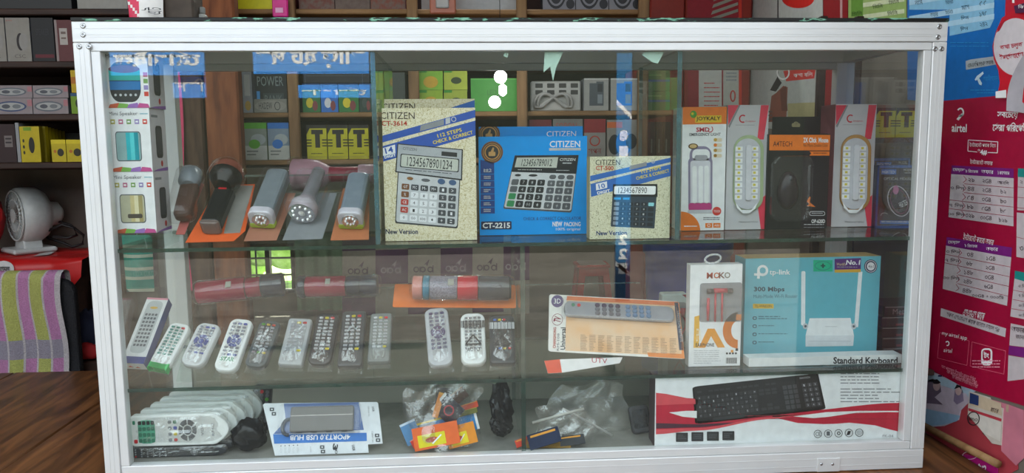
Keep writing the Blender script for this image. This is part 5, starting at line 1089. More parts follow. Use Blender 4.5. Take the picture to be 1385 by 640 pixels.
# ------------------------------------------------------------ the gap right of the case: a little side rack with more stock
MRN = mat('#40161e', .35); XR0, XR1 = .838, .962
ZT2 = at(1210, 186, Y=.30).z; ZC2 = at(1190, 499, Y=.20).z; ZG2 = at(1210, 140, Y=.38).z
sr = empty('side_rack', (.90, .2, 0), 'narrow wooden side rack in the gap between the case and the poster wall', 'rack')
RS = T(-.90, -.2, 0)
for z, y0, y1 in ((ZM-.0012, .22, .56), (ZT2-.0012, .22, .56), (ZC2-.0012, .18, .56)): MB().rbox(XR0, XR1, y0, y1, z-.012, z, WOOD_D, .0015).build('shelf_board', sr, RS)
for x in (XR0+.012, XR1-.012): MB().rbox(x-.01, x+.01, .561, .58, .0012, 1.02, WOOD_D, .002).build('upright', sr, RS)
MB().rbox(XR0, XR1, .561, .575, .55, .60, WOOD_D, .002).build('cross_bar', sr, RS)
def tbox(px0, px1, py0, py1, Y, z, lab, grp):
    quad = ((px0, py0), (px1, py0), (px1, py1), (px0, py1)); p = Pack('cable_box', lab, 'cable box', quad, .02, mat('#bdb61e', .5), mat('#8a8418', .5), Y=Y, z=z, group=grp)
    w, h = px1-px0, py1-py0; X = lambda a: px0+w*a; Yy = lambda b: py0+h*b; K_ = mat('#2a2620', .6)
    p.F.poly([(X(.0), Yy(0)), (X(1), Yy(0)), (X(1), Yy(.1)), (X(.16), Yy(.1)), (X(0), Yy(.28))], K_)
    p.P.rect(X(.24), Yy(.14), X(.82), Yy(.27), K_, 1); p.P.rect(X(.42), Yy(.27), X(.66), Yy(.66), K_, 1)
    for s_ in (.0, .76):
        for j in range(3): p.F.rect(X(s_), Yy(.42+j*.085), X(s_+.24), Yy(.455+j*.085), K_, 1)
    p.L.fine(X(.2), Yy(.82), X(.8), Yy(.87), 1, K_); p.done('letter_mark')
a = [at(x, 186, Y=.30) for x in (1183, 1211, 1239)]
tbox(1184, 1211, 146, 186, .30, ZT2, 'yellow and black cable box on the side rack, nearer the case', 'yellow cable boxes')
tbox(1212, 1238, 146, 186, .30, ZT2, 'yellow and black cable box on the side rack, nearer the poster wall', 'yellow cable boxes')
z = ZC2
for i in range(6):
    h_ = .0235; q = MB(); q.rbox(0, XR1-XR0-.01, 0, .10, 0, h_, MRN, .0008); f = Face(q, basis((0, 0, 0), (1, 0, 0), (0, 0, 1), (0, -1, 0))); w_ = XR1-XR0-.01
    f.rect(.002, h_*.90, w_-.002, h_*.985, mat('#a09498')); f.rect(.035, .003, .07, .008, mat('#8a2a34'))
    if i == 5: f.text('Metal', .02, .005, .058, .018, mat('#9a8a90'), 2, up=True)
    o = q.build('flat_carton'); o.location = (XR0+.002+.002*((i*3) % 4), .20, z); z += h_+.0013
    tag(o, ('lowest', 'second lowest', 'third lowest', 'third from the top', 'second from the top', 'topmost')[i]+' dark maroon flat carton in the stack right of the router box', 'carton', 'maroon cartons behind the router box')

# ------------------------------------------------------------ stock on the wooden rack
def stock(name, lab, cat, px0, px1, py0, row, front, side, group=None, Y=YR+.012, dep=.09, art=None, z=None, pyb=None, pic='product_picture'):
    z = RZ[row]+.0012 if z is None else z
    pyb = pyb or ((12, 82, 152, 216)[row]-2)
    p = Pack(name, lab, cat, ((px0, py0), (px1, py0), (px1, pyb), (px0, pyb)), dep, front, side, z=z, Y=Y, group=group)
    if art: art(p, (lambda a, b: (px0+(px1-px0)*a, py0+(pyb-py0)*b)))
    p.done(pic); return p
def blobs(*items):
    """simple print: ('r'|'e'|'t', x0, y0, x1, y1, colour[, text]) in box fractions"""
    def go(p, X):
        for k, it in enumerate(items):
            kind, x0, y0, x1, y1, c = it[:6]; a, b = X(x0, y0), X(x1, y1); m = mat(c, .5)
            if kind == 'r': p.F.rect(*a, *b, m, 1+k*.5)
            elif kind == 'e': p.P.ell((a[0]+b[0])/2, (a[1]+b[1])/2, (b[0]-a[0])/2, (b[1]-a[1])/2, m, 1+k*.5)
            elif kind == 'o': p.P.ring((a[0]+b[0])/2, (a[1]+b[1])/2, (b[0]-a[0])/2, (b[1]-a[1])/2, (b[0]-a[0])*.12, m, 1+k*.5)
            else: p.L.text(it[6], *a, *b, m, 1+k*.5)
    return go
GW = mat('#8a857e', .6)
lens = blobs(('e', .42, .35, .74, .75, '#221a1c'), ('e', .52, .35, .9, .75, '#8a8682'), ('t', .3, .84, .75, .92, '#5a5450', 'CSC'), ('t', .05, .05, .3, .09, '#a05048', 'press'))
stock('camera_box', 'pale grey camera box at the far left end of the rack', 'camera box', -26, 7, 24, 1, GW, MIDG, 'pale camera boxes', art=lens)
stock('camera_box', 'pale grey camera box with dark lens circle, beside the black carton on the rack', 'camera box', 8.5, 41, 24, 1, GW, MIDG, 'pale camera boxes', art=lens)
stock('black_carton', 'black carton with red lettering band low on its front, left rack', 'carton', 43, 73, 24, 1, mat('#141316', .5), DARK, art=blobs(('r', .1, .84, .95, .92, '#5a1420'), ('t', .2, .25, .8, .4, '#2a2a30', 'SPEAKER')))
stock('maroon_carton', 'maroon and pale carton right of the black carton on the left rack', 'carton', 75, 108, 27, 1, mat('#5a2a2c', .5), MAROON, art=blobs(('r', .18, .2, .5, .6, '#a8a09a'), ('r', .24, .28, .44, .34, '#6a5a56'), ('r', .24, .42, .44, .46, '#6a5a56'), ('r', .0, .0, .1, 1, '#8a7a78'), ('r', .85, .0, 1, 1, '#a09a98')))
for i, (a, b, yt, yb, col, st, lab) in enumerate(((-8, 43.5, 133, 150, '#4a5878', 'blue', 'lower left power strip box on the left rack, bluish'), (44.5, 92, 133, 150, '#8a8284', 'pale', 'lower right power strip box on the left rack, pale'), (-8, 43.5, 115.5, 132, '#82787a', 'pale', 'upper left power strip box on the left rack'), (44.5, 92, 115.5, 132, '#8c7e80', 'pale', 'upper right power strip box on the left rack'))):
    zz = None if i < 2 else at(60, 132.4, Y=YR+.012).z
    q = stock('power_strip_box', lab, 'power strip box', a, b, yt, 2, mat('#857a7c', .5), MIDG, 'power strip boxes', z=zz, pyb=yb, pic='strip_picture', art=blobs(('e', .04, .18, .85, .85, '#5a5e66' if st != 'blue' else '#3a4668'), ('e', .09, .27, .80, .76, '#9a9a98'), ('e', .2, .38, .42, .65, '#4a4c54'), ('e', .48, .38, .70, .65, '#6a6c70'), ('r', .88, .1, 1, .5, '#a06a70')))
stock('plug_box', 'small lime green plug box under the orange one on the left rack', 'plug box', 96, 116, 126, 2, mat('#6a8a1c', .5), mat('#4a5a18'), art=blobs(('e', .3, .3, .6, .7, '#22261c'), ('r', 0, 0, 1, .15, '#2a4a6a')))
zt = at(104, 125.4, Y=YR+.012).z
stock('plug_box', 'small yellow orange plug box on top of the lime green one', 'plug box', 96, 116, 95, 2, mat('#b89a14', .5), mat('#7a6410'), z=zt, pyb=125, art=blobs(('r', 0, .3, 1, .6, '#a8641c'), ('e', .4, .45, .7, .8, '#1c1a18')))
stock('maroon_pack', 'dark maroon phone accessory pack at the left end of the bottom rack board', 'pack', -6, 21, 168, 3, mat('#2a1618', .5), DARK, art=blobs(('r', .45, .3, .85, .6, '#6a6260'), ('r', .5, .36, .8, .4, '#2a2226'), ('r', .5, .46, .8, .5, '#2a2226')))
stock('silver_tube', 'thin silver edged box between the maroon pack and yellow charger box', 'box', 22, 26.5, 166, 3, mat('#8c8c90', .3, .3), GREY)
ych = blobs(('e', .42, .3, .72, .75, '#1a1a16'), ('r', .2, .02, .6, .12, '#6a8a1c'), ('e', .12, .35, .22, .45, '#2a2818'), ('e', .12, .52, .22, .62, '#2a2818'), ('e', .12, .68, .22, .78, '#2a2818'))
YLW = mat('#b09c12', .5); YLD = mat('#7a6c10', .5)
stock('charger_box', 'front yellow charger box with black plug picture on the left rack', 'charger box', 27.5, 54, 171, 3, YLW, YLD, 'yellow charger boxes', art=ych, dep=.02, Y=YR+.005)
for i in range(6): stock('charger_box', 'yellow charger box, %s in the row behind the front one' % ('nearest', 'second', 'third', 'fourth', 'fifth', 'last')[i], 'charger box', 48.5+i*4.6, 62+i*4.6, 171+i*1.2, 3, YLD, YLW, 'yellow charger boxes', dep=.018, Y=YR+.034+.027*i)
for x0, x1, lab in ((69.5, 89, 'left'), (90, 113, 'right')): stock('charger_box', f'{lab} one of two low yellow boxes beside the case post', 'charger box', x0, x1, 189, 3, YLW, YLD, 'low yellow boxes', dep=.026, Y=YR+.002, art=blobs(('r', 0, 0, 1, .18, '#c8b41c'), ('e', .4, .4, .85, .75, '#2a2616'), ('e', .15, .45, .35, .6, '#a8601c')))
stock('grey_carton', 'grey lidded carton behind the two low yellow boxes', 'carton', 84, 116, 180, 3, mat('#5e5c5a', .6), MIDG, dep=.06, Y=YR+.21)
# seen through the glass, left bay
stock('cable_pack', 'pale grey tall pack at the left of the battery case on the rack', 'pack', 328, 341, 95, 2, GREY, MIDG, dep=.05, art=blobs(('r', .2, .1, .8, .6, '#a8a8a4'), ('e', .2, .72, .8, .95, '#b0903a')))
stock('battery_case', 'black battery case with pale lettering on the rack', 'battery case', 345, 388, 99, 2, mat('#22282a', .5), DARK, dep=.04, Y=YR+.05, art=blobs(('t', .08, .08, .9, .32, '#8a9694', 'POWER'), ('r', .05, .45, .15, .95, '#4a9ad8'), ('r', .25, .5, .9, .8, '#3a4446'), ('t', .3, .55, .85, .75, '#6a7674', 'BANK')))
p = stock('pill_pack', 'long rounded grey pack lying in front of the battery case', 'pack', 343.5, 388, 134, 2, mat('#7d7a72', .5), MIDG, dep=.03, Y=YR+.004, art=blobs(('e', .02, .08, .98, .95, '#8e8b82'), ('t', .15, .25, .55, .75, '#33332f', 'HXDEW'), ('o', .62, .2, .8, .85, '#33332f')))
for x0, x1, c, c2, lab in ((409, 433, '#2c6a34', '#c8b82a', 'dark green'), (434, 457, '#2a6ab8', '#c8ccd0', 'blue'), (458, 485, '#2c7236', '#d0c02c', 'bright green'), (486, 503, '#1f3a30', '#3a4a44', 'black green')): stock('accessory_box', lab+' small accessory box in the row above the yellow cable boxes', 'accessory box', x0, x1, 113, 2, mat(c, .5), DARK, 'small boxes above the cable boxes', art=blobs(('e', .2, .5, .6, .85, c2), ('e', .55, .6, .85, .95, '#7a3a3a'), ('r', 0, 0, 1, .2, '#2a4a78')))
stock('black_case', 'long black case lying on the small accessory boxes', 'case', 410, 500, 99, 2, mat('#191b1c', .3), DARK, z=at(450, 112, Y=YR+.012).z, pyb=111.6, dep=.07, art=blobs(('r', .05, .2, .95, .32, '#34383a')))
for i, lab in enumerate(('left', 'middle', 'right')): tbox(415+28.3*i, 442+28.3*i, 169, 214, YR+.012, RZ[3]+.0012, lab+' yellow and black cable box on the wooden rack behind the torches', 'yellow cable boxes')
gb = lambda c: blobs(('r', 0, 0, 1, .16, c), ('r', 0, .62, 1, 1, '#b8bab2'), ('e', .3, .3, .95, .6, '#a8b0b0'), ('e', .2, .45, .7, .7, c), ('r', .1, .75, .6, .78, '#6a6e6a'), ('r', .1, .84, .5, .87, '#6a6e6a'))
stock('phone_cover_box', 'green and white box right of the red brown timber pillar', 'box', 330, 361, 166, 3, mat('#8a9488', .5), mat('#3a6a20'), dep=.05, art=gb('#5aa82c'))
stock('phone_cover_box', 'blue and white box beside the green and white one on the rack', 'box', 362.5, 391, 166, 3, mat('#7e90a0', .5), mat('#1a4a8a'), dep=.05, art=gb('#1f6fc0'))
# middle bay
for i, (x0, x1, yt, yb, c, lab) in enumerate(((566, 599, 122, 150, '#8fae2a', 'lower left'), (600.5, 632, 122, 150, '#9aa838', 'lower right'), (566, 599, 95, 121, '#7fb02c', 'upper left'), (600.5, 632, 95, 121, '#a8b43c', 'upper right'))):
    stock('green_yellow_box', lab+' of four green and yellow adaptor boxes stacked on the rack', 'adaptor box', x0, x1, yt, 2, mat(c, .5), mat('#5a7a1c'), 'green and yellow adaptor boxes', z=None if i < 2 else at(600, 121.6, Y=YR+.012).z, pyb=yb, art=blobs(('e', .3, .35, .75, .7, '#33421c') if i % 2 else ('e', .2, .3, .8, .9, '#c8a02a'), ('r', 0, 0, .35, .12, '#3a8a2a')))
stock('green_carton', 'plain bright green carton beside the hanging bulbs', 'carton', 637, 700, 106, 2, mat('#3f8f34', .5), mat('#2c6a26'), dep=.12, art=blobs(('t', .35, .35, .55, .5, '#2a6a26', 'LED'), ('r', 0, 0, 1, .04, '#58a848')))
for x0, x1, c, lab in ((790, 823, '#4a5056', 'phone box with a dark keypad phone picture on the rack'), (826, 862, '#2a6ac0', 'phone box with a blue phone picture on the rack')): stock('phone_box', lab, 'phone box', x0, x1, 106, 2, mat('#9a9892', .5), GREY, 'phone boxes', art=blobs(('r', .22, .15, .52, .85, c), ('r', .5, .1, .8, .85, c), ('r', .55, .17, .75, .42, '#22262c'), ('r', .55, .5, .75, .78, '#7a8288'), ('r', 0, -.0, 1, .04, '#c8c6c0')))
e = empty('extension_lead', at(752, 150, Y=YR+.03), 'white extension lead with coiled cable standing on the rack', 'extension lead'); e.location.z = RZ[2]+.0012
mp = 2.5/FPX; q = MB(); q.rbox(-34*mp, 34*mp, 0, .03, 0, 40*mp, mat('#b5b2ac', .4), .004)
f = Face(q, basis((0, 0, 0), (1, 0, 0), (0, 0, 1), (0, -1, 0)))
for i in range(4):
    for j in range(2): f.rr((-28+16*i)*mp, (22-0+j*9)*mp, (-18+16*i)*mp, (28+j*9)*mp, .002, mat('#3a3836'), 1)
q.build('socket_block', e)
q = MB(); q.tube([((-4+26*math.sin(t)*(1 if t < PI*2 else .8))*mp, -.012-.004*math.sin(t*2), (14+9*math.sin(t*2+.5))*mp) for t in [i*4*PI/40 for i in range(41)]], .005, mat('#a9a6a2', .45), 8); q.build('cable', e)
stock('pale_box', 'pale grey lettered box behind the blue calculator boxes', 'box', 748, 788, 161, 3, mat('#76706a', .5), MIDG, art=blobs(('t', .1, .1, .8, .3, '#9a4a44', 'SOPON')))
stock('red_white_box', 'red topped white box with a red emblem between the calculators', 'box', 790, 819, 161, 3, mat('#8d8680', .5), MAROON, art=blobs(('r', 0, 0, 1, .36, '#8a1420'), ('o', .25, .44, .75, .72, '#a83a2c'), ('t', .2, .78, .8, .92, '#8a3028', 'সপন')))
stock('cross_pattern_box', 'orange topped box with blue and black diamond pattern on the rack', 'box', 821, 862, 162, 3, mat('#8a847c', .5), GREY, art=blobs(('r', 0, .06, .5, .22, '#c8602a'), ('e', .05, .4, .45, .95, '#1c1c20'), ('e', .3, .3, .8, 1.0, '#1f6ac0'), ('e', .62, .38, .98, .8, '#22222a')))
for i, (yt, yb) in enumerate(((124, 150), (95, 123))): stock('olive_box', ('lower', 'upper')[i]+' of two dull green boxes at the right end of the rack', 'box', 868, 906, yt, 2, mat('#4f7036', .5), mat('#34502a'), 'dull green boxes', z=None if i == 0 else at(885, 123.4, Y=YR+.012).z, pyb=yb, dep=.08, art=blobs(('r', 0, .45, 1, .55, '#3f5a8a'), ('r', .1, .2, .7, .26, '#7a9a5a')))
for i in range(4): stock('clear_bottle_box', ('leftmost', 'second', 'third', 'rightmost')[i]+' dark narrow box on the right end of the bottom rack board', 'box', 868+10*i, 876.5+10*i, 165, 3, mat('#3a2c28', .3), DARK, 'dark narrow boxes', dep=.04, art=blobs(('r', .3, .5, .5, .9, '#7a7a70')))
stock('dark_box', 'dark brown carton behind the tall beige calculator box', 'carton', 520, 548, 98, 2, mat('#3f463f', .5), DARK, dep=.08); stock('green_pack', 'dull green pack at the left edge of the middle bay', 'pack', 506, 518, 95, 2, mat('#4f7a4a', .5), DARK, dep=.08)
stock('red_carton', 'deep red carton behind the blue calculator boxes', 'carton', 716, 746, 162, 3, mat('#6a1a20', .5), MAROON, dep=.08)
# top boards, above the case
stock('black_box', 'flat black boxes of the top row at the left end of the rack', 'box', -10, 96, -18, 0, mat('#0f0f11', .4), DARK, dep=.12)
stock('white_long_box', 'long white box on the top board left of the pouch', 'box', 104, 171, -18, 0, mat('#93908a', .5), GREY, dep=.12)
stock('yellow_box', 'bright yellow box edge on the top board', 'box', 304, 372, -16, 0, mat('#d6d01c', .5), YLD, dep=.1); stock('maroon_box', 'dark maroon box at the top board near the pink packet', 'box', 378, 398, -16, 0, MRN, MAROON, dep=.1)
for x0, x1, c, lab in ((404, 452, '#6a3428', 'rust red'), (453, 500, '#5c4a42', 'brown'), (501, 548, '#7a3c2a', 'orange brown')): stock('cloth_box', lab+' patterned box on the top board', 'box', x0, x1, -18, 0, ramp_mat('patterned_'+lab[:4], [(.35, c), (.6, '#6a5a50'), (.8, c)], 60, .6), MAROON, 'patterned boxes on the top board', dep=.1)
stock('white_panel_box', 'white flat box on the top board behind the copper switch', 'box', 570, 702, -18, 0, mat('#a8aaaa', .5), GREY, dep=.06, Y=YR+.06)
e = empty('switch_plate', at(599, 10, Y=YR-.004), 'copper coloured switch plate pack hanging over the top board', 'switch'); MB().rbox(-.042, .042, -.012, .0, -.022, .09, mat('#a8624a', .35), .004).build('plate', e); MB().rbox(-.022, .020, -.018, -.0125, -.005, .06, mat('#a9a6a2', .4), .003).build('rocker', e)
for i in range(3): stock('cooling_fan', ('left', 'middle', 'right')[i]+' grey boxed cooling fan on the top board', 'fan', 734+45*i, 778+45*i, -34, 0, mat('#77757a', .5), DARK, 'boxed cooling fans', dep=.08, art=blobs(('e', .1, .05, .72, .98, '#1c1b1e'), ('o', .15, .12, .67, .9, '#77757a'), ('o', .27, .3, .55, .72, '#77757a'), ('e', .72, .7, .98, .98, '#1c1b1e')), pic='fan_grille')
e = empty('pink_packet', at(379, 3, Y=YR-.036), 'small hot pink packet hanging from the rack upright', 'packet'); MB().rbox(-.024, .024, -.008, .004, -.046, .012, mat('#d8268a', .4), .003).build('pouch', e); MB().rbox(-.014, .010, -.0095, -.0082, -.034, -.018, mat('#e8a8cc', .4), .0006).build('label_patch', e)
# on the case top
a = at(198, 24, Y=.16); e = empty('snack_pouch', (a.x, .16, ZT+.0085), 'white and crimson printed pouch standing on the case top', 'pouch'); mp = depth(a)/FPX
q = MB(); q.grid(lambda u, v: ((u-.5)*47*mp*(1-.04*math.sin(4*v)), -.018*math.sin(PI*u)*(1-.8*v)*(1+.1*math.sin(9*u+5*v)), .075*v), 14, 12, mat('#d8d4d0', .4), pick=lambda i, j: mat('#c8204a', .4) if i < 5-(j*0.1) and (i+j) % 5 != 3 else mat('#d8d4d0', .4)); q.grid(lambda u, v: ((u-.5)*47*mp*(1-.04*math.sin(4*v)), .018*math.sin(PI*u)*(1-.8*v), .075*v), 14, 12, mat('#c8c4c0', .4)); o = q.build('pouch_body', e)
q = MB(); f = Face(q, basis((0, -.019, 0), (1, 0, 0), (0, 0, 1), (0, -1, 0))); f.text('এট', .012, .015, .026, .055, KEYD, 1, rot=90, up=True); q.build('lettering', e)
a = at(242, 24, Y=.17); q = MB(); q.rbox(-20*mp, 20*mp, 0, .06, 0, .09, mat('#4a4038', .8, 0, .25, 30), .004); o = q.build('brown_block'); o.location = (a.x, .17, ZT+.0085); tag(o, 'dull brown block standing on the case top beside the pouch', 'block')
a = at(272, 22, Y=.2); q = MB(); q.rbox(-.008, .008, 0, .02, 0, .04, mat('#a8a8a2', .5), .003); q.rbox(-.005, .005, .004, .016, .0405, .055, mat('#8a8a86', .5), .002); o = q.build('small_bottle'); o.location = (a.x, .2, ZT+.0085); tag(o, 'tiny pale bottle beside the brown block on the case top', 'bottle')
# two lit bulbs hanging behind the case
e = empty('hanging_bulb', at(677, 104, Y=.92), 'pair of lit round bulbs hanging in front of the rack above the calculators', 'lamp'); mp = depth(e.location)/FPX; BU = glow_mat('lit_bulb', (1, .98, .95), 9)
c0 = Vector((0, 0, 0)); c1 = at(669, 138, Y=.92)-e.location; c2 = at(680, 122, Y=.92)-e.location
for c, r in ((c0, 8.7*mp), (c1, 8.2*mp)): MB().lathe([(r*math.sin(t), -r*math.cos(t)) for t in [.02+(PI-.04)*i/12 for i in range(13)]], BU, 20, T(*c)).build('bulb', e)
MB().lathe([(.002, -8*mp), (5*mp, -5*mp), (5.2*mp, 5*mp), (.003, 8*mp)], BU, 16, T(*c2)).build('bulb_holder', e)
MB().tube([(0, 0, 8.7*mp), (0, 0, 2.3-e.location.z)], .0012, DARK, 6).build('flex', e)
MB().tube([c2+Vector((0, 0, -7*mp)), c1+Vector((0, 0, 7*mp))], .002, DARK, 6).build('link', e)
# ------------------------------------------------------------ posters on the right hand wall and the red cabinet
XW = .9685
def wall_poster(name, label, px, base, art, X=XW, cat='poster', th=.0012):
    """a sheet on the right hand wall: outline and print are read off the photograph onto the wall plane"""
    q = MB(); c = at(*px[0], X=X)
    fn = lambda x, y: (lambda w_: (-(w_.y-c.y), w_.z-c.z))(at(x, y, X=X))
    M = basis((0, 0, 0), (0, -1, 0), (0, 0, 1), (-1, 0, 0))
    pts = [fn(*t) for t in px]; a = sum(pts[i-1][0]*pts[i][1]-pts[i][0]*pts[i-1][1] for i in range(len(pts)))
    if a < 0: pts.reverse()
    q.slab(pts, 0, th, base, 0, M); f = Face(q, M @ T(0, 0, th), fn=fn, lift=.0004); art(f)
    o = q.build(name); o.location = c; tag(o, label, cat); return o
GPB = mat('#0f6fc0', .4); GPL = mat('#8cc4e4', .4); AIR = mat('#a50c38', .4)
k = CR(1200, 0, 4.573)
def gp(f):
    g = shifted(f, k); SL = lambda x: -.17*(x-150)
    g.poly([(140, -120), (668, -200), (664, 120), (640, 172), (390, 222), (390, 60), (140, 60)], GPL); 
    for y in (-60, 40, 110): g.poly([(140, y+60), (668, y-25), (666, y+8), (140, y+93)], mat('#b4daf0', .4), 1.4)
    for (x, y, t) in ((600, 20, '৫৫'), (600, 85, '১৭৫'), (602, 150, '২৪২'), (490, 45, 'মাস'), (485, 108, 'দিন'), (482, 175, 'দিন'), (390, 10, 'মিনিট'), (388, 72, 'মিনিট'), (295, 90, 'অফার'), (200, 15, 'নাম')): g.text(t, x-24, y-14, x+24, y+14, mat('#17405c'), 2, rot=-9)
    for y in (240, 262): g.fine(395, y+22, 645, y+31, 1, CYAN, 2, rot=0)
    g.poly([(490, 378), (520, 368), (690, 345), (700, 395), (660, 402), (492, 432)], mat('#b9c2c8', .4), 1); g.text('এমএনপি MNP অফার', 502, 374, 662, 408, KEYD, 2, rot=-8)
    for pts in ([(548, 490), (560, 470), (598, 442), (602, 456), (580, 478), (556, 498)], [(560, 486), (575, 484), (592, 515), (588, 528), (574, 522)], [(545, 488), (556, 496), (552, 500)]): g.poly(pts, mat('#d8eefa', .4), 2)
    g.text('গ্রামীণফোন', 600, 462, 695, 498, CYAN, 2, rot=-4); g.fine(520, 555, 690, 566, 1, CYAN, 2); g.fine(560, 572, 680, 582, 1, CYAN, 2)
wall_poster('blue_poster', 'blue mobile operator poster with a pale table, at the top of the right wall', [(1228, -40), (1400, -60), (1400, 128), (1345, 131), (1272, 139), (1228, 135)], GPB, gp)
def green(f):
    f.poly([(1152, -30), (1168, -30), (1168, 24), (1152, 22)], mat('#6a9a3a', .5))
    for y in (-14, 4, 20): f.poly([(1168, y), (1224, y-8), (1224, y-2), (1168, y+6)], mat('#d8e0b8', .5))
    for (x, y) in ((1210, 2), (1208, 17), (1188, 8), (1160, 18)): f.text('মিনি', x-7, y-3, x+7, y+3, mat('#2c4a1c'), 2, rot=-9)
wall_poster('green_leaflet', 'green price leaflet left of the blue poster, above the case', [(1148, -30), (1226, -40), (1226, 60), (1148, 52)], mat('#9cb86a', .5), green, X=XW+.0004)
wall_poster('red_strip', 'dark red strip of poster left of the green leaflet', [(1114, -30), (1147, -34), (1147, 180), (1114, 176)], mat('#8e1018', .5), lambda f: f.rect(1137, -30, 1140, 180, mat('#c8a0a0')), X=XW)
def girl(f):
    f.ell(1080, -2, 22, 13, mat('#d02018', .5)); f.rect(1052, -30, 1053.5, 120, KEYD)
    f.poly([(1060, 96), (1104, 92), (1102, 106), (1064, 110)], mat('#d02a24', .5)); f.text('কথা বলি', 1074, 97, 1100, 104, WHITE, 2, rot=-4); f.ring(1060, 98, 9, 10, 2, WHITE, 2)
    f.poly([(1052, 104), (1058, 112), (1050, 124), (1042, 122)], mat('#2a2426')); f.poly([(1060, 116), (1066, 118), (1064, 165), (1040, 165), (1044, 130), (1050, 126)], mat('#8a4a3a')); f.poly([(1056, 122), (1064, 116), (1066, 150), (1058, 150)], mat('#6a3428'), 2)
    f.poly([(1066, 140), (1112, 138), (1112, 168), (1066, 168)], mat('#b0a87a', .5)); f.fine(1030, 150, 1046, 165, 3, MIDG, 1)
wall_poster('white_poster', 'white poster with a red disc and speech bubble behind the emergency light cartons', [(1003, -30), (1113, -34), (1113, 178), (1003, 172)], mat('#b9bdb8', .5), girl)
CABF = 1.385; cx0 = at(868, 10, Y=CABF).x+.02
q = MB(); q.rbox(cx0, .966, CABF, CABF+.4, -.75, 1.75, mat('#7a1d14', .5, 0, .12, 4), .004); cab = q.build('red_cabinet'); tag(cab, 'tall dark red painted cabinet in the corner right of the rack', 'cabinet')
xm = at(925, 10, Y=CABF).x; MB().rbox(cx0+.01, xm-.002, CABF-.016, CABF-.0015, -.7, 1.72, mat('#8a2416', .45), .003).build('door', cab); MB().rbox(xm+.002, .955, CABF-.016, CABF-.0015, -.7, 1.72, mat('#8a2416', .45), .003).build('door', cab)
def cab_poster(name, label, px, base, art):
    Y = CABF-.0185; q = MB(); c = at(*px[0], Y=Y); fn = lambda x, y: (lambda w_: (w_.x-c.x, w_.z-c.z))(at(x, y, Y=Y)); M = basis((0, 0, 0), (1, 0, 0), (0, 0, 1), (0, -1, 0))
    pts = [fn(*t) for t in px]; a = sum(pts[i-1][0]*pts[i][1]-pts[i][0]*pts[i-1][1] for i in range(len(pts)))
    if a < 0: pts.reverse()
    q.slab(pts, 0, .001, base, 0, M); art(Face(q, M @ T(0, 0, .001), fn=fn, lift=.0004)); o = q.build(name); o.location = c; tag(o, label, 'poster')
def mar(f):
    for i in range(6): f.poly([(962+i*1.5, 24-9*i), (998, 12-9*i), (998, 16-9*i), (960+i*1.5, 29-9*i)], mat('#8a8a7c', .5))
    f.rect(945, 95, 976, 165, mat('#c0beb6', .5), 1); f.rect(978, 95, 999, 165, mat('#b4b2a8', .5), 1)
    for i in range(9): f.fine(952, 112+i*6, 974, 115+i*6, 1, mat('#c04038'), 2, seed=i)
    f.ring(991, 130, 4, 8, 2, mat('#b8302c'), 2); f.fine(982, 98, 997, 112, 3, GREY, 2); f.rect(999, -30, 1003, 170, mat('#c8301c'), 1)
cab_poster('maroon_poster', 'maroon poster with slanted grey bars on the red cabinet', [(930, -30), (1004, -30), (1004, 172), (930, 172)], mat('#8c1624', .5), mar)
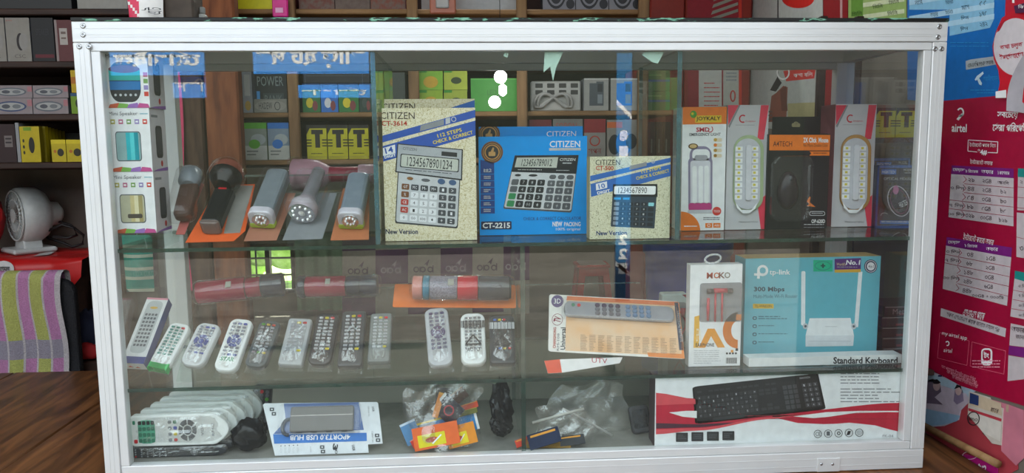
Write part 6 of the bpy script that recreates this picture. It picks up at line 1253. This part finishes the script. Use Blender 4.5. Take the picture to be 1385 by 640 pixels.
# airtel sheet
k1, k2, k3 = CR(1225, 120, 3.2), CR(1225, 300, 3.2), CR(1225, 480, 4)
VIO = mat('#7a1f78', .45); CELL = mat('#c9bdc0', .5); INKD = mat('#3a1a28')
def air(f):
    a, b, c = shifted(f, k1), shifted(f, k2), shifted(f, k3)
    a.ring(240, 102, 16, 20, 7, WHITE, 1, a0=-150, a1=120); a.poly([(222, 132), (232, 138), (252, 112), (246, 106)], WHITE, 1); a.text('airtel', 203, 152, 268, 188, WHITE, 2, rot=2, bold=.02)
    a.text('সবচেয়ে', 400, 92, 490, 132, WHITE, 2, rot=2, bold=.02, shear=.1); a.text('সেরা প্রিপেইড', 380, 146, 545, 188, WHITE, 2, rot=2, bold=.02, shear=.1)
    for p0, p1 in (((274, 222), (402, 230)), ((402, 230), (400, 278)), ((400, 278), (358, 276)), ((312, 274), (272, 270)), ((272, 270), (274, 222))): a.line([p0, p1], 3, WHITE, 1)
    a.text('ইন্টারনেট প্যাক নিতে', 280, 232, 394, 254, WHITE, 2, rot=2); a.text('*4#', 314, 262, 356, 288, WHITE, 2, rot=3, bold=.03); a.text('ইন্টারনেট অফার', 282, 306, 380, 330, WHITE, 2, rot=4)
    def table(g, x0, x1, yl, yr, cols, rows, merge, heads):
        n = len(rows); T_ = lambda u, v: (x0(v)+(x1(v)-x0(v))*u, (yl[0]+(yl[1]-yl[0])*v)*(1-u)+(yr[0]+(yr[1]-yr[0])*v)*u)
        hv = 1.0/(n+1); g.poly([T_(0, 0), T_(1, 0), T_(1, hv), T_(0, hv)], VIO, 1); g.poly([T_(0, hv), T_(1, hv), T_(1, 1), T_(0, 1)], CELL, 1)
        for j in range(1, n+1):
            u0 = 0 if j in merge else .22
            g.line([T_(u0, hv*(j+0)), T_(1, hv*(j+0))], 2, AIR, 2) if j > 1 else None
            g.line([T_(.20, hv*(j+.1)), T_(.25, hv*(j+.5)), T_(.20, hv*(j+.9))], 2, AIR, 2)
        for i, h_ in enumerate(heads):
            p = T_(cols[i], hv*.5); w_ = 26 if i != 1 else 28; g.text(h_, p[0]-w_, p[1]-8, p[0]+w_, p[1]+8, WHITE, 2, rot=3)
        for j, r in enumerate(rows):
            for i, t in enumerate(r):
                if not t: continue
                p = T_(cols[i], hv*(j+1.5)); w_ = 5.5*len(t)+3; g.text(t, p[0]-w_, p[1]-9, p[0]+w_, p[1]+9, INKD, 3, rot=5)
    table(a, lambda v: 202-14*v, lambda v: 471-1*v, (332, 556), (346, 596), (.12, .33, .58, .84), [('', '২৯', '২GB', 'আনলি'), ('৩ দিন', '৪৪', '২GB', '৳২'), ('', '৫৪', '৩GB', '৳৩'), ('৭ দিন', '৮৯', '৫GB', '৳৫'), ('৩০ দিন', '৩২৯', '৩০GB', '৳২৯')], (4, 5), ('মেয়াদ', '৳ রিচার্জ', 'অফার', '৳ ক্যাশব্যাক'))
    b.text('ইন্টারনেট কম্বো অফার', 252, 58, 386, 92, WHITE, 2, rot=11)
    table(b, lambda v: 180-17*v, lambda v: 464-22*v, (66, 290), (112, 364), (.12, .38, .70, .9), [('৩ দিন', '৩৪', '১GB', ''), ('৭ দিন', '৬৮', '২GB', ''), ('', '১৪৮', '৩GB', ''), ('৩০ দিন', '২৪৮', '৬GB', ''), ('', '৪৪৮', '৩০GB + ৩০০মি', '')], (2, 3), ('মেয়াদ', '৳ রিচার্জ', 'অফার'))
    b.text('এসএমএস প্যাক', 252, 384, 346, 418, WHITE, 2, rot=12); b.poly([(156, 374), (438, 462), (434, 500), (153, 408)], CELL, 1); b.text('সকল এসএমএস প্যাক জানতে ডায়াল *5#', 174, 424, 414, 448, INKD, 2, rot=17)
    b.text('my airtel app', 160, 484, 270, 506, WHITE, 2, rot=12); b.ring(184, 527, 9, 11, 4, WHITE, 2, a0=-150, a1=120); b.text('airtel', 168, 548, 204, 566, WHITE, 2, rot=8)
    for P in ([(150, 480), (278, 516), (268, 622), (140, 590)], [(290, 520), (436, 560), (428, 660), (282, 625)]):
        for i in range(4): b.line([P[i], P[(i+1) % 4]], 1.6, mat('#e8708c'), 1)
    b.rr(330, 548, 378, 622, 16, WHITE, 1); b.rr(337, 555, 371, 600, 10, AIR, 2); b.text('টং', 342, 562, 366, 592, WHITE, 3, bold=.03); b.fine(292, 600, 420, 640, 3, mat('#e898ac'), 2, .3)
    for i in range(3): c.text('শর্ত প্রযোজ্য বিস্তারিত জানতে ভিজিট', 190+30*i, 86+22*i, 390+5*i, 106+24*i, mat('#e898ac'), 2, rot=22)
    # second column of tables, cut by the frame's right edge
    a.poly([(490, 345), (530, 347), (530, 528), (486, 526)], CELL, 1); a.poly([(490, 345), (530, 347), (530, 384), (489, 382)], mat('#1f8a86', .45), 2)
    for y in (425, 470, 515): a.line([(487, y), (530, y+4)], 2, AIR, 2)
    a.text('২', 500, 396, 512, 412, INKD, 3)
    b.poly([(484, -40), (530, -35), (530, 160), (482, 152)], CELL, 1); b.line([(484, 66), (530, 78)], 2, AIR, 2); b.text('৩', 498, 106, 514, 124, INKD, 3)
    b.poly([(476, 212), (530, 222), (530, 262), (474, 246)], mat('#1f8a86', .45), 1); b.poly([(474, 246), (530, 262), (530, 425), (456, 410)], CELL, 1)
    for i, t in enumerate(('৩ দি', '৭ দি', '৩০ দি', '৬০ দি')): b.text(t, 494, 268+42*i, 522, 286+42*i, INKD, 3, rot=8); b.line([(470-4*i, 296+40*i), (530, 308+40*i)], 2, AIR, 2)
    b.poly([(458, 440), (530, 455), (530, 545), (452, 535)], CELL, 1); b.text('অফার', 462, 456, 520, 478, INKD, 3, rot=8); b.text('জানা', 480, 490, 522, 508, INKD, 3, rot=8); b.poly([(452, 537), (530, 547), (530, 590), (448, 575)], VIO, 2)
    b.poly([(448, 578), (530, 592), (530, 680), (444, 690)], CELL, 1)
wall_poster('crimson_poster', 'crimson mobile operator poster with white price tables on the right wall', [(1272, 137), (1345, 130), (1400, 127), (1400, 560), (1385, 549), (1340, 535), (1300, 522), (1254, 497), (1254, 300)], AIR, air, X=XW-.0022)
# hanging round red and white card, a grey curled sheet over it
def roundc(f):
    g = shifted(f, k); g.poly(ell(800, 290, 138, 178, 40), mat('#d4ccd0', .45), 1); g.text('কথা চলুক', 704, 270, 846, 308, mat('#b81030'), 2, rot=-9, bold=.02); g.text('ইচ্ছেমতো', 700, 318, 850, 366, mat('#b81030'), 2, rot=-9, bold=.03)
    g.poly([(686, 200), (700, 150), (740, 120), (700, 190)], mat('#a80c28'), 2); g.poly([(676, 566), (742, 556), (742, 605), (676, 606)], WHITE, 2)
wall_poster('round_hanger', 'round red and white shop hanger card over the blue poster', [(1349, 132), (1353, 112), (1351, 95), (1345, 80), (1343, 62), (1348, 42), (1356, 24), (1370, 15), (1400, 10), (1400, 150), (1375, 132)], mat('#c80c26', .45), roundc, X=XW-.012)
q = MB(); c = [at(x, y, X=.945) for x, y in ((1392, 62), (1372, 98), (1361, 150), (1405, 158))]
q.grid(lambda u, v: tuple((c[0]*(1-u)+Vector(at(1410, 50, X=.945))*u)*(1-v)+(c[2]*(1-u)+c[3]*u)*v+Vector((.012*math.sin(PI*u), .018*math.sin(PI*v)*(1-u), 0))), 10, 12, mat('#a9a4aa', .5)); tag(q.build('curled_sheet'), 'pale grey curled sheet hanging over the round card at the picture edge', 'paper')
wall_poster('plum_label', 'small plum coloured label at the top right corner over the blue poster', [(1372, 8), (1400, 0), (1400, 16), (1374, 18)], mat('#4a1a44', .45), lambda f: f.text('কিছু', 1378, 6, 1392, 13, WHITE, 1), X=XW-.015)
wall_poster('red_border_poster', 'red edge of a poster at the top right corner', [(1362, -30), (1400, -30), (1400, 12), (1360, 22)], mat('#c01030', .45), lambda f: f.rect(1370, -20, 1373, 4, WHITE), X=XW-.0040)
# torn layers below
c_ = k3
def pic(f):
    g = shifted(f, c_); g.poly([(110, 100), (130, 96), (380, 190), (350, 240), (330, 210), (120, 140)], mat('#a9c0d0', .5), 1)
    g.poly([(118, 140), (150, 130), (190, 150), (196, 200), (160, 230), (205, 270), (118, 262)], mat('#6a5a6c', .5), 1); g.ell(172, 165, 20, 30, mat('#b89a9a'), 2); g.poly([(150, 140), (175, 132), (196, 150), (180, 158), (156, 158)], mat('#221c22'), 3)
    g.poly([(262, 250), (270, 190), (312, 190), (318, 250), (280, 270)], mat('#8a7a94', .5), 1); g.ell(290, 192, 17, 28, mat('#c8a8a6'), 2); g.poly([(268, 186), (282, 160), (304, 168), (308, 190), (296, 176)], mat('#1c181c'), 3)
    g.poly([(108, 290), (150, 300), (300, 330), (280, 360), (200, 380), (110, 386)], mat('#8fb0cc', .5), 1); g.fine(180, 110, 330, 130, 1, NAVY, 2)
wall_poster('torn_photo_sheet', 'torn bluish magazine sheet with two small portraits, under the crimson poster', [k3(*t) for t in ((126, 84), (392, 190), (350, 214), (340, 262), (300, 300), (290, 352), (210, 386), (105, 392))], mat('#c4b6c4', .5), pic, X=XW-.0012)
def imo(f):
    g = shifted(f, c_); g.poly([(345, 300), (522, 360), (515, 470), (420, 420), (380, 360), (345, 330)], mat('#d6cfc6', .5), 1); g.poly([(360, 205), (520, 262), (525, 330), (350, 270)], mat('#c8b49a', .5), 1); g.poly([(352, 205), (400, 222), (398, 276), (350, 262)], mat('#2a3a6a'), 2)
    g.poly([(344, 288), (524, 346), (522, 362), (344, 302)], mat('#b83a48'), 2); g.ring(372, 345, 34, 38, 5, KEYD, 3); g.text('imo', 348, 336, 396, 358, KEYD, 3, rot=8); g.text('মাত্র', 465, 288, 508, 312, INKD, 3, rot=14)
wall_poster('torn_card_sheet', 'torn sheet with a round ringed logo card, lower right wall', [k3(*t) for t in ((345, 196), (460, 232), (470, 268), (530, 290), (526, 372), (520, 490), (470, 480), (420, 420), (380, 372), (338, 326))], mat('#c8bfb4', .5), imo, X=XW-.0018)
wall_poster('torn_red_paper', 'torn faded red backing paper on the lower right wall', [k3(*t) for t in ((335, 255), (400, 300), (420, 430), (480, 480), (600, 300), (610, 620), (480, 690), (120, 690), (105, 420), (150, 392), (290, 350), (292, 300))], mat('#a83a44', .6, 0, .15, 12), lambda f: None, X=XW)
wall_poster('pink_sheet', 'pinkish torn sheet right of the ringed logo card', [k3(*t) for t in ((458, 240), (560, 270), (640, 300), (640, 560), (600, 600), (520, 520), (514, 400), (530, 330))], mat('#c8788a', .6, 0, .12, 20), lambda f: shifted(f, c_).poly([(548, 268), (562, 272), (560, 312), (546, 306)], mat('#b89a84'), 1), X=XW-.0006)
def mini(f):
    g = shifted(f, c_); g.ring(195, 545, 40, 46, 18, WHITE, 1); g.text('মিনিট', 240, 560, 372, 620, WHITE, 2, rot=12, bold=.04); g.text('২৩', 392, 592, 440, 632, WHITE, 2, rot=12, bold=.03); g.ring(350, 545, 40, 22, 3, WHITE, 1)
wall_poster('magenta_poster', 'magenta strip poster with big white lettering at the bottom right', [k3(*t) for t in ((130, 560), (150, 535), (330, 540), (480, 580), (500, 600), (500, 690), (120, 690))], mat('#b8187a', .45), mini, X=XW-.0030)
a, b = at(1253, 578, X=.950), at(1350, 628, X=.950); q = MB(); q.tube([a+(a-b)*.3, (a+b)/2, b], .0085, WOOD_T, 8); o = q.build('wooden_batten'); tag(o, 'thin pale wooden batten fixed along the lower right wall', 'batten')
wall_poster('white_flap', 'white torn paper flap beside the lower right post', [k3(*t) for t in ((100, 430), (130, 500), (152, 560), (95, 575))], mat('#d0c8cc', .5), lambda f: None, X=XW-.006)
wall_poster('pale_blue_paper', 'pale blue paper at the foot of the right post', [(1236, 634), (1252, 632), (1262, 645), (1236, 650)], mat('#8ab0cc', .5), lambda f: None, X=XW-.0045)

# ------------------------------------------------------------ left side: cabinet, red sheet, fan, chair with towel
YC = 1.17; zc = at(60, 344, Y=1.30).z
c0, c1 = -2.1, at(86, 400, Y=YC).x
q = MB(); q.rbox(c0, c1, YC, YC+.28, -.75, zc-.004, WOOD_D, .004); o = q.build('low_cabinet'); tag(o, 'dark low wooden cabinet under the red printed sheet', 'cabinet'); MB().rbox(c0+.02, c1-.02, YC-.012, YC-.0015, -.7, zc-.04, mat('#2a1a14', .6), .003).build('door', o)
REDS = mat('#b81c1c', .35, 0, .08, 20); q = MB(); xa, xb = -1.95, at(118, 345, Y=YC).x
def sheet(u, v):
    x = xa+(xb-xa)*u; s_ = v*.50
    if s_ < .30: return (x, YC+.275-s_*.9, zc+.002+.004*abs(math.sin(9*u+14*v)))
    d_ = s_-.30; k_ = 1-.7*max(0, (u-.78)/.22); return (x-.05*d_*max(0, (u-.6)), YC-.005-.02*abs(math.sin(8*u))-.12*d_*k_-.012, zc+.004-d_*k_)
q.grid(sheet, 30, 24, REDS); rs = q.build('red_sheet'); tag(rs, 'red printed plastic sheet draped over the low cabinet, with white ovals', 'plastic sheet')
q = MB()
def on_sheet(u, v): p = Vector(sheet(u, v)); return p+Vector((0, -.0035, .0035))
for (u0, v0, ru, rv, t) in ((at(14, 345, Y=YC).x, .665, .13, .055, 'ন্ডেল'), (at(8, 372, Y=YC).x, .76, .13, .05, 'ল্প'), (at(42, 335, Y=YC).x, .44, .07, .13, '')):
    uc = (u0-xa)/(xb-xa); vs = [on_sheet(uc+ru*math.cos(a_)*.5, min(.99, v0+rv*math.sin(a_))) for a_ in [2*PI*i/24 for i in range(24)]]; q.add(vs, [tuple(range(24))], mat('#c8c4c2', .5))
    if t:
        tv, tf = text_mesh(t, .02); q.add([on_sheet(uc+(x_-.5)*ru*.62, min(.995, v0-(y_-.5)*rv*.9))+Vector((0, -.002, .002)) for x_, y_ in tv], tf, KEYD)
q.build('printed_ovals', rs)
fz = zc+.008; a = at(40, 340, Y=1.31); mp = depth(a)/FPX; fan = empty('desk_fan', (a.x, 1.31, fz), 'small white desk fan with a slatted front grille on the red sheet', 'fan'); fan.rotation_euler = (0, 0, -.75)
FW = mat('#b4b6b4', .4); R = 37*mp; hc = 50*mp; Mf = T(0, 0, hc)
q = MB(); q.lathe([(R*.86, -.035), (R, -.028), (R*1.02, 0), (R, .03), (R*.82, .055), (R*.45, .075), (R*.42, .10), (R*.2, .115)], FW, 32, Mf, 'Y'); q.build('housing', fan)
q = MB()
for i in range(28): a_ = 2*PI*i/28; q.tube([(R*.26*math.cos(a_), -.040, hc+R*.26*math.sin(a_)), (R*.9*math.cos(a_+.12), -.036, hc+R*.9*math.sin(a_+.12))], .0028, mat('#8e908e', .4), 5)
for r_ in (.26, .58, .9): q.tube([(R*r_*math.cos(t), -.038, hc+R*r_*math.sin(t)) for t in [2*PI*i/28 for i in range(28)]], .003, FW, 6, closed=True)
q.build('grille', fan)
q = MB(); q.lathe([(R*.25, -.044), (R*.25, -.034)], FW, 20, Mf, 'Y'); q.lathe([(R*.85, -.03), (R*.8, -.0295)], DARK, 24, Mf, 'Y'); q.build('hub', fan)
q = MB(); q.slab([(-R*.55, 0), (R*.55, 0), (R*.34, hc-R*.7), (-R*.34, hc-R*.7)], -.03, .03, FW, .004, basis((0, 0, .0), (1, 0, 0), (0, 0, 1), (0, -1, 0))); q.rbox(-R*.7, R*.7, -.07, .07, 0, .018, FW, .006); q.build('base', fan)
cp = [at(x, y, Y=1.36) for x, y in ((62, 296), (78, 299), (96, 305), (113, 318), (112, 330), (98, 334), (84, 328), (66, 322), (60, 318))]; z0 = zc+.012
q = MB(); q.tube([fan.matrix_basis.inverted() @ Vector((v.x, v.y, max(v.z, z0+.002))) for v in cp], .005, mat('#1a1416', .5), 8); q.tube([fan.matrix_basis.inverted() @ Vector((v.x, v.y, max(v.z, z0+.002))) for v in [at(x, y, Y=1.30) for x, y in ((66, 312), (84, 304), (100, 308), (104, 318), (92, 322), (72, 320))]], .005, mat('#1a1416', .5), 8); q.build('cord', fan)
a = at(2, 305, Y=1.25); q = MB(); lump(q, (0, 0, .12), (.085, .07, .125), mat('#a01418', .5), 31, rough=.10); o = q.build('red_bag'); o.location = (a.x-.09, 1.26, zc+.012); tag(o, 'dark red cloth bag at the picture edge left of the fan', 'bag')
a = at(104, 432, Y=1.34); q = MB(); mp = depth(a)/FPX; q.rbox(c1+.006-a.x, c1+.13-a.x, 0, .10, -.75-.0, at(104, 378, Y=1.34).z, mat('#5a3a22', .7, 0, .2, 14), .004); o = q.build('brown_carton'); o.location = (a.x, 1.34, 0); tag(o, 'tall brown carton standing between the chair and the case', 'carton')
# office chair with a striped towel over its back
YT = .98; xl_, xr_ = at(-60, 430, Y=YT).x, at(90, 430, Y=YT).x; zt = at(30, 378, Y=YT).z
ch = empty('office_chair', ((xl_+xr_)/2, YT-.22, -.75), 'black mesh backed chair behind the table, a striped towel over its back', 'chair'); cxm = (xl_+xr_)/2; RC = T(-cxm, -(YT-.22), .75)
MESHK = mat('#15151a', .7, 0, .4, 300, .5)
q = MB(); q.slab(rrect(xr_-xl_+.02, zt+.20, .05, 6, cxm+.012, (zt-.20)/2-.004), 0, .03, MESHK, .008, basis((0, YT+.045, 0), (1, 0, 0), (0, 0, 1), (0, -1, 0))); q.build('backrest', ch, RC)
MB().rbox(cxm-.22, cxm+.22, YT-.45, YT-.02, -.31, -.24, MESHK, .02).build('seat', ch, RC); MB().tube([(cxm, YT+.055, -.12), (cxm, YT+.06, -.26), (cxm, YT-.10, -.30)], .018, DARK, 10).build('back_bracket', ch, RC)
MB().tube([(cxm, YT-.22, -.70), (cxm, YT-.22, -.31)], .025, STEEL, 12).build('column', ch, RC)
for i in range(5): a_ = i*2*PI/5+.3; MB().tube([(cxm, YT-.22, -.69), (cxm+.26*math.cos(a_), YT-.22+.26*math.sin(a_), -.725)], [.022, .014], DARK, 8).build('leg', ch, RC)
TP, TY, TW = mat('#b078a0', .95, 0, .15, 260, .6), mat('#a6a85e', .95, 0, .15, 260, .6), mat('#b4acae', .95, 0, .12, 260, .6); TF = mat('#8f8894', .95, 0, .12, 260, .6)
tx0, tx1 = at(-70, 430, Y=YT).x, at(86, 430, Y=YT).x; zb_ = at(30, 505, Y=YT).z; hh_ = zt+.012-zb_
def tw(u, v):
    x = tx0+(tx1-tx0)*u; s_ = v*(hh_+.30); y = YT+.006*math.sin(21*u)+.004*math.sin(9*u+6*v)
    if s_ < hh_: return (x+.006*math.sin(12*v), y, zb_+s_+.0*u)
    d_ = s_-hh_
    if d_ < .06: return (x, YT+.06*d_/.06+.001, zt+.012+.012*math.sin(PI*d_/.06))
    return (x, YT+.062+.003*math.sin(17*u), zt+.012-(d_-.06))
def tpick(i, j):
    px = -70+156*(i+.5)/120; v = (j+.5)/40*(hh_+.30)/hh_
    if i >= 114: return TW
    band = v < .30
    x = (px-8) % 37; m = TY if x < 17 else TW if x < 20 else TP if x < 34 else TW
    if .16 <= v < .34 and m is not TW: m = TF
    return m
q = MB(); q.grid(tw, 120, 40, TW, pick=tpick); tag(q.build('striped_towel'), 'pink yellow and white striped towel hanging over the chair back at the left edge', 'towel')
def crumple(name, lab, cat, px, py, Y, r, m, seed):
    a = at(px, py, Y=Y); q = MB(); lump(q, (0, 0, r[2]*.9), r, m, seed, rough=.14); o = q.build(name); o.location = a; return tag(o, lab, cat)
bench = MB(); bx0, bx1 = at(100, 490, Y=1.06).x, at(128, 490, Y=1.0).x+.2; bench.rbox(bx0, bx1, 1.06, 1.30, -.75, at(104, 490, Y=1.06).z-.002, WOOD_D, .004); tag(bench.build('low_chest'), 'dark low chest behind the table under the folded blue clothes', 'chest')
zz = at(104, 490, Y=1.06).z
o = crumple('blue_clothes', 'crumpled navy blue clothes between the chair and the case post', 'clothes', 122, 470, 1.17, (.062, .07, .075), mat('#252a40', .9), 41); o.location.z = zz+.006
o = crumple('red_cloth', 'small bright red cloth below the navy clothes', 'clothes', 118, 484, 1.08, (.045, .018, .028), mat('#a01c20', .8), 43); o.location.z = zz+.004; o.location.y = 1.085

# ------------------------------------------------------------ the deep room: stool, barrel, curtain, checked banner
def stand(px, py, z=-.75): return at(px, py, Z=z)
s = at(800, 356, Z=-.27); st = empty('plastic_stool', (s.x, s.y, -.75), 'red plastic stool with a pale worn seat standing at the back of the room', 'stool'); RP = mat('#c8201c', .4)
hw_ = 24*depth(s)/FPX; q = MB(); q.slab(rrect(hw_*1.9, hw_*1.9, .04, 5), .455, .48, RP, .006); q.slab(rrect(hw_*1.5, hw_*1.5, .03, 5), .4805, .486, mat('#c8b8b0', .5), .002); q.build('seat', st)
for sx_ in (-1, 1):
    for sy_ in (-1, 1):
        b_, t_ = hw_*1.16, hw_*.82; o_ = [(sx_*b_, sy_*b_, 0), (sx_*(b_-.055), sy_*b_, 0), (sx_*(t_-.055), sy_*t_, .455), (sx_*t_, sy_*t_, .455)]; q = MB(); vs = [Vector(v) for v in o_]; ins = [Vector((v.x, v.y-sy_*.04, v.z)) for v in vs]
        q.add(vs+ins, [(0, 1, 2, 3), (7, 6, 5, 4), (0, 4, 5, 1), (1, 5, 6, 2), (2, 6, 7, 3), (3, 7, 4, 0)], RP); q.build('leg', st)
q = MB(); q.rbox(-hw_*.84, hw_*.84, -hw_*.86, -hw_*.80, .39, .455, RP, .004); q.rbox(-hw_*.84, hw_*.84, hw_*.80, hw_*.86, .39, .455, RP, .004); q.build('apron', st)
a = at(930, 326, Y=.70); Rb = 58*depth(a)/FPX; q = MB(); hb = a.z-.0015
q.lathe([(Rb*.84, 0), (Rb*.87, .01), (Rb*.92, hb*.4), (Rb*.96, hb*.42), (Rb*.93, hb*.45), (Rb*.97, hb*.9), (Rb*1.03, hb*.92), (Rb*1.03, hb), (Rb*.97, hb), (Rb*.95, hb*.96)], mat('#2440a8', .4), 36); o = q.build('plastic_bin'); o.location = (a.x, .70, .0015); tag(o, 'dark blue plastic bin standing on the table behind the case', 'bin')
a, b = at(398, 318, Y=4.9), at(466, 408, Y=4.9); q = MB(); q.grid(lambda u, v: (a.x+(b.x-a.x)*u, 4.9+.03*math.sin(22*u)*(.4+.6*v), a.z+.15-(a.z+.15+.68)*v), 40, 12, mat('#8fae8e', .9)); tag(q.build('green_curtain'), 'pale green curtain hanging right of the barred window', 'curtain')
RODZ = a.z+.17; q = MB(); q.tube([(a.x-.1, 4.93, RODZ), (b.x+.1, 4.93, RODZ)], .012, DARK, 8); q.rbox(a.x-.06, a.x-.03, 4.93, 5.199, RODZ-.01, RODZ+.01, DARK, .002); q.rbox(b.x+.03, b.x+.06, 4.93, 5.199, RODZ-.01, RODZ+.01, DARK, .002); tag(q.build('curtain_rod'), 'thin dark rod over the pale green curtain', 'curtain rod')
YBN = 2.4; PURP, BGW = mat('#5c2f5e', .7), mat('#a9a196', .7)
bp = lambda x, y: at(x, y, Y=YBN)
cx_ = [463, 508, 552, 596, 639, 681, 716]; ry = [318, 336, 382, 424]; c = bp(463, 318); q = MB(); Mb = basis((0, 0, 0), (1, 0, 0), (0, 0, 1), (0, -1, 0)); fnb = lambda x, y: (bp(x, y).x-c.x, bp(x, y).z-c.z)
out = [fnb(463, 322), fnb(716, 316), fnb(716, 424), fnb(463, 430)]; q.slab(list(reversed(out)), 0, .003, BGW, 0, Mb); f = Face(q, Mb @ T(0, 0, .003), fn=fnb, lift=.0006)
for j in range(3):
    for i in range(6):
        sk = lambda x, y: (x, y+(590-x)*.028); P_ = [sk(cx_[i], ry[j]), sk(cx_[i+1], ry[j]), sk(cx_[i+1], ry[j+1]), sk(cx_[i], ry[j+1])]
        dark = (i+j) % 2 == 0
        if dark: f.poly(P_, PURP, 1)
        mx_, my_ = sum(p_[0] for p_ in P_)/4, sum(p_[1] for p_ in P_)/4; lc = mat('#b8a8b8', .7) if dark else mat('#4a2c4e', .7)
        if j != 1: continue
        for dx in (-11, -2, 8): f.ring(mx_+dx, my_+5, 4, 4, 1.6, lc, 2, 14)
        f.rect(mx_-6.5, my_+1, mx_-5.2, my_+9, lc, 2); f.rect(mx_+11, my_-1, mx_+12.4, my_+9, lc, 2); f.poly([(mx_-1, my_-1), (mx_+7, my_-9), (mx_+4, my_+1), (mx_+2, my_-2)], lc, 2)
o = q.build('checked_banner'); o.location = c; tag(o, 'purple and grey checked banner with repeated emblem hanging behind the case', 'banner'); o.location.z = c.z
q = MB(); q.tube([(fnb(463, 322)[0], .006, fnb(463, 320)[1]), (fnb(716, 316)[0], .006, fnb(716, 314)[1])], .008, WOOD_T, 8); q.tube([(fnb(500, 322)[0], .006, 0), (fnb(500, 322)[0], .006, 2.299-c.z)], .003, DARK, 6); q.tube([(fnb(690, 316)[0], .006, 0), (fnb(690, 316)[0], .006, 2.299-c.z)], .003, DARK, 6); q.build('hanging_bar', o)
YPO = .99; c = at(185, 318, Y=YPO); q = MB(); mp = depth(c)/FPX; w2, h2 = 20*mp, 78*mp
q.grid(lambda u, v: ((u-.5)*2*w2*(1-.08*v), -.02*math.sin(PI*u)*math.sin(PI*v), -h2*v), 10, 18, TEAL, pick=lambda i, j: mat('#2f9a86', .5) if j % 7 not in (3, 6) else mat('#c8ceb8', .5)); q.grid(lambda u, v: ((u-.5)*2*w2*(1-.08*v), .02*math.sin(PI*u)*math.sin(PI*v), -h2*v), 10, 18, mat('#2a7a70', .5)); o = q.build('hanging_sachet'); o.location = c; tag(o, 'teal and cream printed sachet strip hanging from the rack, seen through the left glass', 'sachet')
MB().tube([(0, 0, 0), (0, .07, RZ[3]-.022-c.z)], .0016, LGREY, 6).build('string', o)

c = at(298, 360, Y=1.0); mp = depth(c)/FPX; e = empty('black_adapter', c, 'black power adapter hanging on its looped cord from the rack, right of the pillar foot', 'adapter'); MB().rbox(-13*mp, 13*mp, -.02, .02, -34*mp, 0, mat('#121214', .4), .005).build('body', e)
MB().tube([(3*mp, 0, 0), (4*mp, -.01, .02), (16*mp, -.012, .05), (22*mp, -.01, .02), (14*mp, -.012, -.0), (8*mp, -.01, .03), (5*mp, .0, .10), (4*mp, .07, RZ[3]-.022-c.z)], .004, mat('#121214', .4), 8).build('cord', e)
# ------------------------------------------------------------ signs across the lane, seen only as mirror images in the case glass
YM_ = 2.62; SGB = mat('#3f8fe0', .6); awn = []
def sign(name, label, x0, x1, y0, y1, art, off=.024):
    a, b = at(x0, y1, Y=YM_), at(x1, y0, Y=YM_); W, Hh = b.x-a.x, b.z-a.z; q = MB(); q.box(-W/2, W/2, -.012, 0, 0, Hh, SGB)
    f = Face(q, basis((W/2, 0, 0), (-1, 0, 0), (0, 0, 1), (0, 1, 0)), lift=.0008); art(f, W, Hh); o = q.build(name); o.location = ((a.x+b.x)/2, -YM_+off, a.z); tag(o, label, 'sign')
    for sx_ in (-.4, .4): MB().tube([(W*sx_, -.006, Hh), (W*sx_, -.006, 2.55-a.z)], .002, LGREY, 6).build('cord', o)
sign('blue_signboard', 'blue sign with white lettering, mirrored in the glass above the speaker boxes', 150, 275, 62, 102, lambda f, W, Hh: f.text('মোবাইল', W*.04, Hh*.25, W*.96, Hh*.98, WHITE, 1, up=True, bold=.04))
sign('blue_signboard', 'small blue sign with white lettering, mirrored low beside the brown timber pillar', 232, 275, 103, 132, lambda f, W, Hh: f.text('বিকাশ', W*.06, Hh*.3, W*.94, Hh*.92, WHITE, 1, up=True, bold=.04), -.004)
sign('blue_signboard', 'wide blue sign with white lettering, mirrored above the yellow cable boxes', 343, 498, 60, 100, lambda f, W, Hh: f.text('বাড়ি হট দর', W*.03, Hh*.2, W*.97, Hh*.98, WHITE, 1, up=True, bold=.04))
sign('blue_signboard', 'narrow blue sign mirrored across the small accessory boxes', 402, 499, 114, 132, lambda f, W, Hh: f.text('সেবা কার', W*.05, Hh*.2, W*.95, Hh*.9, WHITE, 1, up=True, bold=.04), -.004)
def vert(f, W, Hh):
    for t, y in (('1', .115), ('2', .175), ('2', .235), ('e', .655), ('l', .59)): f.text(t, W*.22, Hh*y, W*.80, Hh*(y+.045), WHITE, 1, up=True, bold=.04)
    f.poly([(0, Hh*.10), (W, Hh*.15), (W, Hh*.17), (0, Hh*.12)], WHITE, 1); f.poly([(0, Hh*.74), (W, Hh*.80), (W, Hh*.82), (0, Hh*.76)], WHITE, 1)
SGB = mat('#246a9a', .6)
sign('vertical_banner', 'tall narrow blue banner with figures, mirrored right of the blue calculator box', 832, 855, 72, 408, vert)
q = MB(); q.tube([(-3.6, -YM_+.018, 2.5715), (3.6, -YM_+.018, 2.5715)], .02, WOOD_T, 10); tag(q.build('bamboo_pole'), 'bamboo pole across the lane from which the blue signs hang', 'pole')
for x in (-3.5, 3.5): q = MB(); q.tube([(x, -YM_+.070, -.799), (x, -YM_+.065, 2.7)], .03, WOOD_T, 10); tag(q.build('bamboo_post'), 'bamboo post at the %s end of the sign pole' % ('left' if x < 0 else 'right'), 'post')
